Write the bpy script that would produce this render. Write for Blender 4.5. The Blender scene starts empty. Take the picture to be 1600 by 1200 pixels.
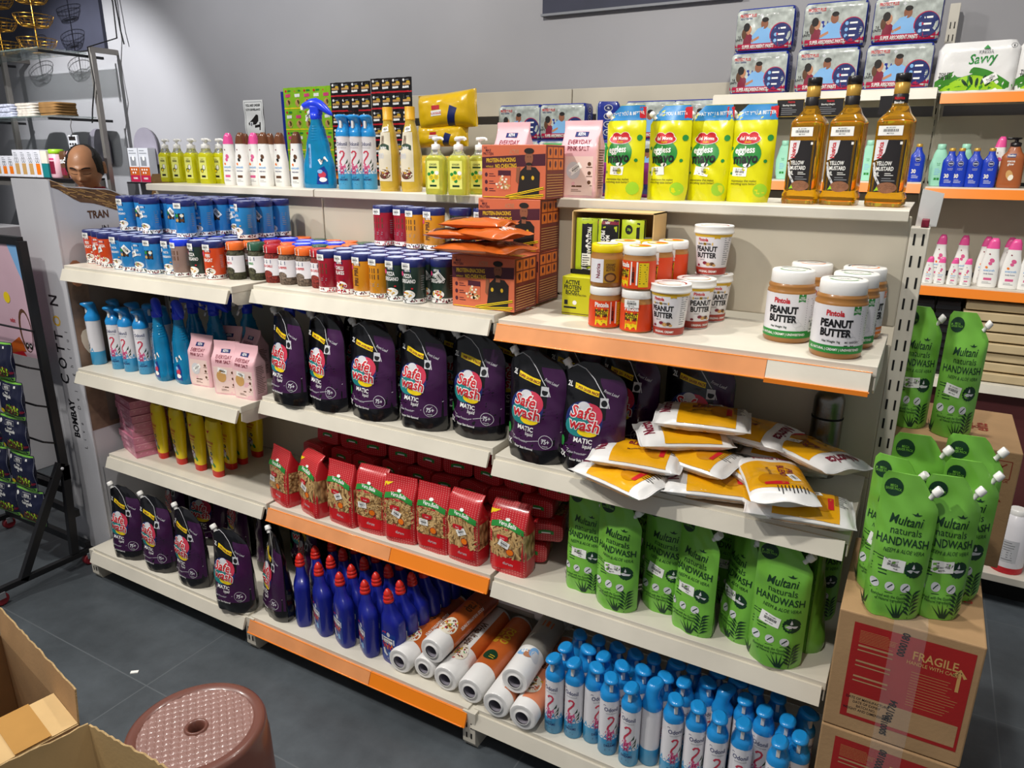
import bpy, bmesh, math, random
from math import sin, cos, pi, radians, sqrt, atan2
from mathutils import Vector, Matrix, noise
RND = random.Random(7)
S = bpy.context.scene
COL = S.collection
# ------------------------------------------------------------------ camera
CAM_LOC = Vector((2.742, -1.936, 1.643))
yaw, pitch, roll = radians(-29.31), radians(-17.18), radians(0.436)
F_PX = 1136.3
fw = Vector((sin(yaw) * cos(pitch), cos(yaw) * cos(pitch), sin(pitch)))
r0 = Vector((cos(yaw), -sin(yaw), 0)); u0 = r0.cross(fw)
rt = cos(roll) * r0 + sin(roll) * u0; up = -sin(roll) * r0 + cos(roll) * u0
cd = bpy.data.cameras.new('camera'); cam = bpy.data.objects.new('camera', cd); COL.objects.link(cam)
cd.sensor_width = 36; cd.lens = F_PX / 1600 * 36; cd.clip_start = 0.02
cam.matrix_world = Matrix(((rt.x, up.x, -fw.x, CAM_LOC.x), (rt.y, up.y, -fw.y, CAM_LOC.y), (rt.z, up.z, -fw.z, CAM_LOC.z), (0, 0, 0, 1)))
S.camera = cam
# ------------------------------------------------------------------ world, exposure
w = bpy.data.worlds.new('world'); S.world = w; w.use_nodes = True
w.node_tree.nodes['Background'].inputs[0].default_value = (0.93, 0.95, 1.0, 1)
w.node_tree.nodes['Background'].inputs[1].default_value = 0.23
S.view_settings.view_transform = 'Standard'; S.view_settings.look = 'None'
S.view_settings.gamma = 1; S.view_settings.use_curve_mapping = False
S.view_settings.exposure = 0.0
# ------------------------------------------------------------------ lamps on the ceiling, plus one added for the man
def spot(name, loc, aim, power, size=85, rad=0.05, col=(1, .96, .9), blend=.6):
    l = bpy.data.lights.new(name, 'SPOT'); l.energy = power; l.spot_size = radians(size); l.spot_blend = blend
    l.shadow_soft_size = rad; l.color = col
    o = bpy.data.objects.new(name, l); COL.objects.link(o); o.location = loc
    o.rotation_euler = (Vector(aim) - Vector(loc)).to_track_quat('-Z', 'Y').to_euler()
    return o
spot('spot_lamp', (0.95, -1.75, 3.1), (1.7, -0.2, 0.9), 150, 90)
spot('spot_lamp', (-0.75, -1.35, 3.1), (0.0, -0.2, 1.0), 110, 85)
spot('spot_lamp', (2.45, -1.6, 3.1), (2.5, -0.2, 0.9), 80, 85)
spot('spot_lamp', (1.4, 0.15, 3.2), (1.3, -0.4, 0.0), 60, 110)
spot('spot_lamp', (2.6, -0.1, 3.2), (3.0, 0.5, 0.6), 80, 110)
spot('spot_lamp', (-3.3, 0.1, 3.1), (-3.5, 1.95, 1.75), 330, 70, .02, (.97, .98, 1))
spot('spot_lamp', (-1.5, 0.5, 3.2), (-1.3, 2.1, 1.9), 85, 120, .05, (.99, .99, 1))
spot('spot_lamp', (0.6, 0.5, 3.2), (0.6, 2.1, 1.9), 78, 130, .05)
spot('spot_lamp', (2.3, 0.3, 3.2), (2.6, 1.9, 1.6), 90, 110, .04)
spot('spot_lamp', (0.4, -1.9, 3.2), (0.6, -1.5, 0.0), 95, 100)
spot('spot_lamp', (-1.3, -1.9, 3.1), (-1.05, .3, 1.62), 110, 26, .03)  # narrow lamp added only to brighten the man's head

# ------------------------------------------------------------------ geometry helpers
class MB:
    def __init__(s): s.v, s.f, s.m, s.sm, s.mats = [], [], [], [], []
    def mi(s, mat):
        if mat not in s.mats: s.mats.append(mat)
        return s.mats.index(mat)
    def add(s, vs, fs, mat, smooth=True):
        o = len(s.v); s.v += [tuple(p) for p in vs]; k = s.mi(mat)
        for f in fs: s.f.append(tuple(i + o for i in f)); s.m.append(k); s.sm.append(smooth)
        return s
    def xf(s, M):
        s.v = [tuple(M @ Vector(p)) for p in s.v]; return s
    def build(s, name, parent=None, loc=None, rz=0, **props):
        me = bpy.data.meshes.new(name); me.from_pydata(s.v, [], s.f)
        for m in s.mats: me.materials.append(m)
        me.polygons.foreach_set('material_index', s.m); me.polygons.foreach_set('use_smooth', s.sm); me.update()
        o = bpy.data.objects.new(name, me); COL.objects.link(o)
        if parent: o.parent = parent
        if loc: o.location = loc
        if rz: o.rotation_euler.z = rz
        for k, x in props.items(): o[k] = x
        return o

def box(mb, x0, x1, y0, y1, z0, z1, mat, bev=0.0, M=None):
    bm = bmesh.new(); bmesh.ops.create_cube(bm, size=1)
    for v in bm.verts:
        v.co = Vector(((x0 + x1) / 2 + v.co.x * (x1 - x0), (y0 + y1) / 2 + v.co.y * (y1 - y0), (z0 + z1) / 2 + v.co.z * (z1 - z0)))
    if bev: bmesh.ops.bevel(bm, geom=bm.edges[:], offset=bev, segments=2, affect='EDGES', profile=.5)
    if M is not None: bmesh.ops.transform(bm, matrix=M, verts=bm.verts)
    bm.verts.index_update()
    mb.add([v.co[:] for v in bm.verts], [[v.index for v in f.verts] for f in bm.faces], mat, False); bm.free(); return mb

def loft(mb, rings, mat, cap0=True, cap1=True, smooth=True, closed=True):
    n = len(rings[0]); vs = [p for r in rings for p in r]; fs = []
    for i in range(len(rings) - 1):
        for j in range(n if closed else n - 1):
            a, b = i * n + j, i * n + (j + 1) % n
            fs.append((a, b, b + n, a + n))
    mb.add(vs, fs, mat, smooth)
    if cap0: mb.add(list(reversed(rings[0])), [tuple(range(n))], mat, False)
    if cap1: mb.add(rings[-1], [tuple(range(n))], mat, False)
    return mb

def sring(a, b, z, p=2.0, seg=32, cx=0, cy=0):
    out = []
    for i in range(seg):
        t = 2 * pi * i / seg - pi / 2
        c, s_ = cos(t), sin(t)
        out.append((cx + a * math.copysign(abs(c) ** (2 / p), c), cy + b * math.copysign(abs(s_) ** (2 / p), s_), z))
    return out

def lathe(mb, prof, mat, seg=28, cap0=True, cap1=True, oy=1.0, p=2.0, cx=0, cy=0):
    return loft(mb, [sring(r, r * oy, z, p, seg, cx, cy) for r, z in prof], mat, cap0, cap1)

def tube(mb, pts, r, mat, seg=8, closed=False):
    pts = [Vector(p) for p in pts]; n = len(pts); rings = []
    for i, p in enumerate(pts):
        a = pts[(i - 1) % n] if (closed or i > 0) else p; b = pts[(i + 1) % n] if (closed or i < n - 1) else p
        d = (b - a).normalized(); h = Vector((0, 0, 1)) if abs(d.z) < .9 else Vector((1, 0, 0))
        x = d.cross(h).normalized(); y = d.cross(x)
        rr = r[i] if isinstance(r, (list, tuple)) else r
        rings.append([tuple(p + rr * (cos(2 * pi * k / seg) * x + sin(2 * pi * k / seg) * y)) for k in range(seg)])
    if closed: rings.append(rings[0])
    return loft(mb, rings, mat, not closed, not closed)

def bar(mb, a, b, w_, h_, mat, bev=0.0):
    a, b = Vector(a), Vector(b); d = b - a; q = d.to_track_quat('Y', 'Z').to_matrix().to_4x4()
    return box(mb, -w_ / 2, w_ / 2, 0, d.length, -h_ / 2, h_ / 2, mat, bev, Matrix.Translation(a) @ q)

# ------------------------------------------------------------------ surfaces that carry print
class Cyl:                                   # front faces -Y
    def __init__(s, R, zr=None, oy=1.0, p=2.0): s.R, s.zr, s.oy, s.p = R, zr, oy, p
    def P(s, x, z):
        r = s.zr(z) if s.zr else s.R
        t = x / s.R - pi / 2; c, q = cos(t), sin(t)
        return Vector((r * math.copysign(abs(c) ** (2 / s.p), c), r * s.oy * math.copysign(abs(q) ** (2 / s.p), q), z))
class Flat:
    def __init__(s, o, ux, uz): s.o, s.ux, s.uz = Vector(o), Vector(ux), Vector(uz)
    def P(s, x, z): return s.o + s.ux * x + s.uz * z
def front_of(y, cx=0, z0=0): return Flat((cx, y, z0), (1, 0, 0), (0, 0, 1))
def right_of(x, cy=0, z0=0): return Flat((x, cy, z0), (0, 1, 0), (0, 0, 1))
def left_of(x, cy=0, z0=0): return Flat((x, cy, z0), (0, -1, 0), (0, 0, 1))
def top_of(z, cx=0, cy=0): return Flat((cx, cy, z), (1, 0, 0), (0, 1, 0))

def lerp(a, b, t): return a + (b - a) * t
def curve(pts):
    def f(v):
        if v <= pts[0][0]: return pts[0][1]
        for (a, x), (b, y) in zip(pts, pts[1:]):
            if v <= b:
                t = (v - a) / (b - a); t = t * t * (3 - 2 * t); return x + (y - x) * t
        return pts[-1][1]
    return f
def lin(pts):
    def f(v):
        if v <= pts[0][0]: return pts[0][1]
        for (a, x), (b, y) in zip(pts, pts[1:]):
            if v <= b: return x + (y - x) * (v - a) / (b - a)
        return pts[-1][1]
    return f

class Pouch:
    """stand-up pouch: outline xl(z)..xr(z), half thickness t(z); front is -Y"""
    def __init__(s, H, xl, xr, th, seed=0, wr=.0022, e=1.0, belly=0):
        s.H, s.xl, s.xr, s.th, s.seed, s.wr, s.e, s.belly = H, xl, xr, th, seed, wr, e, belly
    def P(s, x, z, side=-1):
        a, b = s.xl(z), s.xr(z); t = (x - a) / max(1e-5, b - a) * 2 - 1; t = max(-1, min(1, t))
        k = (1 - abs(t) ** 2.6) ** .75
        n = noise.noise(Vector((x * 14 + s.seed * 3.1, z * 9, side * 2.0))) * s.wr * 2 + noise.noise(Vector((x * 40 + z * 25, z * 22 + s.seed, side))) * s.wr
        env = min(1, (1 - abs(t)) * 5)
        top = max(0, min(1, (s.H - z) / (.12 * s.H)))
        y = side * (s.th(z) * k + n * env * (.3 + .7 * top) + .0006)
        return Vector((x, y + s.belly * sin(pi * z / s.H), z))
    def body(s, mb, mat, nx=22, nz=30):
        for side in (-1, 1):
            vs = []; fs = []
            for j in range(nz + 1):
                z = s.H * j / nz
                for i in range(nx + 1):
                    x = lerp(s.xl(z), s.xr(z), i / nx); vs.append(s.P(x, z, side))
            for j in range(nz):
                for i in range(nx):
                    a = j * (nx + 1) + i; q = (a, a + 1, a + nx + 2, a + nx + 1)
                    fs.append(q if side < 0 else q[::-1])
            mb.add(vs, fs, mat)
        for zz in (0, s.H):
            n = nx + 1; vs = [s.P(lerp(s.xl(zz), s.xr(zz), i / nx), zz, sd) for sd in (-1, 1) for i in range(n)]
            fs = [(i + 1, i, n + i, n + i + 1) if zz == 0 else (i, i + 1, n + i + 1, n + i) for i in range(nx)]
            mb.add(vs, fs, mat)
        return mb

_tc = {}
def text_flat(txt, bold=0.0, shear=0.0, maxe=0.35):
    key = (txt, bold, shear, maxe)
    if key in _tc: return _tc[key]
    c = bpy.data.curves.new('t', 'FONT'); c.body = txt; c.size = 1; c.resolution_u = 2
    c.offset = bold * .75; c.shear = shear; c.align_x = 'CENTER'; c.space_line = .85
    o = bpy.data.objects.new('t', c); COL.objects.link(o)
    dg = bpy.context.evaluated_depsgraph_get(); me = bpy.data.meshes.new_from_object(o.evaluated_get(dg))
    bpy.data.objects.remove(o); bpy.data.curves.remove(c)
    bm = bmesh.new(); bm.from_mesh(me); bpy.data.meshes.remove(me)
    bmesh.ops.triangulate(bm, faces=bm.faces[:])
    for _ in range(2):
        es = [e for e in bm.edges if e.calc_length() > maxe]
        if not es: break
        bmesh.ops.subdivide_edges(bm, edges=es, cuts=1); bmesh.ops.triangulate(bm, faces=bm.faces[:])
    bm.verts.index_update(); bm.normal_update()
    vs = [(v.co.x, v.co.y) for v in bm.verts]
    fs = [[v.index for v in (f.verts if f.normal.z > 0 else reversed(f.verts[:]))] for f in bm.faces]
    bm.free(); _tc[key] = (vs, fs); return vs, fs

class D:
    """prints on a surface; x right, z up, metres"""
    def __init__(s, mb, surf, off=.0006): s.mb, s.sf, s.off = mb, surf, off
    def _p(s, x, z, o=0):
        sf = s.sf; P = sf.P(x, z); e = .002
        n = (sf.P(x + e, z) - sf.P(x - e, z)).cross(sf.P(x, z + e) - sf.P(x, z - e))
        if n.length < 1e-12: n = Vector((0, -1, 0))
        return P + n.normalized() * (s.off + o)
    def pts(s, vs, fs, mat, o=0): s.mb.add([s._p(x, z, o) for x, z in vs], fs, mat, True); return s
    def region(s, f, mat, nx=8, nz=8, o=0):
        vs = [f(i / nx, j / nz) for j in range(nz + 1) for i in range(nx + 1)]
        fs = [(j * (nx + 1) + i, j * (nx + 1) + i + 1, (j + 1) * (nx + 1) + i + 1, (j + 1) * (nx + 1) + i) for j in range(nz) for i in range(nx)]
        return s.pts(vs, fs, mat, o)
    def rect(s, x0, x1, z0, z1, mat, o=0, rot=0, st=.012):
        cx, cz = (x0 + x1) / 2, (z0 + z1) / 2; c, q = cos(rot), sin(rot)
        def f(a, b):
            x, z = (a - .5) * (x1 - x0), (b - .5) * (z1 - z0); return (cx + c * x - q * z, cz + q * x + c * z)
        return s.region(f, mat, max(1, int(abs(x1 - x0) / st)), max(1, int(abs(z1 - z0) / st)), o)
    def ell(s, cx, cz, rx, rz, mat, o=0, n=20, rings=2, rot=0):
        vs = [(cx, cz)]; c, q = cos(rot), sin(rot)
        for k in range(1, rings + 1):
            for i in range(n):
                x, z = rx * k / rings * cos(2 * pi * i / n), rz * k / rings * sin(2 * pi * i / n)
                vs.append((cx + c * x - q * z, cz + q * x + c * z))
        fs = [(0, 1 + i, 1 + (i + 1) % n) for i in range(n)]
        for k in range(rings - 1):
            for i in range(n):
                a, b = 1 + k * n + i, 1 + k * n + (i + 1) % n; fs.append((a, a + n, b + n, b))
        return s.pts(vs, fs, mat, o)
    def poly(s, pl, mat, o=0, maxe=.02):
        bm = bmesh.new(); f = bm.faces.new([bm.verts.new((x, z, 0)) for x, z in pl])
        bmesh.ops.triangulate(bm, faces=bm.faces[:])
        for _ in range(3):
            es = [e for e in bm.edges if e.calc_length() > maxe]
            if not es: break
            bmesh.ops.subdivide_edges(bm, edges=es, cuts=1); bmesh.ops.triangulate(bm, faces=bm.faces[:])
        bm.normal_update(); bm.verts.index_update()
        vs = [(v.co.x, v.co.y) for v in bm.verts]
        fs = [[v.index for v in (f.verts if f.normal.z > 0 else reversed(f.verts[:]))] for f in bm.faces]
        bm.free(); return s.pts(vs, fs, mat, o)
    def line(s, pts, w_, mat, o=0):
        vs, fs = [], []
        for i, (x, z) in enumerate(pts):
            a = pts[max(0, i - 1)]; b = pts[min(len(pts) - 1, i + 1)]
            dx, dz = b[0] - a[0], b[1] - a[1]; l = math.hypot(dx, dz) or 1; nx, nz = -dz / l * w_ / 2, dx / l * w_ / 2
            vs += [(x - nx, z - nz), (x + nx, z + nz)]
        for i in range(len(pts) - 1): fs.append((2 * i, 2 * i + 2, 2 * i + 3, 2 * i + 1))
        return s.pts(vs, fs, mat, o)
    def arc(s, cx, cz, rx, rz, a0, a1, w_, mat, o=0, n=18):
        return s.line([(cx + rx * cos(lerp(a0, a1, i / n)), cz + rz * sin(lerp(a0, a1, i / n))) for i in range(n + 1)], w_, mat, o)
    def text(s, t, x, z, h, mat, o=.0002, bold=0, shear=0, rot=0, wide=1.0, maxe=.6):
        vs, fs = text_flat(t, bold, shear, maxe); c, q = cos(rot), sin(rot); k = h / .72; wide *= .80
        return s.pts([(x + c * a * k * wide - q * b * k, z + q * a * k * wide + c * b * k) for a, b in vs], fs, mat, o)
    def sticker(s, x, z, w_=.03, h_=.018, rot=0, o=.0005):
        s.rect(x - w_ / 2, x + w_ / 2, z - h_ / 2, z + h_ / 2, M.paper, o, rot)
        c, q = cos(rot), sin(rot)
        def R_(a, b): return (x + c * a - q * b, z + q * a + c * b)
        p = R_(0, h_ * .24); s.text('MR. GROCERY', p[0], p[1], h_ * .13, M.ink, o + .0003, .01, 0, rot)
        bw = w_ * .6; xx = -bw / 2; rr = random.Random(3)
        while xx < bw / 2:
            ww = w_ * rr.choice((.012, .02, .03)); pa, pb = R_(xx, 0), R_(xx, 0)
            s.pts([R_(xx, -h_ * .12), R_(xx + ww, -h_ * .12), R_(xx + ww, h_ * .16), R_(xx, h_ * .16)], [(0, 1, 2, 3)], M.ink, o + .0003); xx += ww + w_ * .02
        p = R_(0, -h_ * .36); s.text('MRP 99.00', p[0], p[1], h_ * .14, M.ink, o + .0003, .01, 0, rot)
        return s
    def scribble(s, x, z, w_, n, lh, mat, o=.0002, seed=1, rot=0):
        rr = random.Random(seed)
        for i in range(n):
            l = w_ * rr.uniform(.6, 1); s.rect(x - w_ / 2, x - w_ / 2 + l, z - i * lh - lh * .2, z - i * lh + lh * .12, mat, o)
        return s

# ------------------------------------------------------------------ materials
class Mats: pass
M = Mats()
def mat(name, col, rough=.45, metal=0.0, bump=0.0, bscale=60, var=0.04, spec=.5, trans=0.0, ior=1.45, coat=0.0, vscale=8, crinkle=0, alpha=1.0):
    m = bpy.data.materials.new(name); m.use_nodes = True; nt = m.node_tree; b = nt.nodes['Principled BSDF']; L = nt.links
    b.inputs['Roughness'].default_value = rough; b.inputs['Metallic'].default_value = metal
    b.inputs['Specular IOR Level'].default_value = spec; b.inputs['Transmission Weight'].default_value = trans
    b.inputs['IOR'].default_value = ior; b.inputs['Coat Weight'].default_value = coat; b.inputs['Coat Roughness'].default_value = .1
    b.inputs['Alpha'].default_value = alpha
    c = (*col, 1); tc = nt.nodes.new('ShaderNodeTexCoord')
    if var:
        n = nt.nodes.new('ShaderNodeTexNoise'); n.inputs['Scale'].default_value = vscale; n.inputs['Detail'].default_value = 3
        r = nt.nodes.new('ShaderNodeValToRGB'); r.color_ramp.elements[0].position = .3; r.color_ramp.elements[1].position = .7
        r.color_ramp.elements[0].color = (*[max(0, x * (1 - var * 2)) for x in col], 1); r.color_ramp.elements[1].color = (*[min(1, x * (1 + var)) for x in col], 1)
        L.new(tc.outputs['Object'], n.inputs['Vector']); L.new(n.outputs['Fac'], r.inputs['Fac']); L.new(r.outputs['Color'], b.inputs['Base Color'])
    else: b.inputs['Base Color'].default_value = c
    if bump or crinkle:
        n2 = nt.nodes.new('ShaderNodeTexNoise'); n2.inputs['Scale'].default_value = bscale; n2.inputs['Detail'].default_value = 4
        L.new(tc.outputs['Object'], n2.inputs['Vector'])
        bp = nt.nodes.new('ShaderNodeBump'); bp.inputs['Strength'].default_value = bump or crinkle; bp.inputs['Distance'].default_value = .004
        if crinkle:
            mp = nt.nodes.new('ShaderNodeTexVoronoi'); mp.inputs['Scale'].default_value = bscale; mp.feature = 'SMOOTH_F1'
            n2.inputs['Scale'].default_value = 12
            mx = nt.nodes.new('ShaderNodeMixRGB'); mx.inputs[0].default_value = .12
            L.new(tc.outputs['Object'], mx.inputs[1]); L.new(n2.outputs['Color'], mx.inputs[2]); L.new(mx.outputs[0], mp.inputs['Vector'])
            L.new(mp.outputs['Distance'], bp.inputs['Height'])
        else: L.new(n2.outputs['Fac'], bp.inputs['Height'])
        L.new(bp.outputs['Normal'], b.inputs['Normal'])
    setattr(M, name, m); return m
def srgb(h):
    h = h.lstrip('#'); return tuple((((int(h[i:i + 2], 16) / 255) + .055) / 1.055) ** 2.4 if int(h[i:i + 2], 16) > 10 else int(h[i:i + 2], 16) / 255 / 12.92 for i in (0, 2, 4))
def plain(name, h, rough=.45, **k): return mat(name, srgb(h), rough, var=k.pop('var', 0), **k)

plain('paper', 'f2f2ee', .6); plain('ink', '15151a', .5); plain('white', 'eeeeec', .4); plain('cream', 'e9e2cf', .45)
plain('red', 'c8202c', .4); plain('navy', '1d2a66', .4); plain('gold', 'd9b02c', .35); plain('green', '2a8a3a', .4)
plain('silverprint', 'cfd0d4', .4); plain('grey', '85878c', .5); plain('pinkprint', 'd9467c', .4); plain('skin', 'b9805e', .55)
plain('skin2', '8a553a', .55); plain('sky', '7fb2e2', .5); plain('orange', 'ef7a1a', .4); plain('yellow', 'f2d21c', .4)
plain('hairdark', '191310', .6); plain('purpleprint', '7a2a78', .4); plain('teal', '1f7f80', .4); plain('maroon', '7d1a33', .4)
plain('tan', 'c79a5c', .6); plain('brownprint', '5c3a22', .55); plain('darkgreen', '123822', .45); plain('lime', '9fd02a', .4)
mat('steel_white', srgb('d9d3c4'), .38, bump=.04, bscale=90, var=.05, vscale=6)
mat('panel_cream', srgb('cbc3b0'), .5, bump=.03, bscale=40, var=.06, vscale=3)
mat('dark_metal', srgb('1b1b1e'), .45, bump=.05, bscale=120, var=.1)
mat('slot_black', srgb('0b0a0a'), .8, var=0)
mat('strip_orange', srgb('f2861f'), .28, var=.03, vscale=5, coat=.3)
mat('strip_faded', srgb('e59a63'), .3, var=.08, vscale=9, coat=.5)
mat('card', srgb('ad8a62'), .75, bump=.12, bscale=140, var=.06, vscale=10)
mat('card_light', srgb('d2b07a'), .72, bump=.1, bscale=140, var=.06, vscale=8)
mat('card_edge', srgb('b79a6c'), .8, bump=.6, bscale=420, var=.15, vscale=90)
mat('tape', srgb('b98a48'), .18, var=.05, coat=.4)

# ------------------------------------------------------------------ things, groups, copies
def thing(name, label, cat, loc=(0, 0, 0), rz=0, group=None, kind=None):
    o = bpy.data.objects.new(name, None); COL.objects.link(o); o.empty_display_size = .05
    o.location = loc; o.rotation_euler.z = rz; o['label'] = label; o['category'] = cat
    if group: o['group'] = group
    if kind: o['kind'] = kind
    return o
def tag(o, label, cat, group=None):
    o['label'] = label; o['category'] = cat
    if group: o['group'] = group
    return o
def struct(mb, name): o = mb.build(name); o['kind'] = 'structure'; return o
_used = set()
_kids = {}
def kids(o):
    if o.name not in _kids: _kids[o.name] = [c for c in bpy.data.objects if c.parent == o]
    return _kids[o.name]
def put(proto, x, y, z, rz=0, label=None, group=None, rx=0, ry=0, s=None):
    """the first call moves the original itself, later calls copy it with its parts"""
    if proto.name not in _used: _used.add(proto.name); o = proto; kids(proto)
    else:
        o = proto.copy(); COL.objects.link(o)
        for ch in kids(proto):
            c = ch.copy(); COL.objects.link(c); c.parent = o
            for g in kids(ch): d = g.copy(); COL.objects.link(d); d.parent = c
    o.location = (x, y, z); o.rotation_mode = 'XYZ'; o.rotation_euler = (rx, ry, rz)
    if s: o.scale = (s, s, s) if not isinstance(s, tuple) else s
    if label: o['label'] = label
    if group: o['group'] = group
    return o
def apart(L, d, lo=-9, hi=9, flat=False):
    """positions pushed apart until neighbours no longer touch"""
    P = [[q[0], 0 if flat else q[1]] for q in L]
    for _ in range(300):
        for i in range(len(P)):
            for k in range(i + 1, len(P)):
                dx, dy = P[k][0] - P[i][0], P[k][1] - P[i][1]; r_ = math.hypot(dx, dy)
                if r_ < d:
                    if r_ < 1e-6: dx, dy, r_ = 1, 0, 1
                    m_ = (d - r_) / 2 / r_ + 1e-5; P[i][0] -= dx * m_; P[k][0] += dx * m_
                    if not flat: P[i][1] -= dy * m_; P[k][1] += dy * m_
        for p in P: p[0] = min(max(p[0], lo), hi)
    return [(p[0], q[1] if flat else p[1]) + tuple(q[2:]) for p, q in zip(P, L)]
ORD = ['leftmost', 'second', 'third', 'fourth', 'fifth', 'sixth', 'seventh', 'eighth', 'ninth', 'tenth', 'eleventh', 'twelfth', 'thirteenth', 'fourteenth', 'fifteenth']
def nth(i, n=None):
    if i == 0: return 'leftmost'
    if n and i == n - 1: return 'rightmost'
    return ORD[i] + ' from left'
# ================================================================== THE ROOM
GY0 = 0.0                    # back panel plane of the gondola
W9 = 0.9
ZT, Z1, Z2, Z3, Z4 = 1.540, 1.255, 0.878, 0.502, 0.132
def floor_mat():
    m = mat('floor_slate', srgb('4e5459'), .42, bump=.08, bscale=35, var=.16, vscale=2.2, spec=.4)
    nt = m.node_tree; b = nt.nodes['Principled BSDF']; L = nt.links
    src = b.inputs['Base Color'].links[0].from_socket
    tc = nt.nodes.new('ShaderNodeTexCoord'); br = nt.nodes.new('ShaderNodeTexBrick'); mp = nt.nodes.new('ShaderNodeMapping')
    mp.inputs['Rotation'].default_value = (0, 0, radians(0)); mp.inputs['Location'].default_value = (.45, .2, 0)
    br.inputs['Scale'].default_value = 1; br.inputs['Brick Width'].default_value = 1.2; br.inputs['Row Height'].default_value = .6
    br.inputs['Mortar Size'].default_value = .0022; br.offset = .0
    L.new(tc.outputs['Object'], mp.inputs['Vector']); L.new(mp.outputs['Vector'], br.inputs['Vector'])
    n3 = nt.nodes.new('ShaderNodeTexNoise'); n3.inputs['Scale'].default_value = 14; n3.inputs['Detail'].default_value = 8; n3.inputs['Roughness'].default_value = .7
    L.new(tc.outputs['Object'], n3.inputs['Vector'])
    mm = nt.nodes.new('ShaderNodeMixRGB'); mm.blend_type = 'OVERLAY'; mm.inputs[0].default_value = .35
    L.new(src, mm.inputs[1]); L.new(n3.outputs['Fac'], mm.inputs[2])
    mx = nt.nodes.new('ShaderNodeMixRGB'); L.new(br.outputs['Fac'], mx.inputs[0]); L.new(mm.outputs[0], mx.inputs[1]); mx.inputs[2].default_value = (*srgb('5c6165'), 1)
    L.new(mx.outputs[0], b.inputs['Base Color']); return m
floor_mat()
mat('wall_paint', srgb('a6a5a8'), .7, bump=.05, bscale=50, var=.03, vscale=1.5)
mat('wall_navy', srgb('3a3c4c'), .7, bump=.05, bscale=50, var=.04)
WALL_Y = 2.12
f_ = MB(); box(f_, -6.1, 6.5, -4.0, WALL_Y, -.08, 0, M.floor_slate); struct(f_, 'floor')
f_ = MB(); box(f_, -6.0, 6.5, WALL_Y, WALL_Y + .1, -.08, 3.3, M.wall_paint); struct(f_, 'wall_back')
f_ = MB(); box(f_, -6.0, -3.37, WALL_Y - .03, WALL_Y, 2.49, 3.3, M.wall_navy); struct(f_, 'trim_1')
f_ = MB(); box(f_, -6.1, -6.0, -4.0, WALL_Y, -.08, 3.3, M.wall_paint); struct(f_, 'wall_left')
f_ = MB(); box(f_, .66, 1.76, WALL_Y - .03, WALL_Y, 2.425, 2.9, M.wall_navy); box(f_, .65, 1.77, WALL_Y - .034, WALL_Y, 2.413, 2.425, M.grey); struct(f_, 'trim_2')

# ================================================================== GONDOLA
XR = 3 * W9
SD = {1: (.417, .431, .369, .494), 2: (.344, .352, .366, .491), 3: (.344, .360, .366, .478)}   # shelf depth from the panel (bay: S1..S4)
def lip_prof(d, kind):
    # front profile, outward is -Y: surface edge, small step, slanted ticket strip
    return
def shelf(bay, lvl, d, z, strip):
    x0, x1 = (bay - 1) * W9 + .006, bay * W9 - .006
    mb = MB(); ys = -d
    box(mb, x0, x1, ys, -.004, z - .022, z, M.steel_white, .0015)          # tray
    box(mb, x0 + .002, x1 - .002, ys + .03, -.02, z - .024, z - .0215, M.panel_cream)
    rt_ = mb.build('tray')
    nm = {1: 'upper', 2: 'second', 3: 'third', 4: 'bottom'}[lvl]; sd = {1: 'left', 2: 'middle', 3: 'right'}[bay]
    root = thing('gondola_shelf', f'cream metal shelf, {nm} tier of the {sd} gondola bay' + (' with orange ticket strip' if strip else ' with white ticket strip'), 'shelf', (0, 0, 0), group='gondola shelves')
    rt_.parent = root
    # ticket strip (data strip): slants outwards towards its foot
    mb = MB(); top, bot = z - .014, z - .052; yo = ys - .004
    ring = lambda x: [(x, yo + .004, top + .001), (x, yo - .003, top + .002), (x, yo - .019, bot), (x, yo - .012, bot - .001), (x, yo + .003, top - .008)]
    smat = M.steel_white if not strip else (M.strip_orange if strip == 'o' else M.strip_faded)
    xx = x0 + .006 if strip == 'x' else x0
    if strip == 'mix':
        xm = lerp(x0, x1, .60); loft(mb, [ring(x0), ring(xm)], M.strip_faded, smooth=False); loft(mb, [ring(xm + .002), ring(x1)], M.strip_orange, smooth=False)
    elif strip == 'mixr':
        xm = lerp(x0, x1, .76); loft(mb, [ring(x0), ring(xm)], M.strip_faded, smooth=False)
        loft(mb, [ring(xm + .001), ring(x1 - .01)], M.steel_white, smooth=False)
        box(mb, xm, x1 - .01, yo - .0225, yo - .009, bot - .006, bot + .004, M.strip_orange)
    else: loft(mb, [ring(x0), ring(x1 - .008)], smat, smooth=False)
    if strip:
        tube(mb, [(x0, yo - .019, bot + .001), (x1 - .008, yo - .019, bot + .001)], .0022, M.strip_orange if strip != 'f' else M.strip_faded, 6)
        tube(mb, [(x0, yo - .002, top + .002), (x1 - .008, yo - .002, top + .002)], .0016, M.strip_orange, 6)
    mb.build('ticket_strip', root)
    for s_ in (0, 1):                                                     # side brackets
        mb = MB(); xb = x0 + .001 if s_ == 0 else x1 - .004
        q_ = 1 if lvl < 4 else .001
        pr = [(ys + .004, z - .003), (ys + .0, z - .05), (ys + .02, z - .062), (-.02, z - .085), (-.006, z - .09), (-.006, z - .003)]
        if lvl == 4: break
        a = [(xb, p, q) for p, q in pr]; b = [(xb + .003, p, q) for p, q in pr]; loft(mb, [a, b], M.steel_white, smooth=False); mb.build('bracket', root)
    return root
STR = {(1, 1): 0, (1, 2): 0, (1, 3): 0, (1, 4): 0, (2, 1): 0, (2, 2): 0, (2, 3): 'mix', (2, 4): 'mix', (3, 1): 'mixr', (3, 2): 0, (3, 3): 0, (3, 4): 0}
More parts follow.
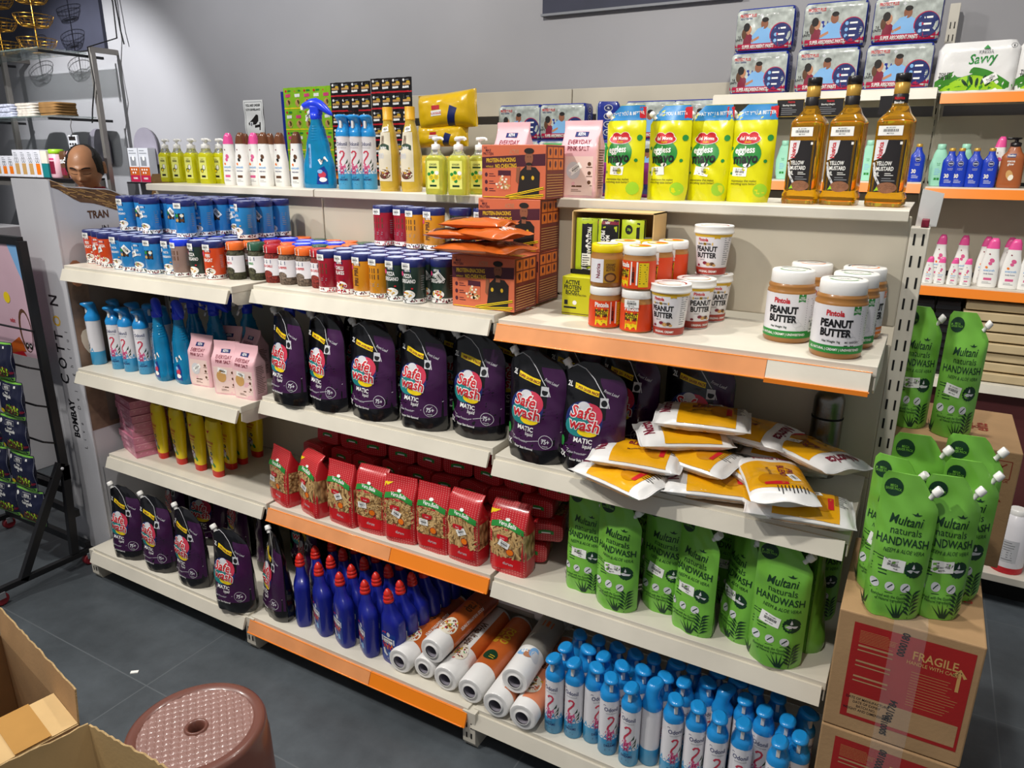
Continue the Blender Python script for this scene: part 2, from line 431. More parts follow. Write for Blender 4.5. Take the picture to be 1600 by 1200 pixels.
ZS = {1: (1.261, .873, .502, .135), 2: (1.257, .889, .502, .131), 3: (1.248, .875, .500, .129)}
for b_ in (1, 2, 3):
    for l_ in (1, 2, 3, 4): shelf(b_, l_, SD[b_][l_ - 1], ZS[b_][l_ - 1], STR[(b_, l_)])
# posts, panels, feet, top
grs = [thing('gondola_upright', 'cream slotted steel upright with foot, ' + t, 'upright', group='gondola uprights') for t in ('at the left end by the display board', 'between the left and middle bays', 'between the middle and right bays', 'at the right end beside the green pouches')]
def post(x, gr):
    mb = MB(); box(mb, x - (.022 if x < 2.5 else .026), x + (.022 if x < 2.5 else .014), .004 if x < 2.5 else -.002, .055, .126, 1.50, M.steel_white, .002)
    z = .16
    while z < 1.49:
        for dx in (-.009, .009): dx -= .006 * (x > 2.5); box(mb, x + dx - .0022, x + dx + .0022, -.003 if x > 2.5 else .002, .006, z, z + .026, M.slot_black)
        z += .05
    mb.build('slotted_post', gr)
for i in (0, 1, 2, 3): post(i * W9 + (.03 if i == 3 else 0), grs[i])
for i in range(3):
    for k, (z0, z1) in enumerate(((.13, .50), (.50, .87), (.87, 1.22), (1.265, 1.525))):
        mb = MB(); box(mb, i * W9 + .002, (i + 1) * W9 - .002 + (.006 if i == 2 else 0), -.0035, .0035, z0, z1, M.panel_cream, .004); tag(mb.build('back_panel'), f'cream steel back panel of the {("left", "middle", "right")[i]} bay, {("lowest", "second lowest", "second highest", "highest")[k]} one', 'panel', 'gondola back panels')
for i in range(4):
    x = i * W9 + (.03 if i == 3 else 0); mb = MB(); y0 = -.497 if i < 3 else -.48
    pr = [(y0, .02), (y0 + .012, 0), (.05, 0), (.05, .125), (y0, .125)]
    loft(mb, [[(x - .021, a, b) for a, b in pr], [(x + .021, a, b) for a, b in pr]], M.steel_white, smooth=False)
    for zz in (.035, .07):
        for dx in (-.008, .008): box(mb, x + dx - .0025, x + dx + .0025, y0 - .0008, y0 + .004, zz, zz + .018, M.slot_black)
    mb.build('foot', grs[i])
# top shelf: three boards
for i in range(3):
    mb = MB(); x0, x1 = i * W9 + .003, (i + 1) * W9 - .003
    box(mb, x0, x1, -.035, .36, ZT - .004, ZT, M.steel_white)
    ring = lambda x: [(x, -.035, ZT), (x, -.043, ZT - .003), (x, -.043, ZT - .024), (x, -.036, ZT - .027), (x, -.033, ZT - .022)]
    loft(mb, [ring(x0), ring(x1)], M.steel_white, smooth=False)
    t = mb.build('top_shelf'); tag(t, f'flat white top shelf of the {("left", "middle", "right")[i]} gondola bay', 'shelf', 'gondola top shelves')
# ================================================================== PRODUCT BUILDERS
class Sec:
    """body of superelliptic section, half width a(z), half depth b(z); front is -Y"""
    def __init__(s, H, a, b, p=4, seed=0, wr=0.0, n=40, cy=None, side=0, cx=None):
        s.H, s.a, s.b, s.p, s.seed, s.wr, s.n, s.cyf, s.side = H, a, b, p, seed, wr, n, cy, side; s.cxf = cx
    def w(s, x, y, z):
        if not s.wr: return 0
        return s.wr * (noise.noise(Vector((x * 22 + s.seed, y * 22, z * 16))) + .5 * noise.noise(Vector((x * 60, y * 50 + s.seed, z * 45))))
    def P(s, x, z):
        a, b = max(1e-5, s.a(z)), max(1e-5, s.b(z)); cy = s.cyf(z) if s.cyf else 0; cx = s.cxf(z) if s.cxf else 0
        if s.side == 0:
            k = min(1, abs(x - cx) / a); y = -b * (1 - k ** s.p) ** (1 / s.p); q = s.w(x, y, z); return Vector((x, y + cy - q * min(1, b / .01), z))
        k = min(1, abs(x - cy) / b); xx = a * (1 - k ** s.p) ** (1 / s.p)
        return Vector((s.side * (xx) + cx, x * s.side, z))
    def right(s): return Sec(s.H, s.a, s.b, s.p, s.seed, 0, s.n, s.cyf, 1, s.cxf)
    def left(s): return Sec(s.H, s.a, s.b, s.p, s.seed, 0, s.n, s.cyf, -1, s.cxf)
    def body(s, mb, mat, z0=0, z1=None, nz=16, cap0=True, cap1=True, grow=0):
        z1 = s.H if z1 is None else z1; rings = []
        for j in range(nz + 1):
            z = lerp(z0, z1, j / nz); a, b = max(1e-5, s.a(z)) + grow, max(1e-5, s.b(z)) + grow; cy = s.cyf(z) if s.cyf else 0; cx = s.cxf(z) if s.cxf else 0
            rg = sring(a, b, z, s.p, s.n)
            rg = [(x + cx, y + cy - (s.w(x, y, z) * min(1, b / .01) * (1 if y < 0 else -1) if s.wr else 0), z) for x, y, z in rg]; rings.append(rg)
        return loft(mb, rings, mat, cap0, cap1)
const = lambda c: (lambda z: c)

# ---- foils and plastics
mat('film_black', srgb('0c0b10'), .26, crinkle=.22, bscale=26, var=0, coat=.35, spec=.6)
mat('film_purple', srgb('3a1440'), .3, crinkle=.22, bscale=26, var=.05, coat=.3)
mat('film_green', srgb('76b944'), .3, crinkle=.18, bscale=20, var=.05, vscale=9, coat=.25)
mat('film_mayo', srgb('ddd90a'), .28, crinkle=.2, bscale=22, var=.03, vscale=9, coat=.3)
mat('film_pink', srgb('eab9c0'), .32, crinkle=.2, bscale=30, var=.03, coat=.3)
mat('film_white', srgb('e9e8e6'), .3, crinkle=.25, bscale=30, var=.03, coat=.3)
mat('film_gold', srgb('e3a411'), .26, crinkle=.25, bscale=30, var=.06, coat=.35)
mat('film_orange', srgb('c05c1e'), .28, crinkle=.25, bscale=30, var=.06, coat=.35)
mat('film_yellow', srgb('f0c20f'), .28, crinkle=.25, bscale=26, var=.05, coat=.35)
mat('film_blue', srgb('1c2f8f'), .28, crinkle=.2, bscale=26, var=.05, coat=.35)
mat('film_navy', srgb('1a1e3c'), .3, crinkle=.22, bscale=26, var=.06, coat=.3)
plain('plastic_white', 'efeeea', .3, coat=.2); plain('plastic_blue', '1f8fd6', .28, coat=.3); plain('plastic_red', 'cf2a20', .32, coat=.2)
plain('plastic_navy', '18238a', .28, coat=.3); plain('plastic_royal', '1f3fe0', .3, coat=.2); plain('plastic_yellow', 'f0d410', .32, coat=.2)
plain('plastic_pink', 'e8559a', .3, coat=.2); plain('plastic_brown', '6b3f24', .3, coat=.2); plain('plastic_mint', '9fdcc0', .4, coat=.1)
plain('plastic_dark', '1a1618', .35, coat=.2); plain('can_blue', '3f9fd0', .3, coat=.25); plain('can_white', 'e8e6ea', .3, coat=.25)
plain('lid_indigo', '232a66', .35, coat=.2); plain('lid_orange', 'f0702a', .35, coat=.2); plain('lid_darkgreen', '1d5038', .35, coat=.2)
plain('peanut', 'a8743a', .35, coat=.3); plain('oilfilm', 'c8860c', .2, coat=.4); plain('lidgold', 'c79b45', .3, metal=.3)
plain('flamingo', 'c83a52', .4); plain('flower', 'a02458', .4); plain('flower2', 'd95e8f', .4)
mat('liquid_lemon', srgb('f2f019'), .12, var=0, trans=.45, ior=1.35, coat=.3)
mat('liquid_lemon_pale', srgb('e8ea60'), .1, var=0, trans=.6, ior=1.35, coat=.3)
mat('liquid_blue', srgb('18a0d8'), .08, var=0, trans=.5, ior=1.35, coat=.4)
mat('liquid_oil', srgb('f0b01a'), .05, var=0, trans=.85, ior=1.4, coat=.4)
mat('clear_plastic', srgb('f4f6f6'), .06, var=0, trans=.85, ior=1.3)

P_ = {}
# ---- Odonil can (bottom shelf, second shelf, top shelf)
def odonil(back=False):
    root = thing('air_freshener_can', 'air freshener can', 'spray can'); R = .0262; HB = .172
    mb = MB(); lathe(mb, [(R - .002, 0), (R, .002), (R, .052)], M.can_blue, 24, cap1=False); lathe(mb, [(R, .052), (R, HB)], M.can_white, 24, False, True)
    sf = Cyl(R); d = D(mb, sf, .0003)
    for a_ in range(-3, 4):
        d.poly([(a_ * .011 - .007, .0515), (a_ * .011 + .007, .0515), (a_ * .011 + .002, .062 + (a_ % 2) * .008)], M.can_blue)
    if back:
        for q in range(2): d.scribble(0, .15 - q * .06, .034, 11, .0045, M.grey, seed=q)
        d.sticker(0, .04, .026, .018)
    else:
        d.text('Odonil', .002, .142, .0125, M.navy, bold=.012); d.arc(-.0165, .158, .003, .0025, 0, pi, .0012, M.navy, n=5)
        d.text('ROOM FRESHENER', .003, .134, .0032, M.grey)
        # flamingo neck
        d.line([(-.006, .118), (-.001, .124), (.006, .124), (.010, .118), (.008, .110), (.002, .102), (-.004, .094), (-.006, .086), (0, .08)], .0052, M.flamingo)
        d.poly([(-.013, .074), (-.004, .088), (.012, .083), (.014, .070), (0, .066)], M.flower2)
        cx, cz = .0, .062
        for k in range(16):
            t = k * pi / 8; L_ = .019 if k % 2 else .015; d.poly([(cx + .004 * cos(t + .6), cz + .004 * sin(t + .6)), (cx + L_ * cos(t), cz + L_ * sin(t)), (cx + .004 * cos(t - .6), cz + .004 * sin(t - .6))][::-1], M.flower if k % 2 else M.flower2, .0003 + .0001 * (k % 3))
        for k, (ax, az) in enumerate(((.016, .092), (.022, .082), (.021, .070))): d.poly([(ax - .006, az - .012), (ax + .004, az - .004), (ax + .005, az + .008)], M.darkgreen, .0001)
        d.text('VELVET', .002, .038, .004, M.navy, bold=.01); d.text('DREAMS', .002, .029, .0075, M.navy, bold=.015); d.scribble(0, .02, .022, 2, .004, M.navy)
    mb.build('can', root)
    mb = MB(); rs = [(0, .0262, .0262, 0), (.012, .0262, .0262, 0), (.019, .024, .024, 0), (.027, .0205, .020, .002), (.036, .0178, .0165, .004), (.045, .0178, .0165, .002), (.053, .0185, .0215, -.004), (.061, .0195, .0265, -.010), (.066, .0175, .0245, -.011), (.069, .012, .018, -.009)]
    loft(mb, [sring(a, b, HB + z, 2.3, 20, 0, cy) for z, a, b, cy in rs], M.plastic_blue, True, True); mb.build('cap', root)
    mb = MB(); box(mb, -.0042, .0042, -.021, -.008, HB + .026, HB + .052, M.plastic_white, .001); mb.build('nozzle', root)
    return root
P_['odonil'] = odonil(); P_['odonil_back'] = odonil(True)

# ---- laundry pouch
def laundry(seed=0):
    H = .285
    xl = lin([(0, -.082), (.02, -.088), (.24, -.085), (.256, -.080), (.272, -.062), (H, -.03)])
    xr = lin([(0, .080), (.02, .088), (.222, .088), (.245, .080), (.262, .062), (.275, .038), (H, .012)])
    th = curve([(0, .044), (.03, .047), (.12, .038), (.2, .024), (.26, .009), (H, .0015)])
    s = Pouch(H, xl, xr, th, seed, .0035); root = thing('laundry_liquid_pouch', 'laundry liquid pouch', 'refill pouch')
    mb = MB(); s.body(mb, M.film_black)
    d = D(mb, s, .0007)
    lc = lin([(.045, -.075), (.06, -.045), (.075, -.02), (.1, .012), (.14, .034), (.2, .050), (.24, .03), (.262, .006)])   # left border of the purple field
    lc = curve([(.045, -.074), (.06, -.068), (.085, -.05), (.12, -.045), (.15, .044), (.2, .042), (.25, .02), (.27, 0)])
    def reg(a, b):
        z = lerp(.048, .250, b); return (lerp(min(lc(z), xr(z) - .002), xr(z) - .001, a), z + (.0 if b > .03 else -.01 * sin(pi * a)))
    d.region(reg, M.film_purple, 12, 26)
    d.line([(-.07, .262), (-.045, .275), (-.02, .268), (.005, .246), (.028, .216), (.046, .19), (.05, .178)], .0022, M.silverprint, .0004)
    d.line([(-.074, .075), (-.05, .062), (0, .056), (.045, .066), (.082, .092)], .0012, M.silverprint, .0004)
    # logo
    cx, cz = -.012, .142
    d.ell(cx, cz, .050, .047, M.navy, .0003, 28, 6); d.ell(cx + .013, cz + .013, .035, .031, M.flamingo, .0006, 24, 5); d.ell(cx - .014, cz - .017, .034, .027, M.teal, .0009, 24, 5)
    d.ell(cx + .012, cz - .030, .026, .012, M.yellow, .0011, 20, 3); d.ell(cx - .002, cz + .034, .016, .012, M.silverprint, .0011, 16, 3)
    for t, x, z in (('Safe', cx - .004, cz + .005), ('wash', cx + .002, cz - .025)):
        d.text(t, x, z, .0295, M.white, .0020, .095, .15, -.06, 1.22, .2); d.text(t, x, z, .0295, M.red, .0027, .025, .15, -.06, 1.22, .2)
    d.text('MATIC', cx + .002, cz - .0585, .0122, M.white, .0016, .03, 0, -.05, 1.2); d.text('liquid', cx + .014, cz - .071, .0095, M.white, .0006, .01, .1, -.05)
    d.text('Colour Protection', -.026, .053, .006, M.silverprint, .0006, .01, 0, -.03); d.text('2X', -.066, .036, .014, M.white, .0006, .04, 0, -.05)
    d.text('Better Stain Removal', -.012, .035, .0062, M.white, .0006, .02, 0, -.02)
    d.arc(.05, .063, .018, .017, 0, 2 * pi, .0012, M.silverprint, .0005); d.text('75+', .05, .058, .012, M.silverprint, .0006, .03); d.text('WASHES', .05, .05, .0035, M.silverprint, .0006)
    # banner, 2L, machine
    ban = lambda a, b: (lerp(-.044, .022, a), lerp(.218, .204, a) + lerp(0, .0135, b)); d.region(ban, M.yellow, 6, 1, .0003)
    d.text('SUPER SAVER PACK', -.011, .2135, .0068, M.maroon, .0006, .03, 0, -.2); d.text('2L', -.058, .221, .013, M.white, .0005, .03, 0, -.1)
    d.rect(.026, .046, .178, .203, M.silverprint, .0003); d.ell(.036, .189, .0075, .0085, M.ink, .0006, 14, 1)
    d.text('Front Load', .05, .213, .0075, M.silverprint, .0006, .01, .2, -.3)
    d.ell(-.071, .075, .008, .014, M.green, .0004, 10, 1)
    mb.build('pouch', root)
    mb = MB(); ax = Vector((-.6, -.0, .8)).normalized(); b0 = Vector((-.066, -.002, .270))
    q = ax.to_track_quat('Z', 'Y').to_matrix().to_4x4()
    lathe(mb, [(.007, -.006), (.007, .004), (.010, .004), (.0105, .006), (.0105, .018), (.009, .02)], M.plastic_white, 14); mb.xf(Matrix.Translation(b0) @ q); mb.build('spout_cap', root)
    return root
P_['laundry'] = [laundry(1), laundry(5), laundry(9)]

# ---- handwash refill pouch
def handwash(seed=0, H=.30, W=.118):
    h = W / 2
    xl = lin([(0, -h * .93), (.01, -h), (H * .96, -h), (H * .99, -h * .94), (H, -h * .86)])
    xr = lin([(0, h * .93), (.01, h), (H * .78, h), (H * .80, h * .96), (H * .98, h * .34), (H, h * .2)])
    th = curve([(0, .033), (.03, .034), (.12, .026), (.2, .016), (H * .9, .005), (H, .0012)])
    s = Pouch(H, xl, xr, th, seed, .0042); root = thing('handwash_pouch', 'green handwash pouch', 'refill pouch')
    mb = MB(); s.body(mb, M.film_green); d = D(mb, s, .0006)
    d.text('Multani', .0, H * .665, .020, M.darkgreen, .0004, .012, .22); d.text('naturals', .004, H * .60, .0155, M.darkgreen, .0004, 0, 0, 0, 1.15)
    d.text('HANDWASH', .0, H * .525, .0168, M.darkgreen, .0004, .02, 0, 0, .96); d.text('NEEM & ALOE VERA', .006, H * .475, .0082, M.darkgreen, .0004, .0, .25)
    d.ell(-.034, H * .90, .019, .018, M.darkgreen, .0003, 18); d.text('MEGA\nSAVER PACK', -.034, H * .90, .0052, M.film_green, .0008, .02)
    d.poly([(.016, H * .738), (.009, H * .752), (.017, H * .748), (.020, H * .764), (.023, H * .748), (.030, H * .752), (.024, H * .738)], M.darkgreen, .0003)
    d.scribble(-.032, H * .43, .04, 2, .006, M.darkgreen, seed=4); d.scribble(-.034, H * .36, .036, 3, .007, M.darkgreen, seed=5)
    d.sticker(-.008 + (seed % 3 - 1) * .006, H * .385, .044, .026, (seed % 3 - 1) * .12 - .05)
    cx, cz = .031, H * .37
    pts = []
    for k in range(32): t = k * pi / 16; r_ = .0185 if k % 2 else .0165; pts.append((cx + r_ * cos(t), cz + r_ * sin(t)))
    d.poly(pts, M.darkgreen, .0001); d.poly([(cx - .012, cz - .003), (cx - .004, cz - .007), (cx + .010, cz - .006), (cx + .013, cz - .001), (cx + .003, cz - .001), (cx - .004, cz + .001)], M.silverprint, .0004)
    d.poly([(cx - .003, cz + .004), (cx, cz + .013), (cx + .003, cz + .004), (cx, cz + .002)][::-1], M.silverprint, .0004)
    for k in range(3):
        x = -.040 + k * .031; d.ell(x, H * .235, .0098, .0098, M.silverprint, .0002, 16, 1); d.line([(x - .005, H * .235 - .005), (x, H * .235 + .001), (x + .005, H * .235 + .006)], .0022, M.darkgreen, .0005); d.rect(x - .008, x + .008, H * .188, H * .192, M.darkgreen)
    d.text('Enriched with the Goodness\nof Natural Ingredients', -.004, H * .155, .0062, M.darkgreen, .0003, .01)
    for k, (bx, bn) in enumerate(((.038, 6),)):
        d.line([(bx - .002, .004), (bx, .03), (bx + .004, .062)], .0014, M.darkgreen, .0002)
        for q in range(bn):
            z = .012 + q * .0085
            for sg in (-1, 1): d.poly([(bx, z), (bx + sg * .007, z + .004), (bx + sg * .0155, z + .011), (bx + sg * .006, z + .0095)][::sg], M.darkgreen, .0003)
    for t in (-.9, -.5, -.15, .2, .6): d.poly([(.012 + t * .004, .004), (.018 + t * .004, .004), (.014 + sin(t) * .034, .018 + cos(t) * .024)], M.darkgreen, .0003)
    for t in (-.6, -.1, .4): d.poly([(-.058, .004), (-.052, .004), (-.056 + sin(t) * .02, .01 + cos(t) * .028)], M.darkgreen, .0003)
    mb.build('pouch', root)
    mb = MB(); ax = Vector((.62, 0, .78)).normalized(); b0 = Vector((h * .72, 0, H * .885)); q = ax.to_track_quat('Z', 'Y').to_matrix().to_4x4()
    lathe(mb, [(.0055, -.008), (.0055, .004), (.0088, .004), (.0092, .006), (.0092, .019), (.0078, .021)], M.plastic_white, 14); mb.xf(Matrix.Translation(b0) @ q); mb.build('spout_cap', root)
    return root
P_['handwash'] = [handwash(1), handwash(2), handwash(6)]

# ---- mayonnaise pouch
def mayo(seed=0):
    H = .235; h = .056
    xl = lin([(0, -h), (.16, -h), (H * .80, -h), (H * .9, -h * .75), (H, -h * .3)])
    xr = lin([(0, h * .9), (.03, h), (H * .8, h * 1.02), (H, h * .92)])
    th = curve([(0, .030), (.03, .031), (.1, .026), (.17, .015), (H * .9, .004), (H, .001)])
    s = Pouch(H, xl, xr, th, seed, .0040); root = thing('mayonnaise_pouch', 'mayonnaise pouch', 'refill pouch')
    mb = MB(); s.body(mb, M.film_mayo); d = D(mb, s, .0006)
    zb = H * .84
    d.region(lambda a, b: (lerp(xl(lerp(zb, H - .001, b)), xr(lerp(zb, H - .001, b)), a), lerp(zb, H - .001, b)), mat('band_blue', srgb('2f86c4'), .35, var=0) if not hasattr(M, 'band_blue') else M.band_blue, 10, 4)
    d.text('THAT YOU & BETTER', .006, H * .893, .0085, M.paper, .0004, .02, 0, .03); d.rect(.038, h, H * .86, H * .975, M.red, .0002)
    cx, cz = -.006, .152
    d.ell(cx, cz - .035, .036, .032, M.green, .0002, 24, 5)
    for ex, ez, a, b in ((0, 0, .031, .013), (-.012, .007, .013, .010), (.012, .008, .013, .010)): d.ell(cx + ex, cz + ez, a, b, M.paper, .0008, 18, 3)
    for ex, ez, a, b in ((0, 0, .029, .0115), (-.012, .007, .0115, .009), (.012, .008, .0115, .009)): d.ell(cx + ex, cz + ez, a, b, M.red, .0013, 18, 3)
    d.text('del Monte', cx, cz - .002, .009, M.paper, .0020, .03); d.text('Quality', cx, cz - .009, .005, M.yellow, .0020, .01, .2)
    d.text('eggless', cx - .004, cz - .033, .0165, M.paper, .0014, .03, 0, .05, .95); d.text('mayo', cx + .0, cz - .057, .025, M.ink, .0014, .04, 0, .06, 1.0)
    d.ell(cx + .004, cz - .062, .009, .005, M.paper, .0006, 12, 1)
    d.text('mayonnaise that makes\neverything taste better!', cx, .050, .006, M.ink, .0003, .0, .15)
    for x, z, r_ in ((.045, .155, .007), (.04, .1, .004), (-.046, .13, .004), (-.04, .07, .003), (.035, .03, .015)): d.ell(x, z, r_, r_ * 1.1, M.green if r_ < .01 else M.lime, .0002, 12, 1)
    d.sticker(-.018 + .01 * (seed % 2), .074, .036, .021, -.12 + .1 * (seed % 3))
    mb.build('pouch', root)
    mb = MB(); ax = Vector((-.7, 0, .72)).normalized(); b0 = Vector((-h * .82, 0, H * .88)); q = ax.to_track_quat('Z', 'Y').to_matrix().to_4x4()
    lathe(mb, [(.005, -.008), (.005, .003), (.0075, .003), (.0075, .013), (.006, .015)], M.plastic_white, 12); mb.xf(Matrix.Translation(b0) @ q); mb.build('spout_cap', root)
    return root
P_['mayo'] = [mayo(1), mayo(2), mayo(3), mayo(4)]

# ---- pink salt pack
def saltpack(seed=0):
    H = .185; a = curve([(0, .050), (.01, .052), (.12, .052), (.15, .05), (H, .052)]); b = lin([(0, .030), (.01, .032), (.125, .032), (.165, .004), (H, .0012)])
    s = Sec(H, a, b, 7, seed, .0022); root = thing('pink_salt_packet', 'pink salt packet', 'packet'); mb = MB(); s.body(mb, M.film_pink, nz=22); d = D(mb, s, .0006)
    d.rect(-.016, .020, .146, .158, M.navy); d.text('KEYA', .002, .149, .0075, M.paper, .0004, .03)
    d.text('EVERYDAY', 0, .128, .0115, M.maroon, .0003, .015); d.text('PINK SALT', 0, .113, .0115, M.maroon, .0003, .015)
    d.region(lambda p, q: (lerp(-.05, .05, p), lerp(.006, .1, q)), mat('salt_pale', srgb('ecd0c8'), .35, var=.02, coat=.3) if not hasattr(M, 'salt_pale') else M.salt_pale, 10, 6, -.0001)
    d.ell(-.012, .066, .019, .021, M.tan if seed % 2 else M.silverprint, .0003, 20); d.sticker(-.006, .086 if seed % 2 else .07, .036, .016, -.2 if seed % 2 else .6)
    for k in range(3): d.ell(.032, .082 - k * .022, .005, .005, M.brownprint, .0002, 8, 1); d.rect(.024, .040, .073 - k * .022, .075 - k * .022, M.brownprint)
    d.rect(-.02, .012, .026, .030, M.brownprint); d.scribble(-.002, .02, .03, 2, .004, M.brownprint)
    ds = D(mb, s.right(), .0005); ds.scribble(0, .115, .04, 16, .006, M.brownprint, seed=seed)
    mb.build('packet', root); return root
P_['salt'] = [saltpack(0), saltpack(1), saltpack(3)]

# ---- pasta packets
def check_mat():
    m = mat('film_check', srgb('c3242c'), .28, crinkle=.15, bscale=30, var=.06, coat=.4); nt = m.node_tree; L = nt.links; b = nt.nodes['Principled BSDF']
    src = b.inputs['Base Color'].links[0].from_socket; tc = nt.nodes.new('ShaderNodeTexCoord')
    sx = nt.nodes.new('ShaderNodeSeparateXYZ'); L.new(tc.outputs['Object'], sx.inputs[0])
    def stripe(o):
        a = nt.nodes.new('ShaderNodeMath'); a.operation = 'MULTIPLY'; a.inputs[1].default_value = 950; L.new(o, a.inputs[0])
        c = nt.nodes.new('ShaderNodeMath'); c.operation = 'SINE'; L.new(a.outputs[0], c.inputs[0])
        g = nt.nodes.new('ShaderNodeMath'); g.operation = 'GREATER_THAN'; g.inputs[1].default_value = .45; L.new(c.outputs[0], g.inputs[0]); return g.outputs[0]
    mm = nt.nodes.new('ShaderNodeMath'); mm.operation = 'MULTIPLY'; ad = nt.nodes.new('ShaderNodeMath'); L.new(sx.outputs[1], ad.inputs[0]); L.new(sx.outputs[2], ad.inputs[1]); L.new(stripe(sx.outputs[0]), mm.inputs[0]); L.new(stripe(ad.outputs[0]), mm.inputs[1])
    k = nt.nodes.new('ShaderNodeMath'); k.operation = 'MULTIPLY'; k.inputs[1].default_value = .55; L.new(mm.outputs[0], k.inputs[0])
    mx = nt.nodes.new('ShaderNodeMixRGB'); L.new(k.outputs[0], mx.inputs[0]); L.new(src, mx.inputs[1]); mx.inputs[2].default_value = (*srgb('f0a8a0'), 1); L.new(mx.outputs[0], b.inputs['Base Color']); return m
check_mat()
def pasta_mat(nm, stretch, sc):
    m = bpy.data.materials.new(nm); m.use_nodes = True; nt = m.node_tree; L = nt.links; b = nt.nodes['Principled BSDF']
    tc = nt.nodes.new('ShaderNodeTexCoord'); mp = nt.nodes.new('ShaderNodeMapping'); mp.inputs['Scale'].default_value = stretch; mp.inputs['Rotation'].default_value = (.3, .6, .2)
    v = nt.nodes.new('ShaderNodeTexVoronoi'); v.inputs['Scale'].default_value = sc; L.new(tc.outputs['Object'], mp.inputs[0]); L.new(mp.outputs[0], v.inputs['Vector'])
    r = nt.nodes.new('ShaderNodeValToRGB'); r.color_ramp.elements[0].color = (*srgb('d8b277'), 1); r.color_ramp.elements[1].color = (*srgb('6d4c28'), 1); r.color_ramp.elements[0].position = .25; r.color_ramp.elements[1].position = .75
    L.new(v.outputs['Distance'], r.inputs[0]); L.new(r.outputs[0], b.inputs['Base Color']); b.inputs['Roughness'].default_value = .3; b.inputs['Coat Weight'].default_value = .5; b.inputs['Coat Roughness'].default_value = .12
    bp = nt.nodes.new('ShaderNodeBump'); bp.inputs['Strength'].default_value = .8; bp.inputs['Distance'].default_value = .003; bp.invert = True; L.new(v.outputs['Distance'], bp.inputs['Height']); L.new(bp.outputs[0], b.inputs['Normal']); setattr(M, nm, m)
pasta_mat('pasta_curl', (1, 1, 1), 110); pasta_mat('pasta_tube', (1.6, 1, .45), 95)
plain('pastabit', 'd9b77e', .45); plain('pastabit2', 'b98f55', .5)
def pasta(seed=0, kind=0):
    H = .185; W = .046
    a = curve([(0, W * .96), (.015, W), (.12, W), (.155, W * 1.0), (H, W * .98)]); b = lin([(0, .027), (.012, .030), (.125, .029), (.168, .006), (H, .0015)])
    cyf = lin([(0, 0), (.12, 0), (.17, -.006), (H, .008 * (1 if seed % 2 else -1))])
    s = Sec(H, a, b, 5, seed, .003, cy=cyf, n=36); root = thing('pasta_packet', 'pasta packet', 'packet'); mb = MB(); s.body(mb, M.film_check, nz=24); d = D(mb, s, .0006)
    zt = .128; zb = .048
    d.region(lambda p, q: (lerp(-W * .93, W * .93, p), lerp(zb + .0 * p, zt - .01 * sin(pi * p) * 0, q)), M.pasta_tube if kind else M.pasta_curl, 10, 8, -.0002)
    rr = random.Random(seed + 10)
    for k in range(46 if kind else 80):
        x, z, t = rr.uniform(-W * .86, W * .8), rr.uniform(zb + .004, zt - .004), rr.uniform(-1.0, 1.0)
        if kind:
            l = rr.uniform(.008, .014); z = min(max(z, zb + .008), zt - .008)
            d.line([(x - sin(t) * l, z - cos(t) * l), (x, z), (x + sin(t) * l, z + cos(t) * l)], .0042, M.pastabit, .0004 + .0009 * rr.random()); d.line([(x - sin(t) * l, z - cos(t) * l), (x + sin(t) * l, z + cos(t) * l)], .0007, M.pastabit2, .0014)
        else: d.arc(x, z, .0036, .0036, t * 3, t * 3 + 4.2, .0026, M.pastabit if k % 3 else M.pastabit2, .0003 + .0008 * rr.random(), n=6)
    ds = D(mb, s.right(), .0004); ds.region(lambda p, q: (lerp(-.026, .026, p), lerp(zb, zt - .012, q)), M.pasta_tube if kind else M.pasta_curl, 6, 6)
    d.region(lambda p, q: (lerp(-W * .96, W * .96, p), lerp(.012 + .008 * p, zb, q)), M.film_red if hasattr(M, 'film_red') else mat('film_red', srgb('cc1a22'), .28, crinkle=.15, bscale=30, var=.04, coat=.4), 8, 3, .0002)
    bow = lambda p, q: (lerp(-.037, .040, p), .124 + .009 * sin(pi * p) - .008 * p + lerp(0, .014, q)); d.region(bow, M.green, 8, 2, .0017)
    d.text('Vero.Bella', .001, .1315, .0095, M.paper, .0022, .02, 0, -.1); d.ell(0, .147, .006, .004, M.paper, .0016, 10, 1)
    d.poly([(-.022, .106), (-.014, .108), (.006, .107), (.006, .097), (-.006, .092), (-.022, .096)][::-1], M.red, .0018)
    d.ell(.010, .066, .0088, .0088, M.orange, .0018, 16, 1); d.arc(.010, .066, .0088, .0088, 0, 6.28, .0012, M.maroon, .002); d.text('durum', .004, .028, .0085, M.silverprint, .0008, 0, .2, -.06)
    d.text('Penne' if kind else 'Fusilli', -.008, .098, .0042, M.paper, .0021)
    d.sticker((-.018, -.004, .002)[seed % 3], (.083, .085, .09)[seed % 3], .026, .017, (.05, -.35, .45)[seed % 3], .0021)
    if seed % 3 == 1: d.poly([(-.044, .163), (-.044, .150), (-.02, .166)], M.yellow, .0006)
    db = D(mb, Flat((0, 0, 0), (1, 0, 0), (0, -1, 0)), .001); db.region(lambda p, q: (lerp(-.02, .02, p), lerp(-.005, .006, q) + .004 * sin(pi * p)), M.green, 6, 1); db.rect(-.012, .012, -.001, .003, M.paper, .0004)
    mb.build('packet', root); return root
P_['pasta'] = [pasta(i, (0, 1, 1, 0, 0, 1)[i]) for i in range(6)]

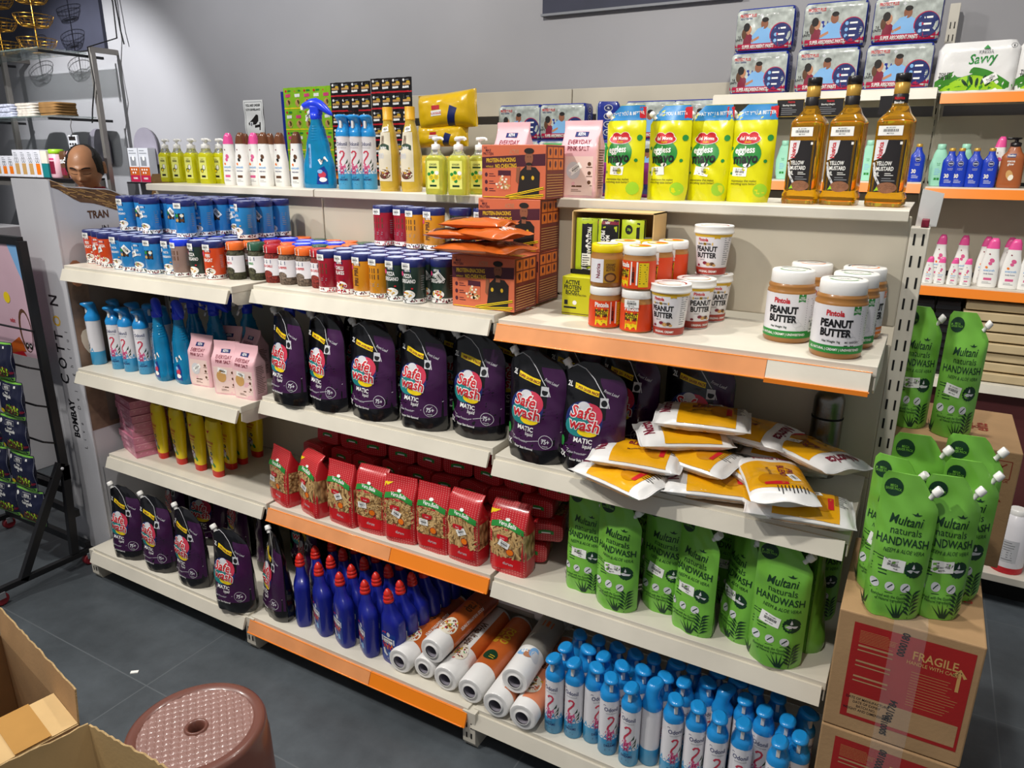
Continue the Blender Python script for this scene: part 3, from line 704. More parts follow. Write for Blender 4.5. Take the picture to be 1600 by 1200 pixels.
# ---- toilet cleaner bottle
def cleaner():
    root = thing('toilet_cleaner_bottle', 'toilet cleaner bottle', 'bottle'); H = .205
    a = curve([(0, .038), (.012, .041), (.10, .041), (.15, .038), (.185, .020), (H, .0145)]); b = curve([(0, .024), (.012, .0265), (.14, .0265), (.185, .016), (H, .0135)])
    cx = curve([(0, 0), (.14, 0), (.19, -.012), (H, -.016)])
    s = Sec(H, a, b, 3.2, cx=cx, n=32); mb = MB(); s.body(mb, M.plastic_navy, nz=22); d = D(mb, s, .0004)
    d.region(lambda p, q: (lerp(-.031, .031, p), lerp(.014, .112, q)), M.film_bluelabel if hasattr(M, 'film_bluelabel') else mat('film_bluelabel', srgb('153a8e'), .3, var=.1, vscale=60), 8, 6)
    d.ell(.004, .108, .007, .008, M.silverprint, .0002, 14, 1); d.poly([(-.022, .112), (-.006, .115), (-.008, .109), (-.024, .106)][::-1], M.red, .0002)
    d.rect(-.027, .027, .076, .096, M.paper, .0003); d.text('DISHWASHER', 0, .0875, .0058, M.navy, .0006, .03); d.scribble(0, .083, .044, 2, .004, M.ink, .0006)
    for k, (x, z) in enumerate(((-.018, .07), (-.006, .071), (.006, .069), (.018, .07), (-.012, .062), (0, .06), (.012, .061))): d.text('CLEANER'[k], x, z - .004, .012, M.orange if k % 2 else M.red, .0006, .05)
    d.poly([(-.022, .052), (-.014, .056), (-.008, .04), (.0, .034), (-.006, .028), (-.018, .036)][::-1], M.silverprint, .0004); d.poly([(.002, .044), (.016, .047), (.02, .03), (.006, .028)][::-1], M.sky, .0004); d.text('1L', .0, .018, .007, M.paper, .0005)
    mb.build('bottle_body', root)
    mb = MB(); pr = [(.0150, 0), (.0165, .002), (.0165, .010), (.0145, .011), (.0145, .013), (.0155, .014), (.0155, .021), (.013, .022), (.013, .024), (.0135, .025), (.0125, .032), (.009, .037), (.005, .043), (.003, .044)]
    lathe(mb, pr, M.plastic_red, 20); mb.xf(Matrix.Translation((-.016, 0, H - .001)) @ Matrix.Rotation(-.12, 4, 'Y')); mb.build('cap', root); return root
P_['cleaner'] = cleaner()

# ---- wrapping rolls
def foodroll(kind=0):
    root = thing('food_wrap_roll', 'food wrap roll', 'roll'); L_ = .30; R = .036
    mb = MB(); cm = M.film_white; body = [(R * .93, 0), (R, .004), (R, L_ - .004), (R * .93, L_)]
    lathe(mb, body, cm, 30, False, False)
    for z in (0, L_):                       # crimped ends
        rg = [sring(r_, r_, z + dz * (1 if z == 0 else -1), 2, 30) for r_, dz in ((R * .93, 0), (R * .7, -.001), (.0205, .0015), (.0195, -.004), (.017, -.003))]
        loft(mb, rg if z == 0 else rg, M.film_white, False, False)
        rg = [sring(.017, .017, z, 2, 24), sring(.0165, .0165, L_ / 2, 2, 24)]
        loft(mb, rg, M.grey_core if hasattr(M, 'grey_core') else mat('grey_core', srgb('8d8893'), .7, var=.05), False, True)
    s = Cyl(R); d = D(mb, s, .0004)
    cs = [(M.roll_orange if hasattr(M, 'roll_orange') else mat('roll_orange', srgb('c8642a'), .3, crinkle=.1, bscale=30, var=.1, vscale=14, coat=.4))][0]
    full = lambda x0, x1, z0, z1, m, o=0: d.region(lambda p, q: (lerp(x0, x1, p), lerp(z0, z1, q)), m, 26, 2, o)
    C2 = pi * R
    if kind == 0:
        full(-C2 * .3, C2 * .9, .05, L_ - .01, cs); full(-C2 * .2, C2 * .5, .20, L_ - .02, mat('roll_rust', srgb('8e3f24'), .35, var=.1, coat=.4) if not hasattr(M, 'roll_rust') else M.roll_rust, .0002)
        d.text('Wrap', .0, .19, .028, M.brownprint, .0006, .03, 0, pi / 2 * 0 - pi / 2); d.text('FOOD WRAPPING PAPER', .03, .15, .009, M.paper, .0006, .02, 0, -pi / 2); px, pz = .0, .055
    elif kind == 1:
        d.text('Wrap it ups', -.005, .16, .02, M.brownprint, .0006, .03, .2, -pi / 2); full(.02, .07, .1, L_ - .01, cs); px, pz = 0, .055
    elif kind == 2:
        full(-C2 * .9, C2 * .9, .07, L_ - .01, cs); d.text('FOOD\nWRAP', .0, .2, .022, M.gold, .0006, .04, 0, -pi / 2); d.ell(.004, .11, .02, .02, M.darkgreen, .0006, 18); d.text('11', .004, .104, .014, M.gold, .0009, .03, 0, -pi / 2); px, pz = None, 0
    elif kind == 3:
        full(-C2 * .5, C2 * .5, .1, L_ - .05, M.grey_print if hasattr(M, 'grey_print') else mat('grey_print', srgb('9d998f'), .4, var=.1, vscale=20, coat=.4)); d.rect(-.012, .016, .19, .215, M.roll_orange, .0005); d.scribble(.0, .26, .04, 4, .008, M.paper, .0006)
        for k in range(5): d.ell(-.012 + k * .008, .07 + (k % 2) * .01, .018, .012, (M.sky, M.paper, M.skin, M.sky, M.silverprint)[k], .0003 + k * .0001, 14, 2, k * .5)
        px, pz = None, 0
    else:
        full(-C2 * .2, C2 * .9, .03, L_ - .01, mat('roll_salmon', srgb('e08a62'), .35, var=.08, coat=.4) if not hasattr(M, 'roll_salmon') else M.roll_salmon); d.text('Wrap', -.02, .17, .02, M.brownprint, .0006, .03, .2, -pi / 2); px, pz = -.02, .06
    if px is not None:                      # picture of a filled wrap
        rr = random.Random(kind); d.ell(px, pz + .02, .026, .034, M.cream, .0005, 20, 2, .4)
        for k in range(40):
            x, z = px + rr.gauss(0, .009), pz + .02 + rr.gauss(0, .013); d.ell(x, z, .0045, .0022, rr.choice((M.maroon, M.green, M.tan, M.paper, M.red, M.gold, M.brownprint)), .0007 + .0006 * rr.random(), 6, 1, rr.uniform(0, 3))
    mb.build('wrapped_roll', root); return root
P_['roll'] = [foodroll(k) for k in range(5)]
# ---- seasoning cans (paper can with dark lid)
def season(name, body, lid, txt, txtcol, label, pic=None, seed=0, panel=False):
    root = thing('seasoning_can', label, 'can'); R = .0262; H = .098
    mb = MB(); lathe(mb, [(R - .0012, 0), (R, .0015), (R, .081)], body, 24, cap1=False)
    d = D(mb, Cyl(R), .0003); rr = random.Random(seed); C2 = pi * R
    d.region(lambda p, q: (lerp(-C2 * .98, C2 * .98, p), lerp(.0015, .012, q)), M.paper, 24, 1)
    for k in range(46): x = rr.uniform(-C2 * .6, C2 * .6); z = rr.uniform(.003, .0105); d.ell(x, z, .0022, .0014, rr.choice((M.darkgreen, M.ink, M.maroon)) if body is not M.can_chilli else rr.choice((M.maroon, M.red)), .0003, 5, 1, rr.uniform(0, 3))
    if panel:
        for k in range(4): d.rect(-.014 + (k % 2) * .016, -.002 + (k % 2) * .016, .044 + (k // 2) * .014, .055 + (k // 2) * .014, M.brownprint)
        d.scribble(0, .038, .03, 5, .0045, M.grey)
    elif seed % 2 and body is M.can_blue2:
        d.rect(-.012, .014, .040, .064, M.hairdark, .0002); [d.ell(-.006 + (k % 2) * .014, .046 + (k // 2) * .012, .005, .0045, pic[k], .0004, 8, 1) for k in range(4)]
    else:
        d.rect(-.008, .010, .070, .077, M.navy, .0002); d.text('KEYA', .001, .0715, .0048, M.paper, .0004, .04)
        if txt == 'PIRI PIRI': d.text(txt, .004, .045, .011, txtcol, .0003, .04, 0, pi / 2)
        else:
            for k, t in enumerate(txt.split()): d.text(t, .001, .058 - k * .0115, .0085 if body is not M.can_blue2 else .0058, txtcol, .0003, .03, 0, 0, .8)
        d.ell(-.016, .066, .0055, .0055, M.pinkprint if body is not M.can_blue2 else M.paper, .0003, 12, 1)
        if pic: 
            d.ell(.003, .021, .015, .0095, M.paper, .0002, 16); 
            for k in range(18): x, z = .003 + rr.gauss(0, .006), .022 + rr.gauss(0, .0035); d.ell(x, z, .0028, .002, rr.choice(pic), .0004 + .0001 * (k % 3), 6, 1)
    d.sticker((-.004, .008, -.010)[seed % 3], (.083, .06, .05)[seed % 3] if not panel else .083, .024, .014, (0, -.9, .3)[seed % 3], .0012)
    d.scribble(.038, .062, .012, 7, .005, M.grey, .0001, seed)
    mb.build('can_body', root)
    mb = MB(); lathe(mb, [(R + .0002, .081), (R + .0008, .0825), (R + .0008, .096), (R - .001, H), (R - .003, H - .0002), (R - .0035, H - .0015)], lid, 24, False, True); d = D(mb, top_of(H - .0014), .0002); d.ell(0, 0, R - .005, R - .005, M.lidpale, 0, 18, 1); mb.build('lid', root)
    return root
plain('can_blue2', '2a86c8', .32, coat=.25); plain('can_chilli', 'a3182e', .35, coat=.25); plain('can_piri', 'd9901c', .35, coat=.25); plain('can_pizza', '24382f', .35, coat=.25)
plain('can_ragat', 'd94a1c', .35, coat=.25); plain('lidpale', 'b9c4e6', .4); plain('can_brown', '9a7f76', .4, coat=.2); plain('lid_pink', 'd98aa0', .4); plain('lid_red', 'b5222c', .35, coat=.2)
plain('lid_green', '2c5a44', .35, coat=.2)
OREG = lambda: (M.tan, M.brownprint, M.green, M.cream, M.maroon)
P_['blue'] = [season('b', M.can_blue2, M.lid_indigo, 'PASTA OREGANO', M.paper, 'blue seasoning can', OREG(), k) for k in range(4)]
P_['chilli'] = [season('c', M.can_chilli, M.lid_indigo, 'CHILLI FLAKES', M.paper, 'red can', (M.red, M.gold, M.maroon), 0), season('c', M.can_chilli, M.lid_indigo, '', M.paper, 'red can', None, 3, True)]
P_['piri'] = [season('p', M.can_piri, M.lid_indigo, 'PIRI PIRI', M.brownprint, 'yellow can', None, 0), season('p', M.can_piri, M.lid_indigo, '', M.brownprint, 'yellow can', None, 3, True)]
P_['pizza'] = [season('z', M.can_pizza, M.lid_indigo, 'PIZZA OREGANO', M.paper, 'green can', (M.red, M.tan, M.gold, M.cream), 0), season('z', M.can_pizza, M.lid_indigo, 'PIZZA OREGANO', M.paper, 'green can', (M.red, M.tan, M.gold), 1)]
P_['ragat'] = [season('r', M.can_ragat, M.lid_indigo, 'PERI RAGAT', M.paper, 'orange can', (M.tan, M.brownprint, M.cream), 0), season('r', M.can_ragat, M.lid_indigo, 'LAKSA', M.paper, 'orange can', (M.tan, M.red), 2)]
P_['brown'] = [season('n', M.can_brown, M.plastic_royal, '', M.paper, 'brown can', None, 0, True)]
# ---- glass spice jars
mat('herbs', srgb('4a4a34'), .7, bump=.8, bscale=300, var=.4, vscale=160); mat('spice_grey', srgb('7a6a5c'), .7, bump=.8, bscale=300, var=.4, vscale=200); mat('spice_red', srgb('8a2a20'), .7, bump=.8, bscale=300, var=.4, vscale=200)
def spicejar(lid, spice, word, wcol):
    root = thing('spice_jar', 'spice jar', 'jar'); R = .0235; mb = MB()
    lathe(mb, [(R - .002, 0), (R, .003), (R, .066), (R * .84, .076), (R * .82, .08)], spice, 22)
    d = D(mb, Cyl(R), .0004); d.region(lambda p, q: (lerp(-.045, .045, p), lerp(.02, .064, q)), M.can_white, 20, 2)
    d.rect(-.012, .012, .052, .061, M.navy, .0003); d.text('KEYA', 0, .054, .006, M.paper, .0006, .04); d.text(word, 0, .042, .006, wcol, .0004, .03, 0, 0, .9)
    d.ell(0, .024, .014, .010, M.herbs if spice is M.herbs else spice, .0006, 14, 2)
    mb.build('glass_jar', root); mb = MB(); lathe(mb, [(R * .92, .078), (R * .95, .08), (R * .95, .097), (R * .88, .0985)], lid, 22); 
    d = D(mb, Cyl(R * .95), .0005); d.rect(-.018, .004, .060, .094, M.paper, .0008) if False else d.rect(-.017, .003, .079, .095, M.paper, .0005); d.scribble(-.007, .092, .016, 3, .004, M.ink, .0008)
    mb.build('lid', root); return root
P_['spice'] = [spicejar(M.lid_orange, M.herbs, 'PASTA', M.red), spicejar(M.lid_orange, M.spice_grey, 'ALL PEPPER', M.red), spicejar(M.lid_green, M.herbs, 'HERBS', M.green), spicejar(M.lid_red, M.spice_red, 'RED CHILLI', M.red)]

# ---- peanut butter jars, tubs
def pbjar(word='green', seed=0):
    root = thing('peanut_butter_jar', 'peanut butter jar', 'jar'); R = .050; acc = M.green if word == 'green' else M.orange; mb = MB()
    lathe(mb, [(R * .92, 0), (R, .005), (R, .108), (R * .99, .113), (R * .94, .116), (R * .97, .121), (R * .97, .124), (R * .84, .132)], M.peanut, 36)
    C2 = pi * R; d = D(mb, Cyl(R), .0005)
    d.region(lambda p, q: (lerp(-C2 * .97, C2 * .97, p), lerp(.012, .108, q)), M.can_white, 40, 2); d.region(lambda p, q: (lerp(-C2 * .97, C2 * .97, p), lerp(.012, .028, q)), acc, 40, 1, .0003)
    o = .0005
    d.text('Pintola', -.004, .088, .0112, M.red, o, .05); d.text('PEANUT', .0, .066, .0148, M.ink, o, .07); d.text('BUTTER', .0, .047, .0148, M.ink, o, .07); d.text('Net Weight 1kg', -.006, .034, .0048, M.darkgreen, o, .03)
    d.text('ALL NATURAL | CREAMY | UNSWEETENED', .0, .018, .0050, M.paper, .0008, .03); d.poly([(.030, .108), (.030, .091), (.038, .094), (.046, .091), (.046, .108)][::-1], M.green if word == 'green' else M.orange, o); d.text('HIGH\nPROTEIN', .038, .1, .0035, M.paper, .0009, .03)
    for k in range(3): d.arc(.026 + .007 * k, .050 - .008 * k, .009, .006, 0, 6.28, .0008, M.silverprint, o, 12)
    d.scribble(.062, .098, .022, 16, .005, M.grey, seed=seed); d.scribble(-.062, .098, .022, 12, .006, M.silverprint, seed=seed)
    if seed % 2: d.sticker(.075, .04, .026, .03, 0, .0008)
    else: d.text('MR. GROCERY', .034, .034, .004, M.ink, .0008, .02); d.scribble(.034, .029, .03, 2, .006, M.ink, .0008)
    mb.build('jar_body', root); mb = MB(); RL = .0445
    lathe(mb, [(RL, .127), (RL + .0008, .129), (RL + .0004, .153), (RL - .002, .156), (RL - .006, .1555)], M.plastic_white, 36)
    d = D(mb, top_of(.1556), .0003); d.arc(0, 0, .034, .034, .4, 2.7, .004, M.ink, 0, 20); d.arc(0, 0, .027, .027, 3.5, 6.0, .004, acc, 0, 20); d.arc(0, 0, .027, .027, .3, 2.8, .0015, acc, 0, 20); d.text('CREAMY', 0, -.003, .006, M.grey, 0, .02)
    mb.build('lid', root); return root
P_['pb'] = [pbjar('green', 0), pbjar('green', 1), pbjar('orange', 1)]
def pbtub(seed=0):
    root = thing('peanut_butter_tub', 'peanut butter tub', 'tub'); mb = MB(); rz_ = lambda z: lerp(.0325, .0425, z / .1)
    lathe(mb, [(.030, 0), (.0325, .002), (rz_(.06), .06), (.0418, .092), (.042, .098)], M.can_white, 32); s = Cyl(.037, rz_); d = D(mb, s, .0005); C2 = pi * .037
    d.region(lambda p, q: (lerp(-C2 * .97, C2 * .97, p), lerp(.003, .019, q)), mat('pb_brick', srgb('a5392c'), .4, var=0) if not hasattr(M, 'pb_brick') else M.pb_brick, 34, 1); d.region(lambda p, q: (lerp(-C2 * .97, C2 * .97, p), lerp(.090, .097, q)), M.gold, 34, 1)
    d.text('Pintola', -.012, .080, .0075, M.red, 0, .04); d.rect(-.025, .010, .071, .077, M.gold); d.text('HIGH PROTEIN', -.008, .0722, .0038, M.ink, .0004, .03)
    d.text('PEANUT', -.005, .057, .0118, M.ink, 0, .05); d.text('BUTTER', -.005, .042, .0118, M.ink, 0, .05); d.text('ORIGINAL CREAMY', 0, .008, .005, M.paper, .0005, .03); d.text('CREAMY', -.014, .036, .003, M.ink)
    for x, z, a, m in ((-.006, .03, .0055, M.maroon), (.002, .027, .006, M.tan), (.011, .028, .006, M.brownprint), (.016, .025, .004, M.tan), (-.024, .024, .004, M.maroon)): d.ell(x, z, a, a * .7, m, .0002, 10, 1)
    d.poly([(.012, .096), (.012, .086), (.018, .088), (.024, .086), (.024, .096)][::-1], M.gold, .0002); d.scribble(.044, .088, .018, 13, .005, M.grey, seed=seed)
    mb.build('tub_body', root); mb = MB(); lathe(mb, [(.0435, .096), (.0465, .098), (.0455, .100), (.0445, .111), (.0455, .113), (.044, .115), (.041, .1135)], M.plastic_white, 32)
    d = D(mb, top_of(.1138), .0003); d.arc(0, 0, .032, .032, 0, 2.6, .0035, M.pb_brick, 0, 20); d.arc(0, 0, .03, .03, 3.4, 5.8, .0035, M.tan, 0, 20); mb.build('lid', root); return root
P_['tub'] = [pbtub(0), pbtub(1)]
def smalljar(kind=0):
    root = thing('peanut_butter_jar', 'small jar', 'jar'); R = .036; mb = MB(); lathe(mb, [(R * .93, 0), (R, .004), (R, .068), (R * .93, .072), (R * .95, .075), (R * .86, .079)], M.peanut, 28)
    d = D(mb, Cyl(R), .0004); C2 = pi * R; reg = lambda x0, x1, z0, z1, m, o=0: d.region(lambda p, q: (lerp(x0, x1, p), lerp(z0, z1, q)), m, max(2, int((x1 - x0) / .006)), 1, o)
    if kind == 0:
        reg(-.036, .034, .010, .062, M.can_white); reg(.002, .040, .010, .062, M.can_honey if hasattr(M, 'can_honey') else mat('can_honey', srgb('b08424'), .35, var=.06), .0002)
        d.text('Nutrica', -.006, .036, .0095, M.maroon, .0003, .03, 0, pi / 2); d.text('CREAMY\nPEANUT\nBUTTER', .018, .048, .005, M.brownprint, .0005, .03); d.ell(.018, .022, .014, .011, M.brownprint, .0004, 16); d.ell(.018, .022, .010, .007, M.peanut, .0006, 16)
    else:
        reg(-C2 * .95, C2 * .95, .004, .064, M.red_orange if hasattr(M, 'red_orange') else mat('red_orange', srgb('e0481c'), .35, var=.03)); x = (-.026, .0)[kind == 2]
        d.text('Pintola', x, .050, .0105, M.paper, .0003, .05); d.poly([(x - .014, .008), (x + .014, .008), (x + .016, .046), (x - .012, .046)], M.yellow, .0002); d.text('PEANUT\nBUTTER', x, .037, .0072, M.ink, .0005, .05); d.rect(x - .012, x + .013, .020, .026, M.orange, .0005); d.scribble(x, .017, .02, 2, .004, M.ink, .0005)
        if kind == 1: reg(.012, .034, .008, .060, M.yellow, .0002); d.scribble(.023, .056, .018, 9, .005, M.ink, .0004); d.rect(-.006, .010, .012, .062, M.paper, .0005); d.text('MR. GROCERY', .002, .036, .0045, M.ink, .0008, .02, 0, pi / 2); [d.rect(-.003 + 0 * k, .003, .018 + k * .003, .0195 + k * .003, M.ink, .0008) for k in range(8)]
        else: d.sticker(0, .066, .032, .018, .02, .0022)
    mb.build('jar_body', root); mb = MB(); lathe(mb, [(.0345, .0755), (.0352, .077), (.0350, .091), (.033, .0935), (.030, .093)], M.plastic_yellow if kind == 0 else M.plastic_white, 28); d = D(mb, top_of(.0935), .0003)
    d.ell(0, 0, .024, .024, M.silverprint if kind == 0 else M.yellow, 0, 16, 1); 
    if kind: d.ell(.004, .004, .017, .012, M.red_orange, .0003, 12, 1); d.ell(-.008, -.008, .009, .007, M.paper, .0005, 10, 1)
    mb.build('lid', root); return root
P_['sjar'] = [smalljar(0), smalljar(1), smalljar(2)]

# ---- printed boxes
def protbox():
    root = thing('protein_snack_box', 'snack box', 'box'); W_, D_, H = .178, .115, .122; mb = MB()
    mat('box_salmon', srgb('cf6c4a'), .45, bump=.05, bscale=60, var=.03); box(mb, -W_ / 2, W_ / 2, -D_ / 2, D_ / 2, 0, H, M.box_salmon, .0015)
    d = D(mb, front_of(-D_ / 2), .0003)
    d.poly([(-W_ / 2 + .001, .068), (W_ / 2 - .001, .076), (W_ / 2 - .001, .102), (-W_ / 2 + .001, .094)], M.maroondark if hasattr(M, 'maroondark') else mat('maroondark', srgb('4a1d2c'), .45, var=0))
    d.text('RiTE', -.078, .113, .004, M.maroondark, 0, .02); d.text('MAX\nPROTEIN', -.070, .106, .0065, M.maroondark, 0, .03); d.text('ACTIVE', .003, .101, .010, M.skin, .0002, .04, 0, 0, .7)
    d.text('PROTEIN-SNACKING', -.034, .083, .0092, M.gold, .0004, .04, 0, .03, .86); d.text('NO CHEATING', -.020, .070, .0092, M.gold, .0004, .04, 0, .03, .86); d.text('WITHOUT', -.066, .0705, .004, M.gold, .0004, .02)
    for k in range(3): d.ell(-.076, .054 - k * .017, .0042, .005, M.maroondark, 0, 12, 1); d.scribble(-.058, .056 - k * .017, .02, 2, .005, M.maroondark)
    d.rect(-.042, -.006, .05, .064, M.maroondark, .0002); d.rect(-.041, -.007, .018, .052, M.box_salmon, .0003); rr = random.Random(2)
    for k in range(30): d.ell(-.024 + rr.gauss(0, .006), .034 + rr.gauss(0, .007), .0035, .0028, rr.choice((M.tan, M.pastabit, M.cream)), .0005 + .0001 * (k % 3), 7, 1)
    # person: dark jersey, arm, head with dark hair and beard
    d.poly([(.012, .008), (.072, .008), (.074, .06), (.062, .072), (.034, .074), (.020, .062)], M.hairdark, .0005, .03); d.poly([(.020, .062), (.014, .034), (.008, .04), (.010, .07), (.02, .072)], M.skin2, .0007)
    d.rect(.038, .05, .066, .082, M.skin2, .0006); d.ell(.044, .092, .0115, .0155, M.skin2, .0008, 16); d.ell(.044, .108, .0135, .0065, M.hairdark, .0010, 14); d.ell(.044, .079, .008, .0035, M.hairdark, .0010, 12); d.rect(.039, .0425, .0945, .0955, M.hairdark, .0012); d.rect(.0465, .05, .0945, .0955, M.hairdark, .0012)
    for x in (.028, .055): d.ell(x, .048, .004, .005, M.gold, .0009, 8, 1)
    for a in ((-.02, .004, .085, .026), (-.01, .001, .085, .010)): d.line([(a[0], a[1]), (a[2], a[3])], .0055, M.yellow, .0012); d.line([(a[0], a[1]), (a[2], a[3])], .0016, M.ink, .0015)
    d.rect(-W_ / 2 + .004, W_ / 2 - .01, .002, .0035, M.yellow)
    e = D(mb, right_of(W_ / 2), .0003); e.rect(-D_ / 2 + .001, D_ / 2 - .001, 0.001, H - .001, M.boxside if hasattr(M, 'boxside') else mat('boxside', srgb('6d2a22'), .45, var=.04), 0, 0, .05)
    for i in range(3):
        for k in range(2): x0 = -.048 + i * .033; z0 = .066 + k * .027; e.rect(x0, x0 + .03, z0, z0 + .024, M.box_orange if hasattr(M, 'box_orange') else mat('box_orange', srgb('d0702a'), .45, var=0), .0002, 0, .05); e.ell(x0 + .015, z0 + .013, .006, .008, M.maroondark, .0004, 10, 1)
    for k in range(9): e.rect(-.05, .05, .006 + k * .006, .0075 + k * .006, M.tan, .0003, 0, .05)
    mb.build('printed_carton', root)
    mb = MB(); box(mb, -W_ / 2 + .004, W_ / 2 - .004, -.016, .016, H, H + .0006, M.tape); mb.build('tape', root)
    return root
P_['protbox'] = protbox()

def pillow(name, L_, W_, T_, mats, seed=0, deco=None, label='bag', cat='packet', nm='packet'):
    """flat sealed bag, modelled upright with its face to -Y; laid down by rotating it"""
    xl = const(-L_ / 2); xr = const(L_ / 2); H = W_
    class PB_(Pouch):
        def P(s, x, z, side=-1):
            u = max(-1, min(1, x / (L_ / 2))); v = max(-1, min(1, z / (W_ / 2) - 1)); eu = max(0, 1 - abs(u) ** 4) ** .55; ev = max(0, 1 - abs(v) ** 3.2) ** .6
            seal = 1 if abs(u) < .93 else 0.12
            n = (noise.noise(Vector((x * 22 + s.seed * 3, z * 22, side))) * 1.1 + noise.noise(Vector((x * 70, z * 24, s.seed))) * .5) * s.wr * min(1, (1 - abs(u)) * 6)
            dz = (1 - abs(u) ** 6 * .0) ; pinch = 1 - .06 * abs(v) * 0
            return Vector((x, side * (T_ / 2 * eu * ev * seal + n * ev + .0005) + .004 * sin(9 * z / W_) * (abs(u) > .9), (z - W_ / 2) * (1 - .05 * (1 - abs(u))) ))
    s = PB_(H, xl, xr, None, seed, .004); root = thing(name, label, cat); mb = MB()
    s.body(mb, mats[0], 30, 22)
    for side in (-1,):
        if len(mats) > 1:
            x0, x1 = mats[2]; d = D(mb, s, .0006); d.region(lambda p, q: (lerp(x0, x1, p), lerp(.003, W_ - .003, q)), mats[1], 22, 18, 0)
            # underside print
            vs = [s.P(lerp(x0, x1, i / 16), lerp(.003, W_ - .003, j / 10), 1) + Vector((0, .0007, 0)) for j in range(11) for i in range(17)]
            mb.add(vs, [(j * 17 + i, (j + 1) * 17 + i, (j + 1) * 17 + i + 1, j * 17 + i + 1) for j in range(10) for i in range(16)], mats[1])
    d = D(mb, s, .0006)
    if deco: deco(d, L_, W_)
    for u in (-1, 1):
        for k in range(3): d.rect(u * L_ / 2 * .97 - .0004, u * L_ / 2 * .97 + .0004, .004, W_ - .004, M.silverprint, .0008) if k == 0 else None
    mb.build(nm, root); return root
def deco_nut(d, L_, W_):
    d.text('Nutrica', -.078, W_ * .52, .026, M.maroon, .0006, .04, 0, pi / 2, .95, .3)
    d.text('PRO\nBLEND', .0, W_ * .66, .016, M.maroon, .0011, .03, .1); d.text('MUSTARD OIL', .0, W_ * .36, .007, M.brownprint, .0011, .02); d.ell(.045, W_ * .4, .026, .034, M.oilfilm, .0009, 18); d.scribble(.088, W_ * .85, .03, 9, .008, M.ink, .0006, seed=3); d.sticker(.03, W_ * .72, .034, .02, .3, .0016)
    d.rect(.058, .07, W_ * .25, W_ * .6, M.red, .0013)
P_['nutri'] = [pillow('oil_blend_pouch', .235, .15, .047, (M.film_white, M.film_gold, (-.058, .082)), k, deco_nut, 'gold and white pouch', 'pouch', 'pouch') for k in range(3)]
def deco_orange(d, L_, W_): d.text('PROTEIN CHIPS', -.0, W_ * .5, .012, M.paper, .0006, .03); d.rect(-.07, -.04, W_ * .2, W_ * .8, M.maroondark, .0006); d.scribble(.05, W_ * .7, .03, 5, .008, M.paper, seed=2)
P_['orange'] = [pillow('snack_packet', .18, .13, .026, (M.film_orange,), k, deco_orange, 'orange packet') for k in (1, 2)]

# ---- bottles
def pumpbottle(kind='lemon'):
    root = thing('pump_bottle', 'pump bottle', 'bottle'); H = .135; liq = M.liquid_lemon if kind == 'lemon' else M.liquid_lemon_pale; ww = .030 if kind == 'lemon' else .034
    a = curve([(0, ww * .96), (.006, ww), (.108, ww), (.128, .014), (H, .012)]); b = curve([(0, .02), (.006, .0215), (.108, .0215), (.128, .013), (H, .012)])
    s = Sec(H, a, b, 3.5, n=28); mb = MB(); s.body(mb, liq, 0, .118, 14); s.body(mb, M.clear_plastic, .118, H, 4, False, True); d = D(mb, s, .0004)
    d.rect(-ww * .62, ww * .62, .018, .102, M.label_lemon if hasattr(M, 'label_lemon') else mat('label_lemon', srgb('e6e87a'), .4, var=0))
    if kind == 'lemon':
        d.rect(-.011, .011, .082, .089, M.ink, .0002); d.text('HANDWASH', 0, .0838, .0036, M.label_lemon, .0004, .03); d.text('nature', 0, .092, .005, M.ink, .0002); d.ell(.004, .062, .008, .011, M.darkgreen, .0002, 12, 1); d.ell(.005, .063, .006, .009, M.paper, .0004, 12, 1); d.ell(-.006, .05, .007, .009, M.darkgreen, .0003, 10, 1, .5); d.ell(-.005, .049, .004, .006, M.yellow, .0005, 10, 1); d.rect(-.010, .010, .024, .032, M.ink, .0002)
    else:
        d.text('cocon', 0, .088, .009, M.darkgreen, .0002, .02); d.rect(-.014, .014, .08, .085, M.darkgreen, .0002); d.rect(-.012, .012, .024, .03, M.darkgreen, .0002)
        for x, z, r_, m in ((-.006, .052, .010, M.yellow), (.010, .054, .009, M.yellow), (.013, .066, .007, M.paper), (-.002, .067, .006, M.green), (-.014, .062, .006, M.green), (.0, .042, .006, M.green)): d.ell(x, z, r_, r_ * .9, m, .0003 + z * .004, 12, 1); 
        for x, z in ((-.006, .052), (.010, .054)): d.ell(x, z, .006, .006, M.liquid_lemon_pale, .0009, 10, 1)
    mb.build('bottle_body', root)
    mb = MB(); lathe(mb, [(.0135, H), (.014, H + .001), (.014, H + .014), (.0115, H + .016), (.006, H + .017), (.0045, H + .018), (.0045, H + .027), (.010, H + .028), (.0112, H + .030), (.0112, H + .036), (.009, H + .038)], M.plastic_white, 18)
    tube(mb, [(.004, 0, H + .034), (.018, 0, H + .0345), (.024, 0, H + .032), (.025, 0, H + .028)], [.0055, .0045, .004, .0032], M.plastic_white, 10); mb.build('pump', root); return root
P_['lemon'] = pumpbottle('lemon'); P_['cocon'] = pumpbottle('cocon')

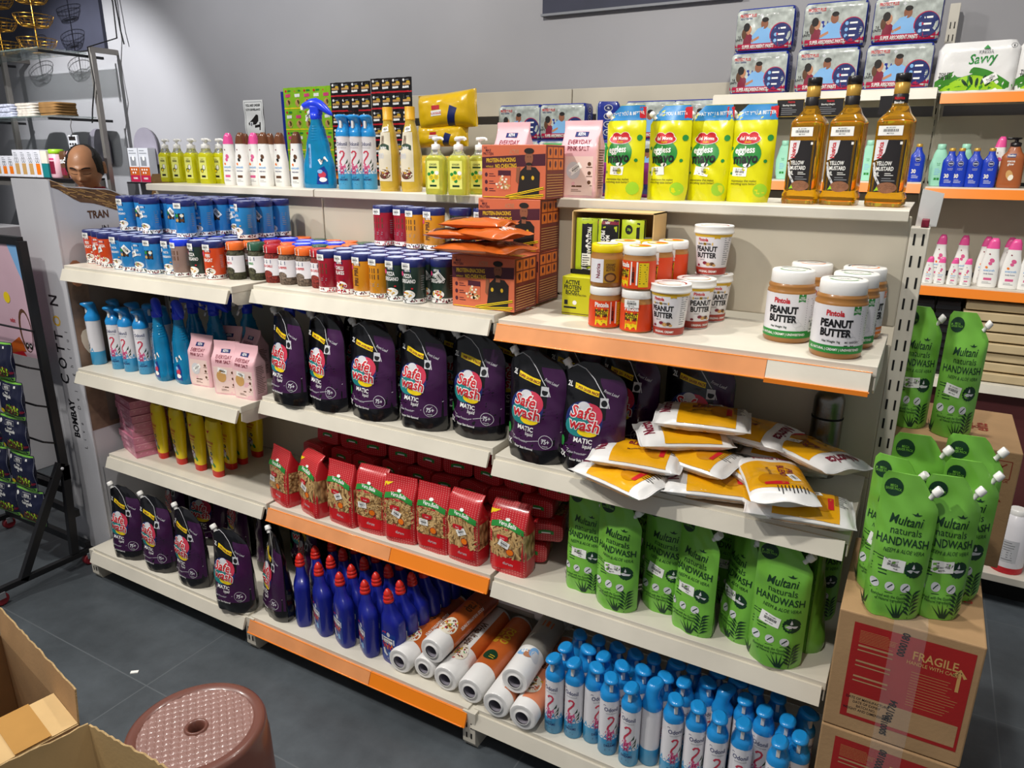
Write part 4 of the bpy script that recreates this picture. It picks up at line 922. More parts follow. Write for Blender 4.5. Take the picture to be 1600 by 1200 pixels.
def lotion(cap='pink', h=.20, w_=.030):
    root = thing('lotion_bottle', 'lotion bottle', 'bottle'); k = h / .2; H = .158 * k
    a = curve([(0, w_ * .95), (.006, w_), (H * .5, w_ * .95), (H, w_ * .66)]); b = curve([(0, .018 * k), (.006, .02 * k), (H, .0165 * k)]); s = Sec(H, a, b, 2.8, n=26); mb = MB(); s.body(mb, M.plastic_white, nz=14); d = D(mb, s, .0004)
    c = {'pink': M.plastic_pink, 'brown': M.plastic_brown}[cap]; acc = M.flower2 if cap == 'pink' else M.brownprint
    d.text('everyuth', 0, H * .42, .0085 * k, M.sky, .0002, .03); d.text('body lotion', 0, H * .34, .0055 * k, M.navy, .0002, .02); d.rect(-.012 * k, .012 * k, H * .19, H * .25, acc); d.scribble(0, H * .14, .03 * k, 2, .005, M.grey)
    for x, z, r_, m in ((.004, .7, .009, acc), (.0, .62, .007, M.flower2 if cap == 'pink' else M.hairdark), (-.009, .52, .005, M.orange), (-.006, .86, .003, M.maroon)): d.ell(x * k, H * z, r_ * k * .8, r_ * k, m, .0002, 12, 1, .5)
    mb.build('bottle_body', root); mb = MB(); s2 = Sec(h, lin([(H, w_ * .68), (h * .93, w_ * .52), (h, w_ * .30)]), lin([(H, .017 * k), (h * .95, .014 * k), (h, .006 * k)]), 2.6, n=26, cx=lin([(H, 0), (h, .003)])); s2.body(mb, c, H, h, 8); mb.build('cap', root); return root
P_['lotion_pink'] = lotion('pink'); P_['lotion_brown'] = lotion('brown'); P_['lotion_small'] = lotion('pink', .11, .020)

def trigger():
    root = thing('spray_bottle', 'spray bottle', 'spray bottle'); H = .205
    a = curve([(0, .048), (.008, .050), (.06, .048), (.12, .034), (.17, .024), (.19, .016), (H, .0135)]); b = curve([(0, .026), (.008, .028), (.12, .024), (.19, .015), (H, .0135)]); s = Sec(H, a, b, 2.6, n=30); mb = MB(); s.body(mb, M.liquid_blue, nz=24); d = D(mb, s, .0005)
    d.poly([(.006, .012), (.040, .012), (.038, .05), (.030, .066), (.012, .055)], M.film_bluelabel, .0001); d.ell(.024, .04, .011, .010, M.flamingo, .0004, 12); d.ell(.026, .026, .011, .007, M.paper, .0005, 12); d.ell(.018, .05, .008, .006, M.sky, .0005, 12); d.sticker(.026, .082, .022, .016, .5, .0006)
    d.rect(-.016, -.008, .06, .13, M.sky, .0002); d.text('GLASS CLEANER', -.012, .095, .006, M.navy, .0004, .02, 0, pi / 2)
    for k in range(6): lathe(mb, [(a(.14 + k * .008) + .0006, .14 + k * .008), (a(.14 + k * .008) + .0014, .142 + k * .008), (a(.144 + k * .008) + .0006, .144 + k * .008)], M.liquid_blue, 24, False, False, oy=b(.14 + k * .008) / a(.14 + k * .008))
    mb.build('bottle_body', root); mb = MB()
    lathe(mb, [(.015, H - .004), (.0165, H - .002), (.0165, H + .014), (.012, H + .016)], M.plastic_royal, 18)
    hd = [(-.042, .036, .008), (-.036, .037, .0105), (-.014, .042, .0165), (.004, .042, .0195), (.022, .034, .018), (.040, .020, .013), (.052, .010, .005)]
    loft(mb, [[(x, yy * .8, H + zc + zz) for yy, zz in [(r_ * .9 * cos(t), r_ * .85 * sin(t)) for t in [2 * pi * k / 16 for k in range(16)]]] for x, zc, r_ in hd], M.plastic_royal)
    box(mb, -.014, .016, -.012, .012, H + .008, H + .036, M.plastic_royal, .004); mb.build('spray_head', root)
    mb = MB(); tube(mb, [(-.012, 0, H + .024), (-.024, 0, H + .016), (-.028, 0, H + .004), (-.033, 0, H - .008)], [.006, .0052, .0045, .003], M.plastic_white, 8); box(mb, -.046, -.038, -.006, .006, H + .024, H + .036, M.plastic_white, .001); mb.build('trigger', root); return root
P_['trigger'] = trigger()

def syrup():
    root = thing('syrup_bottle', 'bottle', 'bottle'); R = .032; H = .225; zr = curve([(0, .030), (.004, .032), (.10, .032), (.16, .024), (.205, .014), (H, .0138)]); mb = MB()
    lathe(mb, [(zr(H * k / 26), H * k / 26) for k in range(27)], M.syrup if hasattr(M, 'syrup') else mat('syrup', srgb('c9a83c'), .12, var=.04, coat=.5), 26); d = D(mb, Cyl(R, zr), .0005)
    d.region(lambda p, q: (lerp(-.026, .024, p), lerp(.03, .17, q)), M.syrup_label if hasattr(M, 'syrup_label') else mat('syrup_label', srgb('e2d9c0'), .45, var=.02), 10, 14); d.region(lambda p, q: (lerp(-.022, .018, p), .118 + .006 * sin(pi * p) + lerp(0, .014, q)), M.darkgreen, 6, 1, .0004); d.text('badam', -.002, .123, .008, M.paper, .0008, .03)
    d.text('300', -.012, .095, .016, M.silverprint, .0004, .04); d.ell(.0, .05, .020, .014, M.brownprint, .0003, 16); rr = random.Random(1)
    for k in range(24): d.ell(.0 + rr.gauss(0, .008), .054 + rr.gauss(0, .005), .003, .0024, rr.choice((M.tan, M.maroon, M.gold, M.cream)), .0006 + .0001 * (k % 3), 6, 1)
    for k in range(3): d.line([(-.012 + k * .005, .135), (-.010 + k * .004, .16)], .002, M.brownprint, .0004)
    d.sticker(.004, .178, .03, .014, .1, .0008); mb.build('bottle_body', root)
    mb = MB(); lathe(mb, [(.0150, H - .022), (.0155, H - .02), (.0155, H - .018), (.0145, H - .017), (.0152, H + .014), (.0145, H + .016)], M.capyellow if hasattr(M, 'capyellow') else mat('capyellow', srgb('e0a81c'), .35, var=.03), 20); mb.build('cap', root); return root
P_['syrup'] = syrup()

def oilbottle(seed=0):
    root = thing('oil_bottle', 'oil bottle', 'bottle'); H = .262; R_ = .0395
    a = curve([(0, .040), (.004, .0415), (.026, .0415), (.030, .0385), (.16, .0385), (.19, .0385), (.215, .024), (.235, .0145), (H, .0140)]); s = Sec(H, a, lambda z: a(z) * .98, 5, n=40)
    s.p = 5; mb = MB()
    def secp(z): return 5 if z < .19 else lerp(5, 2.2, min(1, (z - .19) / .03))
    rings = []; 
    for k in range(45): z = H * k / 44; rings.append(sring(a(z), a(z) * .98, z, secp(z), 40))
    loft(mb, rings, M.liquid_oil); d = D(mb, s, .0006)
    d.rect(-.031, .031, .034, .150, M.oil_label if hasattr(M, 'oil_label') else mat('oil_label', srgb('211e20'), .4, var=0)); d.poly([(-.031, .150), (-.031, .104), (-.018, .110), (-.010, .122), (-.006, .150)][::-1], M.can_white, .0002)
    d.line([(-.030, .10), (-.024, .07), (-.012, .05), (.004, .036)], .005, M.silverprint, .0003); d.text('Nutrica', -.0150, .127, .0105, M.red, .0005, .04, 0, pi / 2); d.text('YELLOW', -.008, .094, .0092, M.paper, .0005, .03, 0, 0, .8); d.text('MUSTARD', -.005, .082, .0092, M.paper, .0005, .03, 0, 0, .8); d.text('OIL', -.021, .070, .0092, M.paper, .0005, .03, 0, 0, .8)
    d.scribble(.006, .076, .02, 2, .004, M.paper); d.scribble(.006, .065, .03, 2, .005, M.grey); d.ell(.004, .044, .022, .0125, M.peanut2 if hasattr(M, 'peanut2') else mat('peanut2', srgb('8c5b3e'), .6, bump=.5, bscale=400, var=.1, vscale=90), .0004, 20); d.rect(.019, .024, .140, .146, M.paper, .0004)
    d.poly([(-.022, .036), (-.016, .046), (-.012, .038)][::-1], M.lime, .0006); d.sticker(-.004, .170, .05, .021, .0, .0022)
    mb.build('bottle_body', root)
    mb = MB(); lathe(mb, [(.0150, H - .012), (.0160, H - .01), (.0160, H + .012), (.015, H + .013)], M.lidgold, 22, cap1=False); lathe(mb, [(.015, H + .013), (.0168, H + .0135), (.0168, H + .030), (.0155, H + .032)], M.plastic_dark, 22); mb.build('cap', root)
    mb = MB(); lathe(mb, [(.0155, .222), (.0165, .224), (.0165, .248), (.0155, .25)], M.oil_label, 22, False, False)
    if seed < 2:
        box(mb, -.080, -.014, -.0175, -.0165, .206, .246, M.oil_label, .0003); d = D(mb, front_of(-.0175), .0003); d.text('Nutrica', -.045, .238, .005, M.red, 0, .03); d.text('Blending Lifestyle', -.05, .231, .004, M.paper, 0, .02); d.scribble(-.048, .226, .04, 4, .0045, M.grey); d.line([(-.0795, .2065), (-.0145, .2065), (-.0145, .2455), (-.0795, .2455), (-.0795, .2065)], .0008, M.gold)
    else:
        box(mb, -.040, -.014, -.0175, -.0165, .206, .246, M.oil_label, .0003); d = D(mb, Cyl(.0167), .0004); d.text('Nutrica', 0, .238, .0065, M.red, 0, .04); d.text('Blending', 0, .229, .0055, M.paper, 0, .03)
    mb.build('neck_tag', root); return root
P_['oil'] = [oilbottle(0), oilbottle(1), oilbottle(2)]

def flask():
    root = thing('steel_flask', 'brushed steel vacuum flask with a black ring, behind the gold pouches', 'flask'); mb = MB()
    mat('brushed', srgb('8f8c84'), .28, metal=1, bump=.1, bscale=200, var=.08); lathe(mb, [(.031, 0), (.033, .004), (.033, .145), (.0325, .148)], M.brushed, 32); mb.build('flask_body', root)
    mb = MB(); lathe(mb, [(.0334, .148), (.0338, .149), (.0338, .152), (.0334, .153)], M.slot_black, 32); mb.build('ring', root)
    mb = MB(); lathe(mb, [(.0325, .153), (.0325, .19), (.031, .200), (.026, .209), (.018, .214), (.004, .216)], M.brushed, 32); mb.build('cup', root); return root

def tubebottle():
    root = thing('mosquito_lotion_bottle', 'yellow bottle', 'bottle'); H = .155; mb = MB()
    a = curve([(0, .018), (.03, .022), (.1, .0265), (.15, .027), (H, .024)]); b = curve([(0, .013), (.1, .017), (.14, .016), (H, .010)]); z0 = .018
    s = Sec(H, lambda z: a(z - z0), lambda z: b(z - z0), 2.6, n=26); s.body(mb, M.plastic_yellow, z0, H + z0, 14); d = D(mb, s, .0004)
    d.poly([(-.014, .146), (.006, .146), (-.002, .136)][::-1], M.red); d.text('Odomos', -.002, .106, .011, M.red, .0002, .01, .2, -.05, .8); d.rect(-.014, .010, .096, .099, M.red); d.text('NATURALS', 0, .088, .004, M.red, .0002); d.ell(.002, .074, .0055, .0055, M.darkgreen, 0, 14, 1); d.ell(.002, .074, .002, .002, M.paper, .0003, 8, 1)
    for k in range(5): d.ell(-.004 + .004 * cos(k * 1.25), .052 + .008 * sin(k * 1.25), .005, .007, M.purpleprint if k % 2 else M.silverprint, .0002 + k * .0001, 10, 1, k)
    d.ell(.006, .038, .005, .008, M.green, .0002, 8, 1, .5); d.ell(-.007, .038, .004, .008, M.green, .0002, 8, 1, -.5); mb.build('bottle_body', root)
    mb = MB(); s2 = Sec(.02, lin([(0, .0165), (.02, .0185)]), lin([(0, .0125), (.02, .0135)]), 2.8, n=24); s2.body(mb, M.plastic_red, 0, .019, 3); mb.build('cap', root); return root
P_['tube'] = tubebottle()

def pinkbox(k=0):
    root = thing('pink_gift_box', 'pink box', 'box'); mb = MB(); mat('pink_card', srgb('c67a92'), .4, bump=.05, var=.08, vscale=20, coat=.2) if not hasattr(M, 'pink_card') else None; box(mb, -.075, .075, -.06, .06, 0, .026, M.pink_card, .002); d = D(mb, front_of(-.06), .0003); rr = random.Random(k)
    d.rect(-.07, .07, .0225, .024, M.film_pink, 0, 0, .1); d.rect(-.02, .02, .006, .017, M.pinkpale if hasattr(M, 'pinkpale') else mat('pinkpale', srgb('dba3b4'), .4, var=0), 0, 0, .1)
    for q in range(6): d.ell(-.064 + q * .024, .012 + .004 * rr.random(), .004, .003, M.pinkpale, .0001, 8, 1)
    e = D(mb, right_of(.075), .0003); e.rect(-.055, .055, .0225, .024, M.film_pink, 0, 0, .1)
    for q in range(5): e.ell(-.044 + q * .02, .011 + .006 * rr.random(), .004, .002, M.pinkpale, .0001, 8, 1, .5)
    e = D(mb, top_of(.026), .0003); e.rect(-.035, .035, -.03, .03, M.brownprint); e.ell(0, 0, .022, .018, M.tan, .0003, 16); e.ell(.01, .004, .01, .008, M.skin, .0005, 10)
    mb.build('carton', root); return root
P_['pinkbox'] = pinkbox()

# ---- adult diaper packs and tissue packs
def diaper(seed=0):
    root = thing('diaper_pack', 'diaper pack', 'pack'); W_, D_, H = .27, .12, .175; s = Sec(H, curve([(0, W_ / 2 - .006), (.02, W_ / 2), (H - .02, W_ / 2), (H, W_ / 2 - .008)]), curve([(0, D_ / 2 - .008), (.02, D_ / 2), (H - .02, D_ / 2), (H, D_ / 2 - .012)]), 9, seed, .0022, 56)
    mb = MB(); s.body(mb, M.film_blue, nz=14); d = D(mb, s, .0017)
    if not hasattr(M, 'pack_leaf'): mat('pack_leaf', srgb('b9c0ba'), .3, crinkle=.2, bscale=24, var=.22, vscale=26, coat=.35)
    x0, x1 = -W_ / 2 + .006, W_ / 2 - .006; d.region(lambda p, q: (lerp(x0, x1, p), lerp(.006, H - .006, q)), M.pack_leaf, 30, 16, 0)
    d.region(lambda p, q: (lerp(x0, x1, p), lerp(.006, .030, q)), M.maroonband if hasattr(M, 'maroonband') else mat('maroonband', srgb('b01f45'), .35, var=0), 18, 2, .0004); d.text('SUPER ABSORBENT PANTS', -.022, .012, .0135, M.paper, .0012, .03, .1, 0, .82, .3)
    d.text('Liberty', -.092, .152, .007, M.navy, .0008, .01, .2); d.text('PROTECT PLUS', -.076, .139, .0125, M.red, .0008, .04, 0, 0, .8, .3); d.text('ADULT DIAPERS', -.084, .130, .0068, M.navy, .0008, .03); d.rect(-.022, -.008, .140, .145, M.silverprint, .0008); d.rect(-.0175, -.0125, .1355, .1495, M.silverprint, .0008)
    # couple: woman in maroon, man in sky blue
    d.poly([(-.092, .030), (-.052, .030), (-.050, .062), (-.070, .078), (-.090, .068)], M.maroon, .0006); d.ell(-.068, .086, .012, .019, M.skin, .0008, 14, 2, -.1); d.ell(-.079, .098, .015, .018, M.hairdark, .0010, 14); d.ell(-.090, .072, .011, .022, M.brownprint, .0007, 12)
    d.poly([(-.054, .030), (.036, .030), (.050, .050), (.038, .080), (.006, .098), (-.028, .090), (-.052, .062)], M.sky, .0006, .03); d.ell(.002, .108, .0165, .021, M.skin2, .0009, 14, 2, .1); d.ell(.004, .124, .0155, .010, M.hairdark, .0011, 12); d.poly([(-.054, .044), (-.02, .060), (-.018, .050), (-.05, .034)][::-1], M.skin, .0011)
    d.ell(.078, .062, .049, .047, M.maroonband, .0008, 28); d.ell(.080, .060, .0465, .0455, M.navy, .0011, 28)
    for k in range(3): d.ell(.056, .085 - k * .024, .007, .0075, M.sky, .0014, 12, 1); d.rect(.068, .1 - k * .003, .082 - k * .024, .089 - k * .024, M.paper, .0014)
    d.text('7-8\nUNITS', -.112, .055, .010, M.ink, .0008, .03)
    e = D(mb, s.right(), .0008)
    for k in range(4): e.ell(0, .03 + k * .038, .022, .0155, M.silverprint, 0, 18, 1); e.ell(0, .03 + k * .038, .019, .0125, M.navy, .0003, 18, 1); e.text('XL', 0, .026 + k * .038, .010, M.paper, .0006, .03)
    mb.build('wrapped_pack', root); return root
P_['diaper'] = [diaper(0), diaper(4)]
def tissue(seed=0):
    root = thing('tissue_pack', 'tissue pack', 'pack'); W_, D_, H = .30, .12, .20; s = Sec(H, curve([(0, W_ / 2 - .008), (.03, W_ / 2), (H - .03, W_ / 2 - .002), (H, W_ / 2 - .02)]), curve([(0, D_ / 2 - .008), (.03, D_ / 2), (H - .03, D_ / 2), (H, D_ / 2 - .016)]), 6, seed, .006, 48)
    mb = MB(); s.body(mb, M.film_white, nz=14); d = D(mb, s, .0008)
    d.region(lambda p, q: (lerp(-W_ / 2 + .008, W_ / 2 - .008, p), lerp(.006, .022 + .075 * sin(pi * min(1, p * .9 + .1)) ** 1.0, q)), M.film_green2 if hasattr(M, 'film_green2') else mat('film_green2', srgb('3f8a2c'), .3, crinkle=.2, bscale=26, var=.1, coat=.35), 20, 6); d.region(lambda p, q: (lerp(-W_ / 2 + .03, W_ / 2 - .04, p), lerp(.006, .010 + .055 * sin(pi * min(1, p)), q)), M.lime, 18, 4, .0004)
    for k in range(5): d.ell(-.03 + k * .022, .035 + (k % 2) * .01, .006, .02, M.darkgreen, .0008, 10, 1, .7 - k * .35)
    d.text('Savvy', .02, .112, .040, M.green, .0008, .02, .25, .08, 1, .3); d.text('KRESSA', .03, .15, .014, M.grey, .0008, .0, 0, 0, 1, .4); d.poly([(.018, .168), (.03, .182), (.044, .168)][::-1], M.green, .0006); d.text('TOILET\nTISSUES', -.108, .068, .012, M.ink, .0008, .03); d.sticker(.06, .05, .05, .026, .5, .0014); d.arc(.124, .176, .010, .009, 0, 6.28, .001, M.ink, .0006); d.text('6', .124, .171, .010, M.ink, .0006, .02)
    mb.build('wrapped_pack', root); return root
P_['tissue'] = tissue()

def sun_bottle():
    root = thing('sunscreen_bottle', 'blue bottle', 'bottle'); H = .135; a = curve([(0, .026), (.005, .028), (.095, .028), (.125, .012), (H, .011)]); b = curve([(0, .016), (.005, .0175), (.095, .0175), (.125, .011), (H, .010)]); s = Sec(H, a, b, 2.8, n=24); mb = MB(); s.body(mb, M.sunblue if hasattr(M, 'sunblue') else mat('sunblue', srgb('1538b0'), .3, var=0, coat=.3), nz=12); d = D(mb, s, .0004)
    d.ell(.004, .088, .010, .010, M.silverprint, 0, 16, 1); d.ell(.004, .088, .0092, .0092, M.navy, .0002, 16, 1); d.text('NIVEA', .004, .0862, .0045, M.paper, .0004, .03); d.text('protect &\nmoisture', .004, .068, .004, M.silverprint); d.text('30', -.006, .034, .015, M.cream, 0, .05); d.scribble(.002, .026, .026, 3, .005, M.silverprint); mb.build('bottle_body', root)
    mb = MB(); lathe(mb, [(.0115, H), (.0118, H + .001), (.0118, H + .010), (.010, H + .012)], M.lidgold, 16); mb.build('cap', root); return root
P_['sun'] = sun_bottle()
def mint():
    root = thing('mint_bottle', 'mint bottle', 'bottle'); H = .15; mb = MB(); s = Sec(H, curve([(0, .026), (.03, .033), (.08, .036), (.13, .026), (H, .018)]), curve([(0, .015), (.05, .019), (.13, .016), (H, .014)]), 2.4, n=24); s.body(mb, M.plastic_mint, nz=14); d = D(mb, s, .0004); d.text('body\nmilk', 0, .09, .006, M.green); d.scribble(0, .07, .024, 4, .007, M.sky); d.rect(-.01, .01, .024, .034, M.green); mb.build('bottle_body', root)
    mb = MB(); lathe(mb, [(.0155, H), (.0165, H + .002), (.0165, H + .020), (.014, H + .022)], M.plastic_mint, 18); mb.build('cap', root); return root
P_['mint'] = mint()
def pumplotion():
    root = thing('body_lotion_bottle', 'brown pump lotion bottle', 'bottle'); H = .16; mb = MB(); s = Sec(H, curve([(0, .040), (.01, .043), (.12, .040), (.145, .024), (H, .017)]), curve([(0, .022), (.01, .025), (.12, .024), (.145, .018), (H, .015)]), 3.2, n=26); s.body(mb, M.cocoa if hasattr(M, 'cocoa') else mat('cocoa', srgb('a0562a'), .35, var=.03, coat=.3), nz=16); d = D(mb, s, .0005)
    d.poly([(-.02, .118), (.008, .118), (.010, .132), (-.022, .132)], M.navy); d.text('Vaseline', -.006, .122, .007, M.paper, .0003, .03); d.text('cocoa\nglow', -.004, .1, .010, M.paper, .0, .02); d.ell(-.002, .05, .012, .02, M.tan, 0, 14, 1, .3); d.ell(.004, .04, .009, .012, M.cream, .0003, 12, 1, -.3); mb.build('bottle_body', root)
    mb = MB(); lathe(mb, [(.019, H), (.0195, H + .002), (.0195, H + .014), (.012, H + .017), (.007, H + .018), (.007, H + .026), (.018, H + .028), (.018, H + .034)], M.plastic_dark, 18); box(mb, -.034, .004, -.008, .008, H + .026, H + .035, M.plastic_dark, .003); mb.build('pump', root); return root
P_['cocoa'] = pumplotion()
# ================================================================== STOCK ON THE GONDOLA
R2 = random.Random(21)
def j(a): return R2.uniform(-a, a)
# ---- bottom shelf, right bay: blue and white air freshener cans (positions read on the plane of their tops)
F1 = [(2.039, -0.431, -.1), (2.097, -0.419, 0), (2.144, -0.407, .8), (2.196, -0.427, .5), (2.260, -0.435, 0), (2.308, -0.399, 2.9), (2.366, -0.420, .5), (2.423, -0.418, .35), (2.478, -0.427, .3), (2.535, -0.419, .1), (2.624, -0.431, 0), (2.667, -0.392, 0)]
F2 = [(2.051, -0.371, 0), (2.094, -0.346, .9), (2.155, -0.358, 0), (2.201, -0.368, .7), (2.254, -0.358, .8), (2.321, -0.361, .7), (2.374, -0.342, 0), (2.414, -0.313, .8), (2.465, -0.336, 2.6), (2.526, -0.335, 0), (2.574, -0.349, -.1), (2.622, -0.361, 0)]
F3 = [(2.052, -0.304, .6), (2.109, -0.311, .4), (2.163, -0.309, .9), (2.217, -0.306, .8), (2.269, -0.299, .3), (2.320, -0.294, 1.2), (2.374, -0.284, 0), (2.429, -0.284, .7), (2.481, -0.280, 1.1), (2.535, -0.279, 0), (2.584, -0.284, .2), (2.658, -0.308, .9)]
FA = apart(F1 + F2 + F3, .0538, 2.0, 2.66); F1, F2, F3 = FA[:len(F1)], FA[len(F1):len(F1) + len(F2)], FA[len(F1) + len(F2):]
for r_, (lst, nm_) in enumerate(((F1, 'front row'), (F2, 'second row'), (F3, 'third row'))):
    for i, (x, y, a) in enumerate(lst):
        back = r_ == 0 and i == 5
        put(P_['odonil_back' if back else 'odonil'], x, y, .129, a, f'blue capped white can, {nth(i, len(lst))} of the {nm_}, bottom right shelf' + (', text side' if back else ''), 'air freshener cans on the bottom right shelf')
# ---- second shelf, left bay: cans
for i, (x, y) in enumerate([(0.011, -0.347), (0.137, -0.345), (0.208, -0.343), (0.285, -0.336)]):
    put(P_['odonil'], x, y, .873, (-1.0, .35, .15, .5)[i], f'blue capped air freshener can, {nth(i, 4)} of the front row, second left shelf', 'air freshener cans on the second left shelf')
for i, (x, y) in enumerate([(0.011, -0.347), (0.137, -0.345), (0.208, -0.343), (0.285, -0.336)]):
    put(P_['odonil'], x + .012, y + .085, .873, (.5, -.3, 1.3, .2)[i], f'blue capped air freshener can, {nth(i, 4)} of the back row, second left shelf', 'air freshener cans on the second left shelf')
# ---- top shelf, middle bay: cans
for i, (x, y) in enumerate([(0.974, 0.041), (1.004, 0.066), (1.035, 0.092)]):
    put(P_['odonil'], x, y, 1.540, .25, f'white air freshener can with blue cap, {nth(i, 3)} of three on the top shelf', 'air freshener cans on the top shelf')
# ---- toilet cleaner bottles
cnt = (3, 5, 7, 7, 8); N_ = ('first', 'second', 'third', 'fourth', 'fifth', 'sixth', 'seventh', 'eighth')
for c, (x, y) in enumerate(((1.085, -.418), (1.183, -.424), (1.283, -.433), (1.382, -.43), (1.478, -.425))):
    for k in range(cnt[c]):
        put(P_['cleaner'], x + .003 * k + (.01 * k if c == 0 else 0), y + .057 * k + (.0 if c else .01 * k), .131, (-.75, -.45, -.4, -.5, -.12)[c] * (1 if k == 0 else .6) + j(.03), f'dark blue bottle with red cap, {N_[k]} from the front in the {("leftmost", "second", "third", "fourth", "rightmost")[c]} file', 'toilet cleaner bottles on the bottom middle shelf')
# ---- food wrap rolls
def roll_at(k, x, y, z, a, lab, tw=0, s=1.14):
    p = P_['roll'][k]; o = put(p, x, y, z, 0, lab, 'food wrap rolls on the bottom shelf', s=s)
    o.rotation_euler = (Matrix.Rotation(a, 3, 'Z') @ Matrix.Rotation(-pi / 2, 3, 'X') @ Matrix.Rotation(tw, 3, 'Z')).to_euler()
RZ = .131 + .0415
roll_at(0, 1.530, -.467, RZ, .02, 'white roll with printed food picture, leftmost on the shelf beside the blue bottles', -.3)
roll_at(1, 1.612, -.455, RZ, .03, 'narrow white roll under the orange printed roll on the bottom middle shelf', .6, 1.0)
roll_at(1, 1.696, -.463, RZ, .03, 'white wrap roll with brown lettering, third of the bottom layer', -.1)
roll_at(2, 1.787, -.470, RZ + .0, .05, 'orange roll with a round dark green mark, fourth of the bottom layer', -.1)
roll_at(4, 1.880, -.482, RZ, .06, 'salmon and white roll just under the grey photo roll, left of two', .9)
roll_at(4, 1.968, -.485, RZ, .06, 'salmon and white roll next to the air freshener cans, right of two', .2)
roll_at(0, 1.640, -.450, RZ + .068, .0, 'orange roll with brown lettering lying on top of the left rolls', .1)
roll_at(3, 1.922, -.448, RZ + .075, .08, 'grey photo printed roll lying on top of the right rolls', .15)
o_ = put(P_['roll'][3], 1.56, -.085, RZ + .075, 0, 'grey lettered roll lying crosswise at the back of the bottom shelf', 'food wrap rolls on the bottom shelf', s=1.14); o_.rotation_euler = (Matrix.Rotation(pi / 2, 3, 'Z') @ Matrix.Rotation(-pi / 2, 3, 'X') @ Matrix.Rotation(pi, 3, 'Z')).to_euler()
o_.location = (1.93, -.085, RZ + .062)
# ---- laundry pouches
LG = 'laundry liquid pouches'
def lp(i, x, y, z, a, lab, s=1.03, rx=0): put(P_['laundry'][i % 3], x, y, z, a, lab, LG, rx=rx, s=s)
for i, (x, y) in enumerate([(0.185, -0.437), (0.364, -0.436), (0.557, -0.440), (0.817, -0.469)]):
    lp(i, x, y, .135, (.05, .0, -.1, .05)[i], f'black and purple laundry pouch at the front of the bottom left shelf, {nth(i, 4)}')
for i, (x, y) in enumerate(((.16, -.30), (.33, -.29), (.50, -.27), (.67, -.29), (.82, -.22))):
    lp(i + 1, x + .03, y + .08, .135, (-.3, .3, -.4, -.9, .2)[i], f'shaded black laundry pouch behind the front row, bottom left shelf, {nth(i, 5)}', 1.03)
(x, y), = [(0.972, -0.415)]
lp(0, x, y, .131, -.5, 'black laundry pouch turned sideways at the left end of the bottom middle shelf'); lp(1, x - .0, y + .16, .131, -.5, 'black laundry pouch in shade behind the sideways pouch, bottom middle shelf')
lp(2, 1.09, -.11, .131, -.1, 'black laundry pouch in the far back of the bottom middle shelf')
for i, (x, y) in enumerate([(1.025, -0.326), (1.172, -0.311), (1.350, -0.308), (1.528, -0.298), (1.703, -0.277)]):
    lp(i, x, y, .889, (-.25, -.2, -.05, -.1, -.05)[i], f'black laundry pouch at the front of the second middle shelf, {nth(i, 5)}')
    lp(i + 1, x + .03, y + .135, .889, (-.2, .1, -.3, .1, .0)[i], f'black laundry pouch behind the front row of the second middle shelf, {nth(i, 5)}', .99, -.06)
for i, (x, y) in enumerate([(1.909, -0.313), (2.067, -0.311)]):
    lp(i + 2, x, y, .875, (-.12, .05)[i], ('black laundry pouch at the front left of the second right shelf', 'black laundry pouch nearest the gold pouches, foremost on its shelf')[i], (1.03, 1.0)[i])
lp(0, 1.93, -.13, .875, .0, 'black laundry pouch behind the front left pouch of the second right shelf', 1.03)
lp(1, 2.10, -.15, .875, -.1, 'black laundry pouch half hidden behind the foremost laundry pouch', 1.03)
lp(2, 2.285, -.13, .875, -.05, 'black laundry pouch standing alone behind the gold pouches', 1.05)
# ---- glass cleaner spray bottles
TG = 'glass cleaner spray bottles'
for i, (x, y) in enumerate([(0.397, -0.341), (0.494, -0.329)]):
    put(P_['trigger'], x, y, .873, (-.45, -.35)[i], f'blue glass cleaner spray bottle at the front of the second left shelf, {("left", "right")[i]} of two', TG, s=1.12)
    put(P_['trigger'], x + .05, y + .11, .873, .3, f'blue glass cleaner spray bottle in the middle row behind the {("left", "right")[i]} front one', TG, s=1.12)
    put(P_['trigger'], x + .12, y + .20, .873, 1.2, f'blue glass cleaner spray bottle at the back, {("left", "right")[i]} of two', TG, s=1.12)
put(P_['trigger'], .80, -.10, .873, .5, 'lone blue spray bottle behind the pink salt packets', TG, s=1.12)
(x, y), = [(0.828, 0.069)]
put(P_['trigger'], x, y, 1.540, .12, 'bright blue glass cleaner spray bottle with royal blue trigger on the top shelf', TG, s=(1.28, 1.14, 1.14))
# ---- pink salt packets
for i, (x, y, a) in enumerate([(0.596, -0.318, .1), (0.746, -0.338, .25), (0.841, -0.338, .05), (0.569, -0.225, .3), (0.678, -0.215, -.2)]):
    put(P_['salt'][i % 3], x, y + (.05 if i > 2 else 0), .873, a, ('pink salt packet, leftmost of the front three on the second left shelf', 'pink salt packet in the middle of the front three', 'pink salt packet at the right end of the front three', 'crumpled pink salt packet behind the left pair', 'crumpled pink salt packet behind the right pair')[i], 'pink salt packets', s=.98)
(x, y), = [(1.859, 0.035)]
put(P_['salt'][0], x, y + .0, 1.540, .0, 'pink salt packet on the top shelf right of the orange brown boxes', 'pink salt packets', s=(1.1, 1, 1.12)); put(P_['salt'][2], x - .235, y + .02, 1.540, -.05, 'pink salt packet on the top shelf half hidden by the snack boxes', 'pink salt packets', s=(1.1, 1, 1.12))
